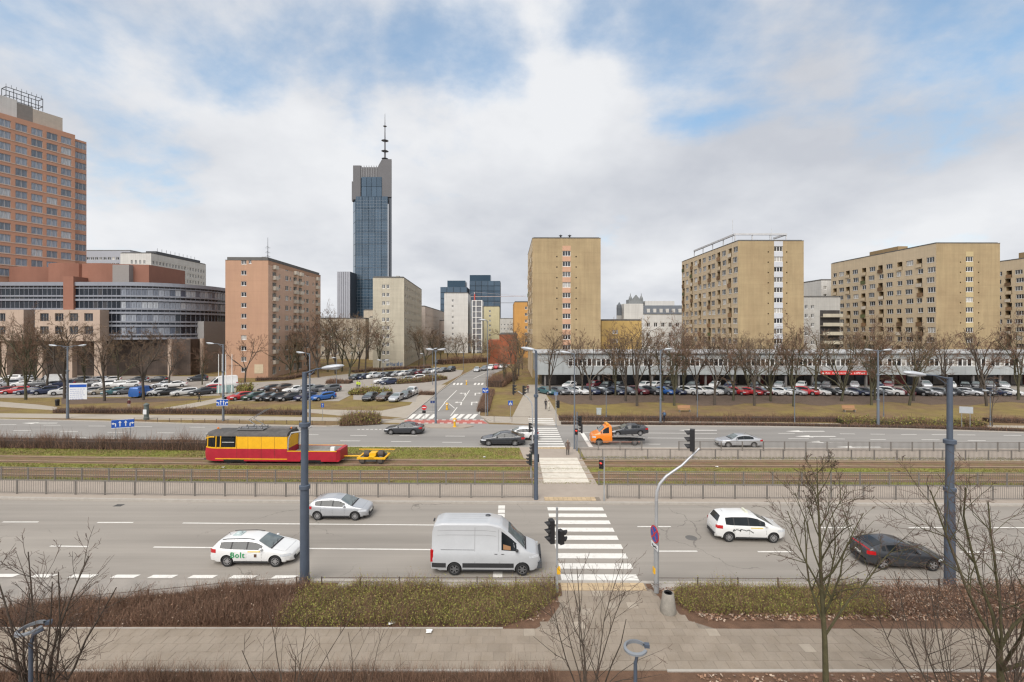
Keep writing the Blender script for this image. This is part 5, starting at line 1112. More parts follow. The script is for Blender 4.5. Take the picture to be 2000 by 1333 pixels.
SPEC = {
 # top line, belt line, half width, glass edges: distances in metres from the front bumper
 'hatch': dict(L=4.30, wb=2.62, xf=.86, r=.315, top=[(0, .56), (.06, .68), (.3, .80), (1.12, .98), (1.95, 1.40), (2.5, 1.475), (3.3, 1.44), (3.86, 1.30), (4.16, 1.00), (4.26, .84), (4.3, .55)], belt=[(1.1, .93), (2.0, .93), (3.2, .97), (4.0, 1.03)], hw=[(0, .56), (.1, .70), (.4, .83), (1.0, .895), (3.2, .895), (3.9, .85), (4.2, .77), (4.3, .66)], ws=(1.18, 1.92), rw=(3.86, 4.13), side=((1.62, 2.38), (2.46, 3.22), (3.28, 3.66))),
 'sedan': dict(L=4.85, wb=2.85, xf=.90, r=.335, top=[(0, .56), (.06, .68), (.35, .80), (1.35, .95), (2.15, 1.36), (2.75, 1.45), (3.4, 1.41), (4.1, 1.12), (4.3, 1.06), (4.72, 1.02), (4.80, .9), (4.85, .55)], belt=[(1.3, .92), (2.2, .93), (3.6, .97), (4.2, 1.0)], hw=[(0, .58), (.1, .72), (.45, .86), (1.1, .92), (3.6, .92), (4.4, .88), (4.75, .80), (4.85, .70)], ws=(1.42, 2.12), rw=(3.46, 4.06), side=((1.85, 2.62), (2.70, 3.42), (3.47, 3.72))),
 'estate': dict(L=4.65, wb=2.70, xf=.90, r=.32, top=[(0, .54), (.06, .66), (.32, .79), (1.18, .97), (2.0, 1.38), (2.6, 1.465), (3.8, 1.43), (4.22, 1.36), (4.50, 1.02), (4.6, .85), (4.65, .55)], belt=[(1.15, .92), (2.1, .93), (3.4, .97), (4.3, 1.04)], hw=[(0, .56), (.1, .71), (.4, .84), (1.0, .895), (3.6, .895), (4.2, .86), (4.55, .78), (4.65, .68)], ws=(1.25, 1.96), rw=(4.24, 4.46), side=((1.68, 2.46), (2.54, 3.34), (3.42, 4.02))),
 'mpv': dict(L=4.36, wb=2.70, xf=.86, r=.32, top=[(0, .58), (.06, .72), (.28, .88), (.85, 1.05), (1.75, 1.53), (2.3, 1.64), (3.4, 1.62), (3.98, 1.54), (4.22, 1.12), (4.32, .92), (4.36, .58)], belt=[(.85, 1.0), (2.0, 1.0), (3.4, 1.03), (4.1, 1.10)], hw=[(0, .56), (.1, .71), (.35, .85), (.9, .905), (3.4, .905), (4.0, .87), (4.28, .79), (4.36, .68)], ws=(.92, 1.72), rw=(3.99, 4.19), side=((1.35, 2.30), (2.38, 3.20), (3.27, 3.72))),
 'suv': dict(L=4.45, wb=2.68, xf=.88, r=.36, top=[(0, .66), (.06, .82), (.3, .98), (1.2, 1.10), (1.95, 1.56), (2.5, 1.66), (3.6, 1.62), (4.08, 1.50), (4.32, 1.12), (4.40, .95), (4.45, .62)], belt=[(1.2, 1.05), (2.1, 1.06), (3.4, 1.10), (4.1, 1.15)], hw=[(0, .60), (.1, .74), (.4, .88), (1.0, .925), (3.5, .925), (4.1, .88), (4.38, .81), (4.45, .70)], ws=(1.26, 1.92), rw=(4.09, 4.29), side=((1.66, 2.42), (2.5, 3.28), (3.36, 3.82))),
 'coupe': dict(L=4.30, wb=2.60, xf=.88, r=.33, top=[(0, .52), (.06, .66), (.35, .78), (1.15, .97), (2.05, 1.37), (2.6, 1.44), (3.2, 1.40), (3.95, 1.16), (4.16, 1.06), (4.24, .9), (4.3, .55)], belt=[(1.1, .92), (2.1, .94), (3.3, 1.0), (4.0, 1.06)], hw=[(0, .56), (.1, .71), (.4, .85), (1.0, .90), (3.3, .90), (3.9, .87), (4.2, .79), (4.3, .70)], ws=(1.2, 2.0), rw=(3.35, 3.95), side=((1.7, 2.48), (2.56, 3.26), (3.32, 3.52))),
 'van': dict(L=5.93, wb=3.66, xf=1.0, r=.35, top=[(0, .72), (.05, .95), (.22, 1.12), (.80, 1.35), (1.62, 2.18), (2.15, 2.62), (2.8, 2.76), (5.4, 2.76), (5.80, 2.68), (5.9, 2.45), (5.93, .9)], belt=[(.8, 1.28), (1.7, 1.30), (5.9, 1.32)], hw=[(0, .60), (.1, .78), (.4, .92), (1.0, .995), (5.5, .995), (5.85, .97), (5.93, .93)], ws=(.88, 1.75), rw=None, side=((1.30, 2.12),), boxy=True),
 'smallvan': dict(L=5.2, wb=3.2, xf=.95, r=.34, top=[(0, .70), (.05, .92), (.22, 1.08), (.78, 1.28), (1.45, 1.85), (1.85, 2.02), (2.4, 2.06), (4.9, 2.06), (5.12, 2.0), (5.17, 1.8), (5.2, .8)], belt=[(.8, 1.2), (1.7, 1.22), (5.1, 1.24)], hw=[(0, .60), (.1, .78), (.4, .90), (1.0, .96), (4.8, .96), (5.12, .94), (5.2, .9)], ws=(.86, 1.5), rw=None, side=((1.2, 1.95),), boxy=True),
 'cab': dict(L=2.35, wb=9, xf=.88, r=.36, top=[(0, .72), (.05, .95), (.22, 1.12), (.85, 1.36), (1.55, 2.02), (1.85, 2.18), (2.2, 2.20), (2.33, 2.16), (2.35, .9)], belt=[(.8, 1.26), (1.7, 1.28), (2.35, 1.3)], hw=[(0, .62), (.1, .80), (.4, .93), (1.0, 1.0), (2.2, 1.0), (2.35, .98)], ws=(.93, 1.52), rw=None, side=((1.25, 2.0),), boxy=True),
}
def curve(pts, x): return float(np.interp(x, [p[0] for p in pts], [p[1] for p in pts]))
class CarShape:
    def __init__(s, k):
        sp = s.sp = SPEC[k]; s.L = sp['L']; s.boxy = sp.get('boxy', False); xs = np.linspace(0, s.L, 400)
        def smooth(pts, n=9):
            y = np.interp(xs, [p[0] for p in pts], [p[1] for p in pts]); yp = np.pad(y, n, mode='edge'); kx = np.hanning(2*n+1); kx /= kx.sum(); z = np.convolve(yp, kx, 'valid'); f = np.minimum(1, np.minimum(xs, s.L-xs)/.12); return y*(1-f)+z*f
        s.xs = xs; s.top = smooth(sp['top'], 7); s.hwv = smooth(sp['hw'], 8)
    def zt(s, x): return float(np.interp(x, s.xs, s.top))
    def hw(s, x): return float(np.interp(x, s.xs, s.hwv))
    def zl(s, x): return min(curve(s.sp['belt'], x), s.zt(x)-.03)
    def cab(s, x): return max(0.0, min(1.0, (s.zt(x)-s.zl(x)-.03)/.42))
    def hwr(s, x): return s.hw(x)*(.93-(.13 if s.boxy else .235)*s.cab(x))
    def section(s, x):
        hw, zl, zt, c, hr = s.hw(x), s.zl(x), s.zt(x), s.cab(x), s.hwr(x); zb = .20 if .35 < x < s.L-.35 else .26
        zb = min(zb, zl-.2); drop = (.10 if s.boxy else .075)*c+.012
        return [(0, zb), (hw*.82, zb), (hw*.955, zb+.09), (hw*.992, zb+.26), (hw, (zb+zl)*.56), (hw*.985, zl-.07), (hw*.945, zl), (hr, zt-drop), (hr*.90, zt-drop*.35), (hr*.55, zt-drop*.05), (0, zt)]
    def sidept(s, x, t, sg, off=.008):
        q = s.section(x); a, b = q[6], q[7]; return (s.L/2-x, sg*(a[0]+(b[0]-a[0])*t+off), a[1]+(b[1]-a[1])*t+off*.3)
    def toppt(s, x, u, off=.012):
        q = s.section(x); y = u*q[7][0]*.93; ay = abs(y); P = [q[7], q[8], q[9], q[10]][::-1]
        z = float(np.interp(ay, [p[0] for p in P], [p[1] for p in P])); return (s.L/2-x, y, z+off)
    def lowpt(s, x, z, sg, off=.004):
        q = s.section(x); zs = [p[1] for p in q[2:7]]; ys = [p[0] for p in q[2:7]]; return (s.L/2-x, sg*(float(np.interp(z, zs, ys))+off), z)
    def body(s, cut=True):
        st = sorted(set([0, .03, .08, .16, .26, .38]+list(np.linspace(.5, s.L-.45, 30))+[s.L-.33, s.L-.22, s.L-.14, s.L-.08, s.L-.03, s.L]+[p[0] for p in s.sp['top']]))
        b = MB(); rings = []
        for x in st:
            q = s.section(x); ring = [(s.L/2-x, y, z) for y, z in q]+[(s.L/2-x, -y, z) for y, z in q[-2:0:-1]]; rings.append(b.add(ring)); n = len(ring)
        for r0, r1 in zip(rings, rings[1:]):
            for k in range(n): j = (k+1) % n; b.f.append((r0+k, r0+j, r1+j, r1+k)[::-1]); b.m.append(0)
        b.f.append(tuple(range(rings[0], rings[0]+n))); b.m.append(0); b.f.append(tuple(range(rings[-1]+n-1, rings[-1]-1, -1))); b.m.append(0)
        me = b.mesh('body', [PA['white'], under_m, trim_m], 180)
        def fixn(m_):
            bm = bmesh.new(); bm.from_mesh(m_); bmesh.ops.remove_doubles(bm, verts=bm.verts, dist=1e-5); bmesh.ops.recalc_face_normals(bm, faces=bm.faces); bm.to_mesh(m_); bm.free()
        fixn(me)
        if cut:
            lim = max(abs(v.co.y) for v in me.vertices)+.01
            for xw in (s.sp['xf'], s.sp['xf']+s.sp['wb']):
                if xw > s.L: continue
                for k in range(8):                                   # nudge the cutter until the cut comes out clean
                    c = MB(); r = s.sp['r']*1.16+k*.0013; c.lathe([(r, -1.3), (r, 1.3)], 28+k, m=1, c=(s.L/2-xw+k*.0017, 0, s.sp['r']*1.02+k*.0011), axis='y')
                    cme = c.mesh('cut', [PA['white'], under_m, trim_m]); fixn(cme); co = bpy.data.objects.new('tmp_cut', cme); COL.objects.link(co)
                    o = bpy.data.objects.new('tmp_body', me); COL.objects.link(o); md = o.modifiers.new('b', 'BOOLEAN'); md.operation = 'DIFFERENCE'; md.object = co; md.solver = ('MANIFOLD', 'EXACT')[k % 2]
                    me2 = bpy.data.meshes.new_from_object(o.evaluated_get(bpy.context.evaluated_depsgraph_get())); bpy.data.objects.remove(o); bpy.data.objects.remove(co)
                    if len(me2.polygons) > 100 and max(abs(v.co.y) for v in me2.vertices) < lim and min(v.co.z for v in me2.vertices) > .15: me = me2; break
            me.polygons.foreach_set('use_smooth', [True]*len(me.polygons)); me.set_sharp_from_angle(angle=R(34)); me.name = 'body'
        return me
    def side_glass(s, xa, xb, sg, t0=.06, t1=.90):
        b = MB(); b.grid([[s.sidept(x, t, sg) for t in np.linspace(t0, t1, 5)] for x in np.linspace(xa, xb, 9)], flip=(sg > 0)); return b
    def front_glass(s, xa, xb, u=.95):
        b = MB(); b.grid([[s.toppt(x, q) for q in np.linspace(-u, u, 9)] for x in np.linspace(xa, xb, 8)]); return b
def ell(b, c, r, m=0, n=10):
    k = 6; P = []
    for i in range(k+1):
        a = math.pi*i/k; P.append([(c[0]+r[0]*math.sin(a)*math.cos(2*math.pi*j/n), c[1]+r[1]*math.sin(a)*math.sin(2*math.pi*j/n), c[2]+r[2]*math.cos(a)) for j in range(n+1)])
    return b.grid(P, m, flip=True)
_wh = {}
def wheel_mesh(r, w=.21, spokes=10, rimm=None, dark=False):
    key = (r, w, spokes, (rimm or alloy_m).name)
    if key not in _wh:
        t = MB(); t.lathe([(r*.66, -w/2), (r*.93, -w/2), (r, -w*.32), (r, w*.32), (r*.93, w/2), (r*.66, w/2)], 24, axis='y', caps=False)
        q = MB(); rr = r*.67; q.lathe([(rr, -w/2-.004), (rr, w*.2)], 24, axis='y', caps=False); q.lathe([(rr*.97, -w*.16), (0, -w*.16)], 24, m=1, axis='y', caps=False); q.lathe([(rr*.97, w*.16), (0, w*.16)], 24, m=1, axis='y', caps=False)
        for sg in (-1, 1):
            yy = sg*(w*.5-.012); q.lathe([(rr*.26, yy-sg*.05), (rr*.26, yy), (0, yy+sg*.008)] if sg > 0 else [(rr*.26, yy-sg*.05), (rr*.26, yy), (0, yy+sg*.008)], 12, axis='y', caps=False)
            q.lathe([(rr*1.0, yy), (rr*.88, yy)], 24, axis='y', caps=False)
            for k in range(spokes):
                a = 2*math.pi*k/spokes; ca, sa = math.cos(a), math.sin(a); wd = rr*.95/spokes*1.15; pts = []
                for rad, ww in ((rr*.2, wd), (rr*.92, wd*.75)): pts += [(rad*ca-ww*sa, yy, rad*sa+ww*ca), (rad*ca+ww*sa, yy, rad*sa-ww*ca)]
                q.face([pts[0], pts[1], pts[3], pts[2]])
        _wh[key] = (t.mesh('wheel', rubber_m, 40), q.mesh('rim', [rimm or alloy_m, under_m], 40))
    return _wh[key]
_cs = {}
def shape(k):
    if k not in _cs: c = CarShape(k); _cs[k] = (c, c.body())
    return _cs[k]
def wheels(t, L, sp, hwf, spokes=10, xs=None, sub=True, rimm=None, w=.21):
    for x in (xs or (sp['xf'], sp['xf']+sp['wb'])):
        for sg in (-1, 1):
            a, b = wheel_mesh(sp['r'], w, spokes, rimm); f = inst('wheel', a, t, (L/2-x, sg*(hwf-w/2-.02), sp['r']))
            inst('rim', b, f)
def near_car(kind, label, colour, loc, heading=0.0, spokes=10, name='car', cat='car', group='cars driving on the avenue', seams=True, rails=False, screen=None, rimm=None, s=1.0):
    c, me = shape(kind); sp = c.sp; L = c.L; t = thing(name, label, cat, loc, heading, group); t.scale = (s, s, s)
    inst('body', me, t, mat=colour)
    c.front_glass(sp['ws'][0], sp['ws'][1]).build('windscreen', screen or screen_m, t, 60)
    if sp['rw']: c.front_glass(sp['rw'][0], sp['rw'][1], .88).build('rear_window', glass_m, t, 60)
    for sg in (-1, 1):
        for i, (a, b) in enumerate(sp['side']): c.side_glass(a, b, sg, .06, .88).build('side_window', glass_m, t, 60)
        if len(sp['side']) > 1:
            bb = MB(); bb.grid([[c.sidept(x, q_, sg, .004) for q_ in (.04, .5, .90)] for x in np.linspace(sp['side'][0][0]-.03, sp['side'][-1][1]+.02, 12)], flip=(sg > 0)); bb.build('window_band', trim_m, t, 60)
        # door seams, handles, sill strip, mirror
        b = MB()
        if seams:
            for x in ([q[0]-.04 for q in sp['side']] + [sp['side'][-1][0]-.03]) if not c.boxy else (1.15, 2.2, 3.55):
                for z0, z1 in ((.34, .55), (.55, .75), (.75, c.zl(x)-.02)): b.face([c.lowpt(x-.006, z0, sg), c.lowpt(x+.006, z0, sg), c.lowpt(x+.006, z1, sg), c.lowpt(x-.006, z1, sg)][::(1 if sg < 0 else -1)])
            b.build('door_seam', trim_m, t)
            for x in ([q[1]-.14 for q in sp['side'][:2]] if not c.boxy else (2.05, 2.42)):
                p = c.lowpt(x, c.zl(x)-.12, sg, .0); h = MB(); ell(h, (0, 0, 0), (.10, .022, .016), 0, 8); h.build('door_handle', trim_m if c.boxy else colour, t, 60, p)
        p = c.sidept(sp['side'][0][0]-.02, .04, sg, .11); h = MB(); ell(h, (0, 0, .06), (.09, .12, .075), 0, 10); h.build('mirror', colour if not c.boxy else trim_m, t, 60, p)
        zb = c.zl(.3)-.10; h = MB(); h.grid([[c.lowpt(x, zb+(f-.5)*.15*(1-.3*x), sg, .012) for f in (0, .5, 1)] for x in np.linspace(.10, .62, 7)], flip=(sg > 0)); h.build('headlight', lampw_m, t, 60)
        xa = L-.42; h = MB(); zz = c.zl(L-.25)-.16; h.grid([[c.lowpt(x, zz+(f-.5)*.20, sg, .012) for f in (0, .5, 1)] for x in np.linspace(xa, L-.03, 7)], flip=(sg > 0)); (h.build('tail_light', lampr_m, t, 60) if not c.boxy else None)
        h = MB(); h.grid([[c.lowpt(x, z, sg, .009) for z in (.24, .30, .345)] for x in np.linspace(sp['xf']+sp['r']*1.22, sp['xf']+sp['wb']-sp['r']*1.22, 6)], flip=(sg > 0)); h.build('sill_strip', trim_m, t)
        if rails:
            h = MB(); h.path([c.toppt(x, sg*.97, .035) for x in np.linspace(sp['ws'][1]+.25, L-.65, 8)], .018, 5); h.build('roof_rail', trim_m, t)
    b = MB(); b.cbox((L/2-.01, 0, .42), (.035, .48, .07)); b.build('grille', trim_m, t); b = MB(); b.cbox((L/2+.015, 0, .47), (.012, .26, .055)); b.build('number_plate', plate_m, t)
    b = MB(); b.cbox((-L/2-.006, 0, .70 if not c.boxy else .62), (.012, .26, .055)); b.build('number_plate', plate_m, t); b = MB(); b.cbox((-L/2+.01, 0, .36), (.04, .66 if c.boxy else .56, .09)); b.build('rear_bumper', trim_m, t)
    b = MB(); b.grid([[c.toppt(x, q, .010) for q in np.linspace(-.93, .93, 9)] for x in (sp['ws'][0]-.11, sp['ws'][0]-.015)]); b.build('cowl', trim_m, t)
    b = MB()
    for u0 in (-.55, .08): b.path([c.toppt(sp['ws'][0]-.02, u0, .03), c.toppt(sp['ws'][0]+.10, u0+.42, .03)], .011, 4)
    b.build('wipers', trim_m, t)
    if not c.boxy:
        b = MB()
        for sg in (-1, 1): b.grid([[c.toppt(x, sg*u_, .006) for u_ in (.90, .915)] for x in np.linspace(.42, sp['ws'][0]-.12, 6)])
        b.grid([[c.toppt(x, u_, .006) for u_ in np.linspace(-.88, .88, 7)] for x in (.40, .415)]); b.build('bonnet_seam', MATS.get('seam_grey') or mat('seam_grey', (.24, .24, .25), .6), t)
        b = MB(); b.cbox((L/2-.03, 0, .30), (.05, .40, .05)); b.build('lower_intake', trim_m, t)
        b = MB(); p_ = c.toppt(sp['rw'][0]-.35, 0, .0); b.path([p_, (p_[0]-.12, 0, p_[2]+.16)], .008, 4); b.build('aerial', trim_m, t)
    wheels(t, L, sp, c.hw(sp['xf']), spokes, rimm=rimm)
    return t, c
def yaw(x): return math.atan(-.0125+(.001*(x+10) if x < -10 else 0))
def near_pos(px, py, half=.9):
    Y = F*H/(py-HY)+half; return (XA(px, Y), Y, .0)
# the five cars on the near carriageway
p = near_pos(666, 1018); near_car('hatch', 'silver hatchback in the far lane beside the thick lamp post', PA['silver'], p, yaw(p[0]), 10)
p = near_pos(504, 1109); taxi, tc_ = near_car('estate', 'white estate taxi with green lettering on its side', PA['white'], p, yaw(p[0])+R(.4), 10, rails=True, name='taxi', cat='taxi')
green_t = mat('green_lettering', (.015, .27, .085), .6, var=.02)
def lettering(parent, text, size, loc, rot, m, name='lettering', ext=.004, shear=0):
    cu = bpy.data.curves.new(name, 'FONT'); cu.body = text; cu.size = size; cu.extrude = ext; cu.offset = .004*size/.3; cu.space_character = 1.16; cu.resolution_u = 3; cu.align_x = 'CENTER'; cu.align_y = 'CENTER'; cu.shear = shear; cu.materials.append(m)
    tmp = bpy.data.objects.new('tmp_text', cu); COL.objects.link(tmp); tm = bpy.data.meshes.new_from_object(tmp.evaluated_get(bpy.context.evaluated_depsgraph_get())); bpy.data.objects.remove(tmp); tm.name = name
    o = bpy.data.objects.new(name, tm); o.location = loc; o.rotation_euler = rot; link(o, parent); return o
q = tc_.lowpt(2.98, .68, -1, .022); lettering(taxi, 'Bolt', .42, q, (R(90-3), 0, 0), green_t)
b = MB(); q = tc_.lowpt(1.98, .64, -1, .012); b.cbox((q[0], q[1], .66), (.07, .004, .085)); b.build('city_crest', mat('crest_brown', (.10, .05, .03), .6, var=.5, scale=30, coord='obj'), taxi)
b = MB(); b.grid([[tc_.lowpt(x, z, -1, .012) for z in (.845, .895)] for x in np.linspace(1.72, 2.42, 6)]); b.build('yellow_band', mat('taxi_yellow', (.62, .42, .02), .5), taxi)
b = MB(); zr = tc_.zt(3.35); b.prism([(-.23, -.28), (.23, -.28), (.23, .28), (-.23, .28)], -.02, .03); b.T = None; ell(b, (0, 0, .04), (.17, .20, .09)); b.build('roof_sign', mat('taxi_sign', (.40, .47, .47), .4, coord='obj'), taxi, 50, (tc_.L/2-3.45, .1, zr+.01))
p = near_pos(951, 1126, 1.0); van, vc = near_car('van', 'white high roof delivery van waiting at the stop line', paint('van_white', (.42, .43, .445)), p, yaw(p[0]), 6, name='delivery_van', cat='van', rimm=mat('steel_wheel', (.16, .16, .165), .5, metal=.4, coord='obj'))
for sg in (-1, 1):
    b = MB()
    for z0, z1 in ((.46, .70),): b.grid([[vc.lowpt(x, z, sg, .016) for z in (z0, (z0+z1)/2, z1)] for x in np.linspace(1.46, 4.22, 9)], flip=(sg > 0))
    b.grid([[vc.lowpt(x, z, sg, .016) for z in (.46, .58, .70)] for x in np.linspace(5.12, 5.88, 5)], flip=(sg > 0)); b.build('rubbing_strip', trim_m, van)
    b = MB(); b.grid([[vc.sidept(x, t_, sg, .010) for t_ in (.045, .06)] for x in np.linspace(3.6, 5.4, 5)], flip=(sg > 0)); b.build('sliding_rail', trim_m, van)
    b = MB()
    for t_ in (.62, .80): b.grid([[vc.sidept(x, tt, sg, .006) for tt in (t_, t_+.012)] for x in np.linspace(2.4, 5.6, 6)], flip=(sg > 0))
    for x in (2.28, 3.55):
        b.grid([[vc.sidept(xx, tt, sg, .006) for tt in np.linspace(0, .92, 6)] for xx in (x, x+.02)], flip=(sg > 0))
    b.build('panel_seam', mat('seam_grey', (.24, .24, .25), .6), van)
    b = MB(); b.box(-5.93/2-.03, sg*.80, .75, -5.93/2+.12, sg*.965, 1.38); b.build('tail_light', lampr_m, van)
b = MB(); ell(b, (0, 0, 0), (.16, .12, .06)); b.build('roof_vent', steel_dk, van, 50, (.05, .25, 2.78))
for u_ in (-.6, -.2, .2, .6): b = MB(); b.grid([[vc.toppt(x, u_+d_, .010) for d_ in (-.025, .025)] for x in np.linspace(2.9, 5.5, 6)]); b.build('roof_rib', paint('van_rib', (.42, .43, .44)), van)
b = MB(); b.cbox((5.93/2-.01, 0, .92), (.05, .62, .10)); b.build('radiator_grille', trim_m, van)
b = MB(); b.cbox((5.93/2-.10, 0, .52), (.16, .80, .17)); b.build('front_bumper', mat('grey_plastic', (.06, .065, .072), .6, coord='obj'), van)
b = MB(); b.cbox((-5.93/2+.02, 0, 2.62), (.03, .16, .04)); b.build('brake_lamp', trim_m, van)
b = MB(); b.grid([[vc.sidept(x, t_, -1, .014) for t_ in (.10, .34)] for x in (1.62, 2.02)]); b.build('cardboard', mat('cardboard', (.30, .16, .08), .8, coord='obj'), van)
p = near_pos(1456, 1061); mpv, mc = near_car('mpv', 'white people carrier with black scribbled lettering on its flank', PA['white'], p, yaw(p[0])-R(2), 10)
blk = mat('black_lettering', (.02, .02, .02), .6); b = MB(); rd = random.Random(21); x = 3.28; z = .80
pts = []
while x > 2.05: pts.append(mc.lowpt(x, z, -1, .014)); x -= .07; z = .80+rd.uniform(-.05, .05) if x > 2.35 else z-.045
b.path(pts, .022, 4); b.path([mc.lowpt(3.35, .70, -1, .014), mc.lowpt(3.26, .84, -1, .014)], .03, 4); b.path([mc.lowpt(2.9, .70, -1, .014), mc.lowpt(2.85, .84, -1, .014)], .025, 4); b.build('lettering', blk, mpv)
b = MB(); b.grid([[mc.lowpt(x, z, -1, .012) for z in (.90, .945)] for x in np.linspace(1.5, 2.25, 5)]); b.build('yellow_band', MATS['taxi_yellow'], mpv)
b = MB(); b.cbox((0, 0, .05), (.06, .30, .06)); b.build('roof_sign', mat('pale_sign', (.62, .62, .5), .4, coord='obj'), mpv, None, (4.36/2-2.25, 0, 1.63))
for sg in (-1, 1):
    b = MB(); b.grid([[mc.lowpt(x, z, sg, .018) for z in (.88, .98, 1.03)] for x in np.linspace(4.0, 4.33, 5)], flip=(sg > 0)); b.build('tail_light', lampr_m, mpv)
p = near_pos(1752, 1116); civ, cc = near_car('coupe', 'dark grey fastback with a red lamp bar across its tail', PA['dark'], p, yaw(p[0])-R(3), 5)
b = MB(); b.path([(-4.3/2+.16, y, 1.04) for y in (-.74, -.3, .3, .74)], .045, 6); b.build('lamp_bar', lampr_m, civ)
# far carriageway, driving left
p = near_pos(790, 850); near_car('sedan', 'dark saloon passing the mouth of the side street', PA['dark'], p, math.pi+yaw(p[0]), 10)
p = near_pos(982, 872); near_car('sedan', 'dark saloon nearest the far zebra crossing', PA['dark'], p, math.pi, 10, s=1.05)
p = near_pos(1017, 861); near_car('hatch', 'white hatchback half hidden behind the dark saloon', PA['white'], p, math.pi, 10)
p = near_pos(1442, 876); near_car('sedan', 'silver saloon behind the railing on the far carriageway', PA['silver'], p, math.pi+yaw(p[0]), 10, screen=screen_m)
def tow_truck():
    p = near_pos(1205, 871, 1.0); t = thing('tow_truck', 'orange recovery truck with a silver loading bed', 'tow truck', p, math.pi); c, me = shape('cab'); L0 = 6.2; off = L0/2-c.L/2
    inst('body', me, t, (off, 0, .06), mat=PA['orange']); b = c.front_glass(*c.sp['ws']); b.build('windscreen', screen_m, t, 60, (off, 0, .06))
    for sg in (-1, 1):
        c.side_glass(1.25, 2.0, sg).build('side_window', glass_m, t, 60, (off, 0, .06)); h = MB(); ell(h, (0, 0, 0), (.06, .1, .16)); h.build('mirror', trim_m, t, 60, (off+.1, sg*1.12, 1.55))
        h = MB(); h.grid([[c.lowpt(x, .9+(f-.5)*.18, sg, .012) for f in (0, 1)] for x in np.linspace(.1, .5, 5)], flip=(sg > 0)); h.build('headlight', lampw_m, t, 60, (off, 0, .06))
    b = MB(); b.cbox((off-.72, 0, 2.32), (.14, .60, .07)); b.build('beacon_bar', mat('beacon', (.75, .30, .02), .3, coord='obj'), t)
    b = MB(); b.box(-L0/2, -.45, .45, off-c.L/2-.02, -.30, .62); b.box(-L0/2, .30, .45, off-c.L/2-.02, .45, .62); b.build('chassis', steel_dk, t)
    bed_m = mat('loading_bed', (.36, .36, .36), .45, metal=.5, var=.15, scale=3, coord='obj'); b = MB()
    for sg in (-1, 1): b.extrude([(off-c.L/2-.1, sg*.98-.22, 1.12), (-L0/2-.1, sg*.98-.22, .90), (-L0/2-.1, sg*.98-.22, 1.0), (off-c.L/2-.1, sg*.98-.22, 1.24)], (0, .44, 0))
    for k in range(5): x = -L0/2+.4+k*.8; b.box(x, -.8, .88+k*.035, x+.12, .8, .93+k*.035)
    b.build('loading_bed', bed_m, t)
    b = MB(); b.path([(-2.4, -.9, .4), (1.0, -.9, .4)], .05, 5); b.path([(-2.4, .9, .4), (1.0, .9, .4)], .05, 5); b.build('side_guard', mat('guard_red', (.30, .12, .09), .6), t)
    for x in (off+c.L/2-.88, -L0/2+1.3):
        for sg in (-1, 1): a, r_ = wheel_mesh(.36, .24, 6, MATS['steel_wheel']); f = inst('wheel', a, t, (x, sg*.86, .36)); inst('rim', r_, f)
    a, cc_ = near_car('sedan', 'dark saloon strapped on the recovery truck bed', PA['dark'], (p[0]+1.3, p[1], 1.02), math.pi, 10, group=None, s=.9); a.rotation_euler = (0, R(2.2), math.pi)
tow_truck()

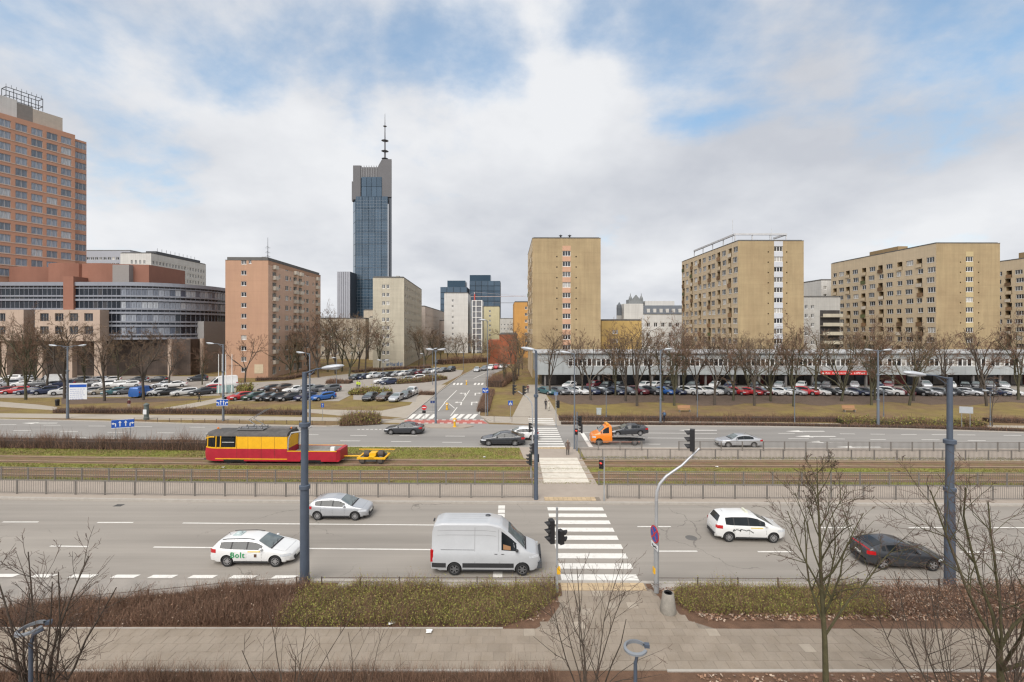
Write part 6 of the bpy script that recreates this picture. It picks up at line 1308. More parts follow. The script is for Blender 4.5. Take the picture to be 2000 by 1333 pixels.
# work tram and its bogie trailer
def work_tram():
    Xc, Yc = -23.25, 45.2+warp(-23.25); t = thing('work_tram', 'red and yellow work tram with a grey roof and open rear bed', 'tram', (Xc, Yc, .175), yaw(-23.25)+math.pi)
    # local +x is the cab end (left in the picture)
    red, yel = mat('paint_tram_red', (.36, .016, .032), .42, var=.16, scale=1.6, spec=.45, coord='obj', fine=.06, fscale=9), mat('paint_tram_yellow', (.74, .40, .015), .42, var=.10, scale=1.6, spec=.45, coord='obj', fine=.05, fscale=9); Lh = 6.65; W = 1.17
    def plan(x):                     # rounded nose
        f = max(0.0, (x-(Lh-1.4))/1.4); return W*(1-.42*f**2.2)
    xs = list(np.linspace(-1.62, Lh-1.4, 8))+list(np.linspace(Lh-1.2, Lh, 7))
    def skin(z0, z1, m, name, x0=-9, bulge=0.0, top=False):
        b = MB(); xx = [x for x in xs if x >= x0]; zz = np.linspace(z0, z1, 4)
        ring = [(x, -plan(x)) for x in xx]+[(x, plan(x)) for x in xx[::-1]]
        b.grid([[(x+(bulge*(1-abs(2*(z-z0)/(z1-z0)-1)) if x > Lh-1.3 else 0), y, z) for x, y in ring+[ring[0]]] for z in zz], flip=True)
        b.f.append(tuple(b.add([(x, y, z1) for x, y in ring])+k for k in range(len(ring)))[::-1] if False else tuple(range(b.add([(x, y, z1) for x, y in ring]), len(b.v)))); b.m.append(0); return b.build(name, m, t, 40)
    skin(.32, 1.52, red, 'lower_body', bulge=.12)
    skin(1.52, 1.64, yel, 'waist_band')
    b = MB(); b.box(-1.62, -W, 1.64, 3.35, W, 2.72); b.build('upper_panel', yel, t)
    # cab: glazed part with pillars
    b = MB(); ring = [(x, plan(x)*.97) for x in xs if x >= 3.2]
    b.grid([[(x, -y, z) for x, y in ring]+[(x, y, z) for x, y in ring[::-1]] for z in (1.64, 2.6)], flip=True); b.build('cab_glazing', glass_m, t, 50)
    for sg in (-1, 1):
        for x in (3.36, 4.9, 5.35, 6.35): b = MB(); b.path([(x, sg*plan(x), 1.62), (x-.05, sg*plan(x), 2.74)], .055, 4); b.build('window_pillar', yel, t)
    for sg in (-1, 1):
        b = MB(); b.box(3.5, sg*W-.012, 1.72, 4.8, sg*W+.012, 2.6); b.build('side_window', glass_m, t); b = MB(); b.box(3.55, sg*(W+.016)-.004, 2.12, 4.75, sg*(W+.016)+.004, 2.16); b.build('window_bar', white_f, t)
    # roof: rounded grey shell
    b = MB(); P = []
    for x in xs:
        w_ = plan(x)*1.02; drop = .25*max(0, (x-(Lh-1.0)))**2; P.append([(x, -w_*math.cos(a), 2.70+.50*math.sin(a)**.8-drop) for a in np.linspace(0, math.pi, 11)])
    b.grid(P, flip=True); b.f.append(tuple(range(0, 11))); b.m.append(0); b.build('roof', mat('tram_roof', (.085, .080, .078), .85, var=.3, scale=2, coord='obj', streak=.0), t, 60)
    b = MB(); P = []
    for x in np.linspace(Lh-1.15, Lh+.04, 6):
        w_ = plan(x)*1.03; P.append([(x, -w_*math.cos(a), 2.60+.60*math.sin(a)**.8-.25*max(0, (x-(Lh-1.0)))**2) for a in np.linspace(0, math.pi, 11)])
    b.grid(P, flip=True); b.build('cab_brow', yel, t, 60)
    b = MB(); ell(b, (Lh-.75, 0, 3.22), (.10, .10, .13)); ell(b, (-1.45, 0, 3.30), (.08, .08, .12)); b.build('warning_lamp', mat('amber', (.6, .16, .02), .3), t)
    b = MB(); b.box(-1.6, -.9, 3.1, 4.2, -.5, 3.24); b.box(-1.4, -.3, 3.16, .8, .3, 3.32); b.build('roof_walkway', mat('walkway', (.14, .13, .125), .9, var=.3, scale=3), t)
    b = MB(); b.box(1.0, -.7, 3.2, 3.6, .7, 3.3)
    for y in (-.5, .5):
        b.path([(1.2, y, 3.35), (3.3, y, 3.35)], .05, 5); b.path([(1.4, y, 3.4), (2.6, y*.8, 4.15)], .04, 5); b.path([(2.6, y*.8, 4.15), (1.0, y*.7, 5.1)], .03, 5)
        for x in (1.2, 1.8, 2.6, 3.3): ell(b, (x, y, 3.4), (.09, .09, .12), 0, 6)
    b.path([(1.0, -.6, 5.1), (1.0, .6, 5.1)], .035, 5); b.build('pantograph', mat('pantograph_steel', (.20, .20, .205), .5, metal=.5), t)
    # open rear bed
    b = MB(); x0 = -Lh
    b.box(x0, -W, .32, -1.63, W, .42); b.box(x0+.3, -W, .42, -1.63, -W+.07, 1.32); b.box(x0+.3, W-.07, .42, -1.63, W, 1.32); b.extrude([(x0+.3, -W, .42), (x0+.3, W, .42), (x0-.05, W*.8, .42), (x0-.05, -W*.8, .42)], (0, 0, .98)); b.build('rear_bed', red, t)
    b = MB(); b.box(x0+.2, -W+.075, .85, -1.64, W-.075, .95); b.build('bed_floor', mat('bed_grey', (.26, .25, .24), .9, var=.2, scale=2, coord='obj'), t)
    b = MB(); b.box(x0+.2, -W-.03, 1.28, -1.63, -W-.003, 1.36); b.box(x0+.2, W+.003, 1.28, -1.63, W+.03, 1.36); b.box(-1.63, -W-.03, .5, 5.4, -W-.004, .58); b.box(-1.63, W+.004, .5, 5.4, W+.03, .58); b.build('yellow_line', yel, t)
    b = MB(); b.path([(-1.64, W-.1, 1.4), (-1.72, W-.1, 2.5), (-2.0, W-.1, 3.05), (-3.0, W-.1, 3.2)], .07, 6); b.path([(-1.64, -W+.1, 1.4), (-1.72, -W+.1, 2.5), (-2.0, -W+.1, 3.05), (-3.0, -W+.1, 3.2)], .06, 6); b.path([(-3.0, -W+.1, 3.2), (-3.0, W-.1, 3.2)], .06, 6); b.build('hoop', mat('hoop_grey', (.34, .34, .34), .5), t)
    b = MB(); b.path([(-3.0, -.2, .9), (-3.0, -.2, 3.1)], .09, 6); b.path([(-3.0, -.2, 3.05), (-2.2, -.2, 3.2)], .07, 6); b.build('crane_post', MATS['pantograph_steel'], t)
    b = MB(); b.box(x0+.32, -W+.075, .95, -1.66, -W+.1, 1.30); b.box(x0+.32, W-.1, .95, -1.66, W-.075, 1.30); b.box(x0+.31, -W+.11, .95, x0+.34, W-.11, 1.28); b.build('bed_lining', MATS['bed_grey'], t)
    b = MB()
    for x in (-.4, .9, 2.2, 3.3):
        for sg in (-1, 1): b.box(x-.01, sg*(W+.004)-.004, .4, x+.01, sg*(W+.004)+.004, 2.68)
    tag(b.build('panel_joints', mat('tram_seam', (.12, .03, .02), .7), t), kind='stuff')
    b = MB(); b.box(x0+1.0, -.5, .95, x0+1.4, -.2, 1.35); b.build('white_sack', white_f, t)
    for xw in (3.6, -3.9):
        b = MB(); b.box(xw-1.1, -.85, .10, xw+1.1, .85, .34); b.build('bogie', steel_dk, t)
        for sg in (-1, 1): b = MB(); b.box(xw-1.0, sg*(W+.002)-.006, .30, xw+1.0, sg*(W+.002)+.006, .47); b.build('wheel_opening', under_m, t)
        for dx in (-.75, .75):
            for sg in (-1, 1): q = MB(); q.lathe([(.33, -.06), (.33, .06)], 16, axis='y'); q.build('wheel', steel_dk, t, None, (xw+dx, sg*.74, .30))
    b = MB(); b.box(Lh-.15, -.7, .30, Lh+.22, .7, .42); b.path([(Lh+.1, 0, .62), (Lh+.45, 0, .55)], .06, 6); b.build('coupler', steel_dk, t)
    b = MB(); ell(b, (Lh+.08, -.45, .95), (.07, .13, .13)); ell(b, (Lh+.08, .45, .95), (.07, .13, .13)); b.build('headlight', lampw_m, t)
work_tram()
def bogie():
    x, y = -13.6, 45.2+warp(-13.6); t = thing('bogie_trailer', 'yellow bogie trailer coupled behind the work tram', 'trailer', (x, y, .175), yaw(x)); t.scale = (.92, .92, .92); yel = MATS['paint_tram_yellow']
    b = MB(); b.box(-1.5, -.95, .52, 1.5, -.78, .72); b.box(-1.5, .78, .52, 1.5, .95, .72); b.box(-.3, -.95, .56, .3, .95, .78); b.box(-1.5, -.8, .54, -1.3, .8, .68); b.box(1.3, -.8, .54, 1.5, .8, .68); b.box(-.35, -.5, .78, .35, .5, 1.05); b.build('frame', yel, t)
    b = MB(); b.path([(-1.4, 0, .62), (-3.4, 0, .60)], .07, 6); b.path([(-1.9, .9, 1.1), (2.0, .9, 1.1)], .05, 6); b.build('drawbar', yel, t)
    for sg in (-1, 1):
        q = MB(); q.lathe([(.0, -.3), (.34, -.28), (.40, 0), (.34, .28), (0, .3)], 14, axis='x'); q.build('motor', mat('greasy_iron', (.07, .058, .05), .75, var=.3, scale=6, coord='obj'), t, 60, (sg*.75, .1, .82))
    for xw in (-.95, .95):
        q = MB(); q.path([(xw, -.8, .33), (xw, .8, .33)], .08, 8); q.build('axle', steel_dk, t)
        for sg in (-1, 1): q = MB(); q.lathe([(.36, -.08), (.40, -.05), (.40, .05), (.36, .08)], 18, axis='y'); q.build('wheel', steel_dk, t, 40, (xw, sg*.76, .40)); q = MB(); q.cbox((xw, sg*.93, .36), (.24, .06, .16)); q.build('axle_box', MATS['greasy_iron'], t)
    q = MB(); q.box(-.55, -.98, .30, .55, -.86, .50); q.box(-.55, .86, .30, .55, .98, .50); q.build('spring', steel_dk, t)
bogie()

# ---- parked cars: one of each kind, copied with its parts
PK = {}
def pk(kind):
    if kind not in PK:
        c, me = shape(kind); me = me.copy(); sp = c.sp
        ws = c.front_glass(*sp['ws']).mesh('windscreen', screen_m, 60); rw = c.front_glass(*sp['rw'], .88).mesh('rear_window', glass_m, 60) if sp['rw'] else None
        sd = [c.side_glass(sp['side'][0][0], sp['side'][-1][1], sg).mesh('side_window', glass_m, 60) for sg in (-1, 1)]
        hl = MB(); tl = MB()
        for sg in (-1, 1):
            zb = c.zl(.3)-.1; hl.grid([[c.lowpt(x, zb+(f-.5)*.15, sg, .012) for f in (0, 1)] for x in np.linspace(.08, .6, 5)], flip=(sg > 0)); zz = c.zl(c.L-.25)-.16; tl.grid([[c.lowpt(x, zz+(f-.5)*.2, sg, .012) for f in (0, 1)] for x in np.linspace(c.L-.42, c.L-.02, 5)], flip=(sg > 0))
        w = MB(); r = sp['r']; w.lathe([(0, -.105), (r*.62, -.11), (r*.66, -.105), (r*.95, -.1), (r, -.06), (r, .06), (r*.95, .1), (r*.66, .105), (r*.62, .11), (0, .105)], 16, axis='y', ms=[1, 0, 0, 0, 0, 0, 0, 0, 1], caps=False)
        PK[kind] = (c, me, ws, rw, sd, hl.mesh('headlights', lampw_m), tl.mesh('tail_lights', lampr_m), w.mesh('wheel', [rubber_m, alloy_m], 40))
    return PK[kind]
def park(kind, colour, label, loc, heading, group):
    c, me, ws, rw, sd, hl, tl, w = pk(kind); sp = c.sp; t = thing('parked_van' if 'van' in kind else 'parked_car', label, 'van' if 'van' in kind else 'car', loc, heading, group)
    inst('body', me, t, mat=PA[colour]); inst('windscreen', ws, t); inst('side_window', sd[0], t); inst('side_window', sd[1], t)
    if rw: inst('rear_window', rw, t)
    inst('headlights', hl, t); inst('tail_lights', tl, t)
    for x in (sp['xf'], sp['xf']+sp['wb']):
        for sg in (-1, 1): inst('wheel', w, t, (c.L/2-x, sg*(c.hw(sp['xf'])-.125), sp['r']))
    return t
KN = {'hatch': 'hatchback', 'sedan': 'saloon', 'estate': 'estate car', 'mpv': 'people carrier', 'suv': 'off-roader', 'coupe': 'fastback', 'van': 'high van', 'smallvan': 'van'}
CN = {'dark': 'dark grey', 'navy': 'dark blue', 'maroon': 'dark red', 'green': 'dark green', 'teal': 'teal'}
def row(desc, group, lst, heading, jitter=4):
    rd = random.Random(hash(desc) % 1000 if False else len(desc)*7+len(lst))
    lst = sorted(lst)
    for i, (px, py, col, kind) in enumerate(lst):
        x, y = G(px, py); lab = '%s %s parked %s from left in %s' % (CN.get(col, col), KN[kind], ORD[i], desc)
        park(kind, col, lab, (x, y+1.2, .035), R(heading+rd.uniform(-jitter, jitter)), group)
row('the front row before the salmon block', 'cars in the front row before the salmon block', [(462, 783, 'red', 'hatch'), (489, 783, 'green', 'hatch'), (512, 784, 'dark', 'hatch'), (534, 784, 'black', 'estate'), (560, 784, 'dark', 'sedan'), (592, 784, 'navy', 'hatch'), (626, 783.5, 'blue', 'estate')], -128)
row('the second row before the salmon block', 'cars in the second row before the salmon block', [(521, 767, 'dark', 'estate'), (545, 767, 'brown', 'suv'), (568, 769, 'white', 'hatch'), (590, 768, 'silver', 'mpv'), (612, 768, 'grey', 'hatch'), (640, 768, 'grey', 'suv')], -130)
row('the bay beside the juniper hedge', 'cars beside the juniper hedge', [(719, 784, 'dark', 'hatch'), (747, 784, 'brown', 'hatch'), (772, 785, 'silver', 'sedan'), (789, 780, 'grey', 'hatch'), (801, 774, 'white', 'suv')], -98, 6)
cs_ = ['dark', 'navy', 'white', 'silver', 'dark', 'silver', 'white', 'grey', 'maroon', 'silver', 'white', 'grey', 'black']
row('the upper row below the cream gable', 'cars in the upper row below the cream gable', [(692+i*15.6, 743-i*1.35, cs_[i], ['hatch', 'sedan', 'suv', 'hatch', 'estate'][i % 5]) for i in range(13)], -112)
row('the lower row along the olive hedge', 'cars along the olive hedge', [(746, 750.5, 'white', 'estate'), (757, 752.5, 'navy', 'hatch'), (790, 747.5, 'silver', 'hatch'), (812, 745.5, 'white', 'suv'), (832, 743.5, 'grey', 'hatch')], -150, 10)
row('the line ending the side street', 'cars at the end of the side street', [(931, 727, 'silver', 'hatch'), (946, 724.5, 'grey', 'estate'), (958, 723, 'white', 'suv'), (969, 721.5, 'red', 'suv'), (980, 720.5, 'white', 'hatch')], -95)
row('the distant lot beyond the side street', 'cars in the distant lot beyond the side street', [(855+i*11.5, 711-i*.4, ['grey', 'silver', 'dark', 'white', 'silver', 'navy', 'white', 'grey'][i], 'hatch') for i in range(8)], -100)
row('the nearest row before the glass office', 'cars in the nearest row before the glass office', [(-8, 771, 'maroon', 'hatch'), (20, 771, 'red', 'estate'), (48, 772, 'navy', 'sedan'), (78, 772, 'navy', 'suv'), (113, 773, 'white', 'suv'), (165, 772, 'silver', 'estate'), (190, 772, 'beige', 'hatch'), (216, 773, 'teal', 'estate'), (237, 772, 'grey', 'hatch'), (298, 774, 'white', 'hatch'), (321, 774, 'black', 'sedan'), (352, 774, 'white', 'estate'), (388, 773, 'dark', 'sedan')], -140, 10)
row('the second row before the glass office', 'cars in the second row before the glass office', [(6, 757, 'silver', 'mpv'), (34, 757, 'white', 'hatch'), (62, 758, 'grey', 'suv'), (88, 759, 'dark', 'estate'), (112, 758, 'navy', 'suv'), (170, 758, 'dark', 'sedan'), (196, 758, 'white', 'suv'), (220, 758, 'white', 'estate'), (244, 758, 'white', 'hatch'), (312, 758, 'silver', 'sedan'), (334, 758, 'white', 'sedan'), (404, 767, 'red', 'estate')], -145, 12)
row('the back row before the glass office', 'cars in the back row before the glass office', [(12, 746, 'white', 'mpv'), (40, 746, 'silver', 'hatch'), (150, 748, 'grey', 'hatch'), (180, 748, 'silver', 'estate'), (208, 748, 'white', 'hatch'), (300, 748, 'dark', 'hatch'), (380, 746, 'dark', 'suv'), (262, 748, 'grey', 'hatch')], -145, 14)
x, y = G(270, 776); park('smallvan', 'blue', 'bright blue van among the parked cars before the glass office', (x, y+1, .035), R(98), None)
x, y = G(92, 756); park('van', 'white', 'white high van parked behind the navy cars before the glass office', (x, y+1, .035), R(175), None)
x, y = G(428, 760); park('van', 'white', 'white high van facing the white flagpoles', (x, y+1, .035), R(-140), None)
rd = random.Random(77); pal = ['white', 'silver', 'grey', 'dark', 'black', 'navy', 'white', 'silver', 'dark', 'grey', 'maroon', 'white']
A = [(1068, 'teal'), (1092, 'grey'), (1112, 'silver'), (1134, 'white'), (1156, 'navy'), (1178, 'dark'), (1204, 'navy'), (1228, 'grey'), (1250, 'maroon'), (1276, 'dark'), (1302, 'blue'), (1324, 'navy'), (1350, 'white'), (1372, 'white'), (1396, 'white'), (1420, 'grey'), (1446, 'red'), (1470, 'red'), (1492, 'maroon'), (1512, 'white'), (1536, 'white'), (1560, 'silver'), (1582, 'red'), (1604, 'white'), (1630, 'black'), (1656, 'silver'), (1680, 'navy'), (1702, 'dark'), (1726, 'grey'), (1748, 'white'), (1768, 'maroon'), (1800, 'black'), (1822, 'silver'), (1850, 'grey'), (1876, 'dark'), (1904, 'silver'), (1930, 'dark'), (1958, 'navy'), (1984, 'white')]
row('the front row before the shop pavilion', 'cars in the front row before the shop pavilion', [(px, 771.5+(px-1060)*.003, c, rd.choice(['hatch', 'hatch', 'sedan', 'estate', 'suv', 'mpv'])) for px, c in A], -52, 5)
row('the second row before the shop pavilion', 'cars in the second row before the shop pavilion', [(1110+i*24.5+rd.uniform(-4, 4), 759.5, pal[(i*5) % 12], rd.choice(['hatch', 'suv', 'mpv', 'estate'])) for i in range(36) if rd.random() > .28], -128, 6)
# ------------------------------------------------------------------ street furniture
pole_m = mat('lamp_post_paint', (.085, .105, .14), .5, metal=.2, var=.12, scale=2, fine=.05)
pole_g = mat('galvanised_post', (.33, .34, .35), .5, metal=.4, var=.1, scale=2)
pole_f = mat('grey_post', (.135, .155, .185), .6, var=.1, scale=1)
head_m = mat('lamp_head', (.45, .47, .50), .4, metal=.2, var=.05)
sig_m = mat('signal_black', (.018, .018, .02), .55, var=.1, scale=4)
fence_m = mat('railing_grey', (.175, .160, .145), .7, metal=.1, var=.15, scale=1.5)
wire_m = mat('rusty_rail', (.085, .062, .05), .8, var=.2, scale=3)
blue_s = mat('sign_blue', (.012, .075, .36), .45, var=.05); white_s = mat('sign_white', (.62, .63, .64), .5, var=.04); red_s = mat('sign_red_film', (.48, .02, .025), .45, var=.05)
yellow_b = mat('bollard_yellow', (.68, .38, .02), .5, var=.08)
dark_lens = mat('dark_lens', (.03, .03, .03), .25)
red_lens = bpy.data.materials.new('red_lens'); red_lens.use_nodes = True; _p = red_lens.node_tree.nodes['Principled BSDF']; _p.inputs['Base Color'].default_value = (.5, .02, .02, 1); _p.inputs['Emission Color'].default_value = (1, .05, .03, 1); _p.inputs['Emission Strength'].default_value = .8

# railings: every bay has its own post, rails and bars
def railing(label, Yc, x0, x1, sp, h, z0, group='railings of the tram reservation', bar=.14, double=True):
    n = max(1, round((x1-x0)/sp)); sp = (x1-x0)/n; t = thing('railing', label, 'railing', (0, 0, 0), 0, group)
    pm = MB(); pm.box(-.065, -.025, 0, -.012, .025, h) if double else None; pm.box(.012 if double else -.03, -.025, 0, .065 if double else .03, .025, h); pm = pm.mesh('post', fence_m)
    rt = MB().box(.07, -.02, h-.06, sp-.07, .02, h-.015).mesh('top_rail', fence_m); rb = MB().box(.07, -.018, .10, sp-.07, .018, .14).mesh('bottom_rail', fence_m)
    b = MB(); k = int((sp-.2)/bar)
    for i in range(k): x = .1+(sp-.2)*(i+.5)/k; b.box(x-.009, -.008, .14, x+.009, .008, h-.06)
    bm = b.mesh('bars', fence_m)
    for i in range(n+1):
        x = x0+i*sp; y = Yc+warp(x); a = math.atan2(warp(x+sp)-warp(x), sp); inst('post', pm, t, (x, y, z0), a)
        if i < n:
            inst('top_rail', rt, t, (x, y, z0), a); inst('bottom_rail', rb, t, (x, y, z0), a); q = inst('bars', bm, t, (x, y, z0), a); q['kind'] = 'stuff'
railing('grey railing along the near carriageway, on the taxi side of the crossing', 35.85, -51.6, 1.65, 2.46, 1.12, .13)
railing('grey railing along the near carriageway, on the people carrier side', 35.85, 7.4, 51.7, 2.46, 1.12, .13)
railing('grey railing beside the near tram track, on the tram side of the crossing', 38.85, -54.0, 1.7, 2.42, 1.2, .13)
railing('grey railing beside the near tram track, on the pole side of the crossing', 38.85, 7.3, 55.7, 2.42, 1.2, .13)
railing('grey railing between far tram track and platform', 46.65, 6.9, 61.2, 2.26, 1.02, .135, bar=.12)
railing('short grey railing in front of the recovery truck', 49.9, 7.0, 14.0, 2.3, 1.02, .135, bar=.12)
railing('long grey railing along the far carriageway by the silver saloon', 49.9, 18.0, 65.5, 2.26, 1.02, .135, bar=.12)
def low_rail(label, pts, h=.42, sp=2.0, group='low rails round the planting'):
    t = thing('low_rail', label, 'low fence', (0, 0, 0), 0, group); pm = MB().box(-.025, -.025, 0, .025, .025, h+.05).mesh('post', wire_m)
    for p0, p1 in zip(pts, pts[1:]):
        a, c = Vector((*p0, .1)), Vector((*p1, .1)); n = max(1, int((c-a).length/sp))
        for i in range(n): q = a.lerp(c, i/n); inst('post', pm, t, tuple(q))
        b = MB(); b.path([a+Vector((0, 0, h)), c+Vector((0, 0, h))], .014, 5); b.build('rail', wire_m, t)
    inst('post', pm, t, (*pts[-1], .1))
low_rail('low rail along the lay-by edge of the brown shrubs', [(x, y-.35) for x, y in BAYK[::-1]]+[(-10.6, 23.7)])
low_rail('low rail between green shrubs and the van', [(-9.8, 23.72), (2.2, 23.72)]); low_rail('low rail between litter bin and dark fastback', [(7.5, 23.7), (30, 23.45)])
low_rail('low rail on the far verge beyond the work tram', [G(262, 825), G(400, 827), G(560, 830), G(660, 832)], .5, 1.7)
low_rail('low rail at the far corner by the crossing path', [G(965, 826), G(1035, 826.5)], .8, 1.8)

def lamp_post(label, x, y, h, rr, heads, m=None, z0=.12, group=None, name='street_lamp', big=True, collars=()):
    """heads: list of (dx, dy, rise); stepped tube, bracket arms and cobra heads"""
    t = thing(name, label, 'street lamp', (x, y, z0), 0, group); b = MB(); prof = [(rr[0]*1.12, 0), (rr[0]*1.12, .25)]
    for i, (z, r) in enumerate(zip([.25]+list(collars)+[h], list(rr)+[rr[-1]])):
        if i: prof += [(rr[i-1]*.93, z)]
        if i < len(rr): prof += [(rr[i]*(1.0), z+.01)] if i else [(rr[0], z)]
    b.lathe(prof, 14); b.build('post', m or pole_m, t, 35)
    for z in collars: q = MB(); q.lathe([(rr[0]*.9, -.12), (rr[0]*1.16, -.09), (rr[0]*1.16, .09), (rr[0]*.85, .12)], 14, c=(0, 0, z)); q.build('collar', m or pole_m, t, 35)
    for dx, dy, rise in heads:
        s = .62 if big else .5; L = math.hypot(dx, dy); ux, uy = dx/L, dy/L; q = MB()
        q.path([(0, 0, h-.08), (dx*.6, dy*.6, h+rise*.7), (dx, dy, h+rise)], [.05, .04, .035], 6); q.path([(0, 0, h-.45), (dx*.55, dy*.55, h+rise*.45)], .022, 5) if big else None; a = q.build('arm', m or pole_m, t, 60)
        q = MB(); q.T = Matrix.Translation((dx+ux*s*.75, dy+uy*s*.75, h+rise+.05)) @ Matrix.Rotation(math.atan2(uy, ux), 4, 'Z') @ Matrix.Rotation(-.12, 4, 'Y'); ell(q, (0, 0, 0), (s, s*.36, s*.2), 0, 12); q.build('lamp_head', head_m, t, 70)
        q = MB(); q.T = Matrix.Translation((dx+ux*s*.8, dy+uy*s*.8, h+rise-.03)) @ Matrix.Rotation(math.atan2(uy, ux), 4, 'Z'); ell(q, (0, 0, 0), (s*.6, s*.28, s*.14), 0, 10); q.build('lens', mat('lamp_lens', (.35, .36, .36), .2), t, 70)
    return t
x, y = G(595, 1141); lamp_post('thick stepped blue-grey lamp post beside the taxi', x, y, 10.95, (.235, .185, .13), [(1.0, 0, .22)], collars=(4.95, 8.2))
x, y = G(1855, 1148); lamp_post('thick stepped blue-grey lamp post beside the dark fastback', x, y, 10.7, (.235, .185, .13), [(-1.35, 0, .15)], collars=(4.95, 7.4))
x, y = G(1047, 979); lamp_post('dark stepped lamp post on the median beside the crossing', x, y, 11.5, (.155, .12, .08), [(-.2, .1, .08)], collars=(4.9, 8.0))
for px, py, top, hd, lab, r in ((132, 818, 676, [(-1.7, 0, .1), (1.7, 0, .1)], 'grey twin lamp post carrying the white notice board', .21), (436, 822, 672, [(-1.4, 0, .1)], 'grey lamp post carrying the blue lane board', .2), (605, 832, 690, [(-.8, 0, .1)], 'grey lamp post directly behind the near thick one', .17),
                        (851, 829, 684, [(.35, 0, .1), (-.35, 0, .1)], 'grey lamp post on the traffic island', .19), (952, 812, 626, [(-.3, 0, .1)], 'tall slim post at the corner of the side street', .11), (1290, 830, 683, [(.6, 0, .1)], 'grey lamp post in the park behind the walker', .17),
                        (1715, 834, 684, [(-.8, 0, .05), (.8, 0, .05)], 'grey twin lamp post in the park behind the far railing', .21), (1122, 880, 690, [(-.5, 0, .1)], 'slim grey post beside the far zebra crossing', .12)):
    x, y = G(px, py); lamp_post(lab, x, y, ZA(top, y)-.1, (r*.82, r*.65, r*.5), hd, pole_f, .03, 'lamp posts beyond the tram tracks', big=True, collars=(3.6, 7.0))
for i, (px, py, top) in enumerate(sorted(((657, 752, 700), (828, 738, 692), (845, 752, 682), (748, 776, 705), (1184, 822, 760), (1362, 823, 762), (1552, 826, 763), (1726, 826, 762), (1934, 832, 765), (1050, 770, 690), (905, 725, 690)))):
    x, y = G(px, py); lamp_post('small path lamp, %s from the left beyond the avenue' % ORD[i], x, y, ZA(top, y), (.07, .05), [(-.3, 0, .05), (.3, 0, .05)] if px in (845, 748) else [(-.25, 0, .05)], pole_f, .03, 'small path lamps', big=False, collars=(1.2,))
def ring_lamp(label, px, py, Y, rot, tilt):
    z = ZA(py, Y); t = thing('ring_lamp', label, 'street lamp', (XA(px, Y), Y, .1), rot); b = MB(); b.path([(0, 0, 0), (0, 0, z-.35)], [.06, .05], 8); b.path([(0, 0, z-.4), (.05, 0, z-.15), (.25, 0, z-.06)], .045, 6); b.build('post', pole_m, t, 60)
    b = MB(); P = []
    for i in range(24):
        a = R(25)+R(310)*i/23; P.append([(.32*math.cos(a)*k, .32*math.sin(a)*k, z+zz+.32*math.cos(a)*tilt) for k, zz in ((.78, 0), (1.0, .02), (1.0, .07), (.78, .09), (.78, 0))])
    b.grid(P, flip=True); b.build('ring', mat('ring_lamp_paint', (.19, .205, .225), .45, var=.08), t, 40)
    b = MB(); b.box(.26, .08, z-.01, .40, .2, z+.08); b.build('end_box', pole_m, t)
ring_lamp('blue-grey ring lamp over the path junction', 1241, 1276, 12.6, R(-5), .05); ring_lamp('blue-grey ring lamp tangled in the corner tree', 60, 1238, 12.8, R(30), .1)

# traffic signals
def signal_head(t, loc, rz, n=3, s=.30, lit=None, board=None):
    """housing with visors; local -y is the face"""
    b = MB(); b.box(-s*.55, -.02, -n*s*.56, s*.55, .20, n*s*.56); h = b.build('signal_head', sig_m, t, None, loc, rz)
    if board: q = MB(); q.box(-s*.8, .21, -n*s*.66, s*.8, .23, n*s*.66); q.build('backboard', board, h)
    for i in range(n):
        z = (i-(n-1)/2)*s*1.08; q = MB(); q.lathe([(s*.38, .02), (0, .025)], 12, c=(0, 0, z), axis='y', caps=False); q.build('lens', red_lens if lit == i else dark_lens, h)
        q = MB(); P = []
        for a in np.linspace(R(-20), R(200), 10): P.append([(s*.44*math.cos(a), -.02, z+s*.44*math.sin(a)), (s*.44*math.cos(a), -.30*(.55+.45*math.sin(a)), z+s*.44*math.sin(a)-.03)])
        q.grid(P); q.build('visor', sig_m, h)
    return h
def signal_post(label, px, py, top, heads, r=.055, m=None, z0=.12, button=False, extra=None, group='traffic signals at the crossing'):
    x, y = G(px, py, z0); h = ZA(top, y)-z0; t = thing('traffic_signal', label, 'traffic light', (x, y, z0), 0, group); b = MB(); b.lathe([(r*1.4, 0), (r*1.4, .3), (r, .35), (r, h)], 10); b.build('post', m or pole_g, t, 40)
    for dx, dy, pz, rz, n, s, lit, bd in heads:
        z = ZA(pz, y)-z0; signal_head(t, (dx, dy, z), rz, n, s, lit, bd); q = MB(); q.path([(0, 0, z+.3), (dx*.7, dy*.7, z+.3)], .02, 5); q.path([(0, 0, z-.3), (dx*.7, dy*.7, z-.3)], .02, 5); q.build('bracket', sig_m, t)
    if button: q = MB(); q.box(-.02, -.12, .95, .16, .10, 1.25); q.build('push_button', yellow_b, t)
    return t, x, y
dk_green = mat('signal_green', (.012, .045, .03), .6)
signal_post('near traffic light with three visored lamps beside the van', 1088, 1157, 992, [(-.36, 0, 1038, R(-75), 3, .34, None, None), (.26, .05, 1049, R(120), 2, .30, None, None)], .055, pole_g, button=True)
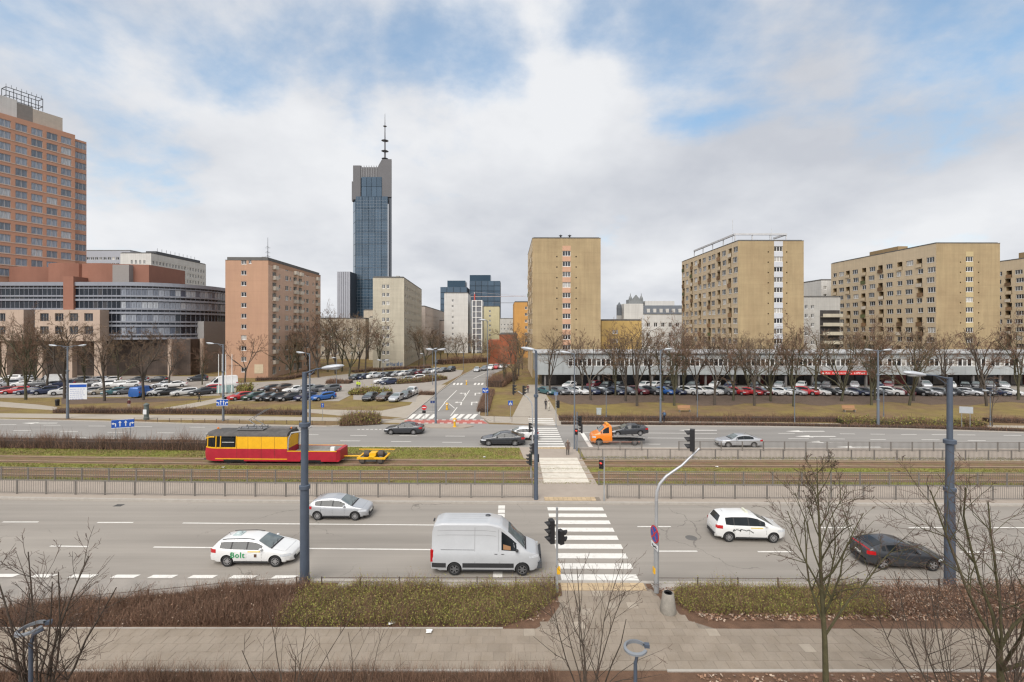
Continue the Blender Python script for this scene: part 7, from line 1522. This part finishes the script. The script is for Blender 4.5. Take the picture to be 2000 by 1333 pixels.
def mast():
    x, y = G(1282, 1157, .12); t = thing('signal_mast', 'curved galvanised signal mast with a no stopping sign', 'traffic light', (x, y, .12)); z1 = ZA(978, y)-.12; xe = XA(1366, y)-x; ze = ZA(876, y)-.12
    b = MB(); b.lathe([(.13, 0), (.13, 2.9), (.085, 3.0), (.083, z1)], 12); b.build('post', pole_g, t, 40)
    b = MB(); P = [(0, 0, 2.9), (0, 0, z1), (.03, 0, z1+.45), (.18, 0, z1+.85), (.5, 0, z1+1.22), (xe*.6, 0, ze-.85), (xe, 0, ze)]; b.path(P, [.085, .082, .08, .075, .07, .06, .05], 10); b.build('arm', mat('bright_galvanised', (.46, .47, .49), .4, metal=.4), t, 60)
    b = MB(); b.lathe([(.15, -.08), (.15, .08)], 12, c=(0, 0, 2.95)); b.build('collar', pole_g, t)
    signal_head(t, (xe-.45, 0, ze+.42), R(-115), 3, .32)
    b = MB(); b.box(-.16, -.1, .95, .0, .1, 1.25); b.build('push_button', yellow_b, t)
    # no stopping sign facing traffic from the left
    s = inst('sign_plate', MB().lathe([(.42, -.012), (.42, .012)], 28, axis='y').mesh('sign_plate', red_s), t, (-.12, -.10, ZA(1042, y)-.12), R(-80))
    q = MB(); q.lathe([(.36, .014), (.36, .018), (0, .018)], 28, axis='y', caps=False); q.build('blue_field', blue_s, s)
    for a in (45, -45): q = MB(); q.T = Matrix.Rotation(R(a), 4, 'Y'); q.box(-.40, -.024-(.002 if a > 0 else 0), -.04, .40, -.0195, .04); q.build('red_bar', red_s, s)
    q = MB(); q.box(-.34, -.012, -.72, .34, .012, -.46); pl = q.build('sub_plate', white_s, s); q = MB(); q.path([(-.2, -.016, -.56), (-.05, -.016, -.64), (.1, -.016, -.56), (.22, -.016, -.62)], .03, 4); q.build('tow_symbol', sig_m, pl)
mast()
signal_post('pedestrian signal showing red at the tram crossing', 1180, 979, 893, [(-.24, 0, 908, R(-20), 2, .28, 1, None)], .05, pole_g)
signal_post('signal cluster on the median before the dark lamp post', 1037, 935, 862, [(.12, -.1, 876, R(-100), 3, .26, None, dk_green), (-.16, -.05, 897, R(-100), 3, .28, None, dk_green), (.55, .1, 895, R(180), 2, .3, None, None)], .05, pole_g)
signal_post('signal pair at the far side of the zebra, beside the recovery truck', 1127, 881, 805, [(.25, 0, 822, R(-60), 3, .28, None, None), (.42, .1, 838, R(-100), 3, .28, None, None), (-.1, -.2, 843, R(-10), 2, .28, 1, None)], .06, pole_f)
signal_post('far signal post at the park corner of the zebra', 1086, 833, 770, [(.22, 0, 790, R(-60), 3, .3, None, None)], .06, pole_g)
def far_mast():
    x, y = G(1040, 876, .14); t = thing('signal_mast', 'slim curved signal mast arching over the far zebra', 'traffic light', (x, y, .14)); z1 = ZA(800, y)-.14; b = MB(); P = [(0, 0, 0), (0, 0, z1), (-.1, 0, z1+.7), (-.5, 0, z1+1.3), (-1.6, 0, z1+2.0)]; b.path(P, [.09, .075, .07, .065, .05], 9); b.build('post', MATS['bright_galvanised'], t, 60)
    signal_head(t, (-.9, 0, z1+2.1), R(90), 3, .3); signal_head(t, (-2.0, 0, z1+2.2), R(90), 3, .3); signal_head(t, (-.22, 0, ZA(838, y)), R(90), 3, .3)
far_mast()

# signs
def sign_post(label, px, py, top, r=.035, m=None, group=None, name='road_sign', z0=.03):
    x, y = G(px, py, z0); h = ZA(top, y)-z0; t = thing(name, label, 'road sign', (x, y, z0), 0, group); b = MB(); b.path([(0, 0, 0), (0, 0, h)], r, 8); b.build('post', m or pole_g, t, 50); return t, x, y, h
t, x, y, h = sign_post('round red no entry sign at the traffic island', 830, 832, 792)
q = MB(); q.lathe([(.34, -.012), (.34, .012)], 24, axis='y'); s = q.build('sign_plate', red_s, t, None, (-.1, -.06, h-.3)); q = MB(); q.box(-.24, -.02, -.06, .24, -.013, .06); q.build('white_bar', white_s, s)
q = MB(); q.lathe([(.25, -.3), (.25, .0), (0, .05)], 12); q.build('signal_box', sig_m, t, None, (-.15, .1, h-.75))
def arrow_shape(b, cx, cz, kind, s=.5, y=-.016):
    if kind == 'up': b.box(cx-.06*s, y, cz-.4*s, cx+.06*s, y+.003, cz+.15*s); b.extrude([(cx-.2*s, y, cz+.12*s), (cx+.2*s, y, cz+.12*s), (cx, y, cz+.45*s)], (0, .003, 0))
    else:
        k = -1 if kind == 'left' else 1; b.box(cx-k*.16*s-.06*s, y, cz-.4*s, cx-k*.16*s+.06*s, y+.003, cz+.05*s); x0, x1 = sorted((cx-k*.16*s, cx+k*.1*s)); b.box(x0, y+.0005, cz-.02*s, x1, y+.0035, cz+.1*s); b.extrude([(cx+k*.08*s, y, cz-.14*s), (cx+k*.08*s, y, cz+.22*s), (cx+k*.34*s, y, cz+.04*s)], (0, .003, 0))
def lane_board(label, px, pb, ptop, w, h, rz, Y, posts=2):
    x = XA(px, Y); zt = ZA(ptop, Y); t = thing('lane_board', label, 'road sign', (x, Y, .05), rz)
    for sx in ((-.32, .32) if posts == 2 else (0,)): b = MB(); b.path([(sx*w, .05, 0), (sx*w, .05, zt-.1)], .04, 8); b.build('post', pole_g, t, 50)
    b = MB(); b.box(-w/2, -.012, zt-h, w/2, .012, zt); s = b.build('sign_plate', blue_s, t)
    b = MB(); [b.box(*q) for q in ((-w/2, -.015, zt-.05, w/2, -.0125, zt), (-w/2, -.015, zt-h, w/2, -.0125, zt-h+.05))]; b.build('border', white_s, s)
    for i, kd in enumerate(('left', 'up', 'up', 'right')): b = MB(); arrow_shape(b, -w/2+w*(i+.5)/4, zt-h/2, kd, h*.78); b.build('arrow', white_s, s)
lane_board('blue lane board with four arrows above the dark hedge', 240, 865, 820, 2.15, 1.0, R(20), 53.2)
lane_board('blue lane board fixed at the lamp post by the brown hedge', 434, 822, 781, 1.5, .95, R(8), 65.5, 1)
t, x, y, h = sign_post('blue arrow board at the corner of the side street', 948, 813, 758, .04)
b = MB(); b.box(-.45, -.012, h-.75, .45, .012, h); s = b.build('sign_plate', blue_s, t); b = MB(); arrow_shape(b, -.2, h-.38, 'left', .6); arrow_shape(b, .2, h-.38, 'right', .6); b.build('arrow', white_s, s)
t, x, y, h = sign_post('blue pedestrian crossing sign on the corner lawn', 997, 818, 783, .03)
b = MB(); b.box(-.33, -.012, h-.68, .33, .012, h); s = b.build('sign_plate', blue_s, t); b = MB(); b.extrude([(-.24, -.016, h-.58), (.24, -.016, h-.58), (0, -.016, h-.12)], (0, .003, 0)); tr = b.build('white_triangle', white_s, s); b = MB(); ell(b, (0, -.02, h-.30), (.04, .004, .05), 0, 6); b.path([(0, -.02, h-.34), (-.03, -.02, h-.54)], .022, 4); b.path([(0, -.02, h-.42), (.07, -.02, h-.55)], .018, 4); b.build('walking_figure', sig_m, tr)
t, x, y, h = sign_post('small blue parking sign on the far verge', 630, 822, 788, .03); b = MB(); b.box(-.2, -.012, h-.6, .2, .012, h); s = b.build('sign_plate', blue_s, t); b = MB(); arrow_shape(b, 0, h-.3, 'up', .5); b.build('arrow', white_s, s)
t, x, y, h = sign_post('slim blue banner sign beside the crossing path', 1086, 815, 766, .03); b = MB(); b.box(-.3, -.012, h-.5, .3, .012, h); b.build('sign_plate', mat('dull_blue', (.09, .16, .30), .6), t)
t, x, y, h = sign_post('dark blue plate beside the side street', 845, 806, 783, .03); b = MB(); b.box(-.35, -.012, h-.4, .35, .012, h); b.build('sign_plate', mat('deep_blue', (.02, .04, .14), .6), t)
Yb = G(132, 818)[1]-.3; xb = XA(134, Yb); zt = ZA(749, Yb); zb = ZA(781, Yb); t = thing('notice_board', 'white notice board with a blue header and lines of blue print', 'notice board', (xb, Yb, 0), R(10)); w = 2.35
b = MB(); b.box(.05, -.02, zb, w, .02, zt); s = b.build('board', white_s, t); b = MB(); b.box(.12, -.027, zt-.62, w-.04, -.021, zt-.2); b.build('header', blue_s, s); b = MB(); b.path([(0, .1, zt-.3), (w*.5, .03, zt-.3)], .03, 4); b.path([(0, .1, zb+.3), (w*.5, .03, zb+.3)], .03, 4); b.build('bracket', pole_g, t)
rd = random.Random(2); b = MB()
for k in range(6):
    z = zt-.85-k*.29; x0 = .2
    while x0 < w-.5: q = rd.uniform(.12, .35); b.box(x0, -.026, z-.07, min(w-.12, x0+q), -.0215, z); x0 += q+.07
    if rd.random() < .3: pass
b.build('print', mat('print_blue', (.16, .20, .42), .6), s)
Yb = G(1887, 838)[1]; t = thing('blank_board', 'pale board on two legs beyond the far carriageway', 'board', (XA(1887, Yb), Yb, .02), R(-15)); zt, zb = ZA(795, Yb), ZA(808, Yb); b = MB(); b.box(-.75, -.02, zb, .75, .02, zt); b.build('board', mat('board_grey', (.36, .38, .40), .6, var=.1), t)
for sx in (-.45, .45): b = MB(); b.path([(sx, .05, 0), (sx, .05, zt-.1)], .035, 6); b.build('leg', pole_g, t)

# bollards, bins, benches, cabinets, flagpoles
for px, py, lab, s in ((888, 836, 'yellow bollard on the traffic island', 1.0), (873, 801, 'yellow keep-off bollard in the painted triangle', .9), (911, 752, 'yellow bollard on the far pedestrian refuge', .8)):
    x, y = G(px, py); t = thing('bollard', lab, 'bollard', (x, y, .05), 0, 'yellow bollards of the side street'); t.scale = (s,)*3; b = MB(); b.lathe([(.26, 0), (.26, .12), (.15, .16), (.15, .75), (.24, .8), (.24, 1.15), (.12, 1.22), (0, 1.22)], 14); b.build('body', yellow_b, t, 40); b = MB(); b.box(-.12, -.255, .86, .12, -.235, 1.1); b.build('plate', white_s, t)
x, y = G(1305, 1196, .11); t = thing('litter_bin', 'tapered concrete litter bin beside the path', 'litter bin', (x, y, .115)); cm = mat('bin_concrete', (.25, .23, .20), .9, var=.15, scale=6, fine=.15, fscale=40, bump=.3)
b = MB(); b.lathe([(.0, .01), (.36, .01), (.37, .06), (.26, .88), (.22, .92), (.19, .9), (.19, .55), (0, .55)], 20); b.build('shell', cm, t, 40); b = MB(); b.lathe([(.185, .84), (.185, .93), (.165, .93), (.165, .84)], 18); b.build('liner', sig_m, t, 40)
for px, py, lab in ((1338, 806, 'wooden bench in the park behind the recovery truck'), (1661, 806, 'wooden bench in the park behind the far railing')):
    x, y = G(px, py); t = thing('park_bench', lab, 'bench', (x, y, .02), 0, 'park benches'); wm = mat('bench_wood', (.38, .20, .11), .8, var=.15, scale=6, coord='obj')
    q = MB().box(-1.0, 0, 0, 1.0, .12, .04).mesh('slat', wm)
    for k in range(3): inst('slat', q, t, (0, k*.15, .43))
    for k in range(3): inst('slat', q, t, (0, .48+k*.03, .55+k*.16), rot=(R(75), 0, 0))
    for sx in (-.8, .8): b = MB(); b.box(sx-.04, 0, 0, sx+.04, .45, .42); b.build('leg', cm, t)
x, y = G(1170, 811); t = thing('utility_cabinet', 'small pale utility cabinet on the park lawn', 'cabinet', (x, y, .0)); b = MB(); b.box(-.35, 0, 0, .35, .35, .95); b.box(-.40, -.04, .95, .40, .4, 1.02); b.build('body', mat('cabinet_grey', (.38, .42, .43), .7, var=.08), t); b = MB(); b.box(-.3, -.012, .08, .3, -.003, .9); b.build('door', MATS['cabinet_grey'], t)
x, y = G(286, 820); t = thing('poster_column', 'grey-green street column behind the low rail', 'column', (x, y, .02)); b = MB(); b.lathe([(.36, 0), (.36, .3), (.30, .35), (.30, 2.0), (.36, 2.05), (.36, 2.2), (.1, 2.4)], 14); b.build('body', mat('column_green', (.10, .12, .115), .6, var=.2, scale=3), t, 40); b = MB(); b.box(-.25, -.34, .8, .25, -.30, 1.5); b.build('panel', white_s, t)
for i, px in enumerate((427, 434, 441, 453)):
    x, y = G(px, 771-i*.6); t = thing('flagpole', 'white flagpole, %s of four before the salmon gable' % ORD[i], 'flagpole', (x, y, 0), 0, 'white flagpoles'); b = MB(); b.path([(0, 0, .3), (0, 0, ZA(692, y))], [.09, .05], 8); b.build('pole', white_f, t, 60); b = MB(); b.box(-.25, -.25, 0, .25, .25, .3); b.build('foot', cm, t)
x0, y0 = G(423, 770); x1, y1 = G(463, 768); t = thing('hoarding', 'pale teal panel fence beside the white flagpoles', 'fence', (x0, y0, 0), math.atan2(y1-y0, x1-x0)); q = MB().box(.02, 0, .1, .58, .04, 1.7).mesh('panel', mat('teal_panel', (.30, .42, .42), .7, var=.1, rand=.15))
for k in range(int(math.hypot(x1-x0, y1-y0)/.6)): inst('panel', q, t, (k*.6, 0, 0))
x, y = G(112, 793); t = thing('black_refuse_bin', 'black round bin on the path before the parked navy cars', 'litter bin', (x, y, .03)); b = MB(); b.lathe([(.26, 0), (.30, .9), (.33, .95), (.2, 1.1), (0, 1.12)], 14); b.build('body', sig_m, t, 40); b = MB(); b.lathe([(.33, 0), (.33, .05)], 14, c=(0, 0, .93)); b.build('rim', steel_dk, t)
# scraps of litter on verge and lawn
for i, (px, py, z) in enumerate(((766, 1219, .15), (838, 1236, .13), (946, 894, .12), (436, 914, .12), (1400, 913, .12))):
    x, y = G(px, py, z); rs = np.random.default_rng(i); b = MB(); P = [[(rs.uniform(-.03, .03)+.09*(i_-1.5), rs.uniform(-.03, .03)+.07*(j_-1.5), .03+rs.uniform(0, .06)) for j_ in range(4)] for i_ in range(4)]; b.grid(P, flip=True); tag(b.build('paper_scrap', white_f, None, None, (x, y, z)), ['crumpled white paper at the foot of the green shrubs', 'small white scrap on the footpath edge', 'white scrap on the lawn before the far zebra', 'white scrap on the grass beside the work tram', 'white scrap on the grass by the near tram track'][i], 'litter', 'scraps of litter')

# ------------------------------------------------------------------ people
def person(label, px, py, heading, h=1.7, coat=(.1, .1, .1), legs=(.03, .03, .04), hair=(.05, .035, .025), stride=.0, z0=.03, long=False, bag=None, hood=False, Y=None):
    if Y is None: x, y = G(px, py, z0)
    else: x, y = XA(px, Y), Y
    t = thing('person', label, 'person', (x, y, z0), heading); s = h/1.7
    J = {'pel': (0, 0, .96, .135, .10), 'wst': (0, .0, 1.10, .125, .09), 'chs': (0, .0, 1.30, .15, .105), 'nck': (0, .01, 1.46, .052, .05), 'hd0': (0, .02, 1.55, .075, .085), 'hd1': (0, .02, 1.64, .07, .085)}
    for sg, n in ((-1, 'l'), (1, 'r')):
        st = stride*sg
        J.update({'sh'+n: (sg*.185, 0, 1.40, .062, .06), 'el'+n: (sg*.235, -st*.5, 1.13, .048, .046), 'wr'+n: (sg*.235, -st*.9+.06, .90, .034, .03), 'hn'+n: (sg*.235, -st*1.0+.08, .82, .036, .022), 'hp'+n: (sg*.095, 0, .90, .095, .095), 'kn'+n: (sg*.10, st*.7+.02, .50, .062, .065), 'an'+n: (sg*.10, st*1.1-.02, .09, .042, .045), 'to'+n: (sg*.11, st*1.1+.14, .045, .045, .035)})
    E = [('pel', 'wst'), ('wst', 'chs'), ('chs', 'nck'), ('nck', 'hd0'), ('hd0', 'hd1')]
    for n in 'lr': E += [('chs', 'sh'+n), ('sh'+n, 'el'+n), ('el'+n, 'wr'+n), ('wr'+n, 'hn'+n), ('pel', 'hp'+n), ('hp'+n, 'kn'+n), ('kn'+n, 'an'+n), ('an'+n, 'to'+n)]
    K = list(J); me = bpy.data.meshes.new('skeleton'); me.from_pydata([J[k][:3] for k in K], [(K.index(a), K.index(c)) for a, c in E], []); o = bpy.data.objects.new('tmp_person', me); COL.objects.link(o)
    o.modifiers.new('k', 'SKIN'); sv = me.skin_vertices[0].data
    for i, k in enumerate(K): sv[i].radius = J[k][3:5]; sv[i].use_root = (k == 'pel')
    o.modifiers.new('s', 'SUBSURF').levels = 1; o.modifiers['s'].render_levels = 1
    m2 = bpy.data.meshes.new_from_object(o.evaluated_get(bpy.context.evaluated_depsgraph_get())); bpy.data.objects.remove(o)
    f3 = lambda c: '%03d%03d%03d' % tuple(int(q*999) for q in c)
    mats_ = [mat('cloth_'+f3(coat), coat, .9, var=.15, scale=8, coord='obj'), mat('cloth_'+f3(legs), legs, .9, var=.15, scale=8, coord='obj'), mat('skin', (.42, .26, .19), .6, coord='obj'), mat('shoe', (.02, .018, .016), .6, coord='obj')]
    m2.materials.clear(); [m2.materials.append(q) for q in mats_]; lim = .62 if long else .93
    for p in m2.polygons:
        c = p.center; p.use_smooth = True
        p.material_index = 2 if c.z > 1.47 else (3 if c.z < .11 else (2 if (abs(c.x) > .19 and c.z < .88) else (1 if c.z < lim else 0)))
    m2.name = 'body'; body = inst('body', m2, t, scale=s)
    b = MB()                          # five separate fingers on each hand
    for sg, n in ((-1, 'l'), (1, 'r')):
        hx, hy, hz = J['hn'+n][:3]
        for k, L in enumerate((.075, .085, .08, .065)): yy = hy-.03+k*.02; b.path([(hx, yy, hz), (hx, yy+.008, hz-L*.55), (hx-sg*.012, yy+.018, hz-L)], [.009, .008, .007], 5)
        b.path([(hx-sg*.01, hy+.03, hz+.03), (hx-sg*.02, hy+.06, hz-.0), (hx-sg*.02, hy+.065, hz-.03)], [.010, .009, .008], 5)
    b.build('fingers', mats_[2], body)
    b = MB(); ell(b, (0, .005, 1.645), (.088, .098, .085), 0, 12); hr = b.build('hair', mats_[0] if hood else mat('hair_'+f3(hair), hair, .8, coord='obj'), body, 60)
    b = MB(); ell(b, (0, .115, 1.585), (.014, .02, .022), 0, 6); b.build('nose', mats_[2], body); b = MB(); [ell(b, (sx, .098, 1.61), (.012, .008, .007), 0, 6) for sx in (-.032, .032)]; b.build('eyes', mat('eye_dark', (.03, .02, .015), .4), body); b = MB(); ell(b, (0, .100, 1.545), (.024, .007, .006), 0, 6); b.build('mouth', mat('lip', (.30, .11, .09), .6), body)
    if long: b = MB(); b.lathe([(.17, 1.02), (.18, .9), (.20, .62), (.185, .615)], 14, caps=False); b.build('coat_skirt', mats_[0], body, 60)
    if bag: b = MB(); ell(b, (0, -.17, 1.22), (.15, .10, .22), 0, 10); b.build('backpack', mat('bag_'+f3(bag), bag, .8, coord='obj'), body, 60)
    return t
person('person in a long brown coat waiting at the tram crossing', 1109, 889, R(170), 1.62, (.12, .085, .07), (.02, .018, .018), (.30, .27, .25), .03, .15, long=True)
person('person with a blue backpack walking behind the park lamp post', 1297, 826, R(0), 1.72, (.05, .07, .12), (.03, .03, .04), (.35, .25, .16), .12, .03, bag=(.09, .16, .26))
person('person in dark clothes on the path beside the crossing', 1066, 800, R(10), 1.7, (.03, .03, .035), (.03, .03, .04), (.03, .025, .02), .12, .04)
person('person in a pale coat on the path beside the crossing', 1072, 803, R(185), 1.68, (.45, .42, .36), (.45, .42, .36), (.05, .035, .025), .08, .04, long=True)
person('person in a dark red jacket on the far path near the bare trees', 1031, 768, R(180), 1.75, (.16, .05, .045), (.04, .04, .05), (.05, .03, .02), .1, .04)
person('person in maroon jacket and pale trousers on the lawn', 252, 800, R(200), 1.65, (.10, .025, .03), (.42, .38, .34), (.40, .38, .35), .08, .03)
person('person in black striding along the diagonal path', 389, 786, R(-80), 1.75, (.025, .025, .03), (.025, .025, .03), (.03, .025, .02), .22, .03)
person('worker in a yellow high visibility jacket on the car park', 698, 760, R(160), 1.8, (.50, .62, .05), (.04, .05, .07), (.04, .03, .02), .05, .04)
person('second worker in yellow beside the first on the car park', 702, 760.5, R(200), 1.75, (.46, .58, .05), (.04, .05, .07), (.04, .03, .02), .05, .04)
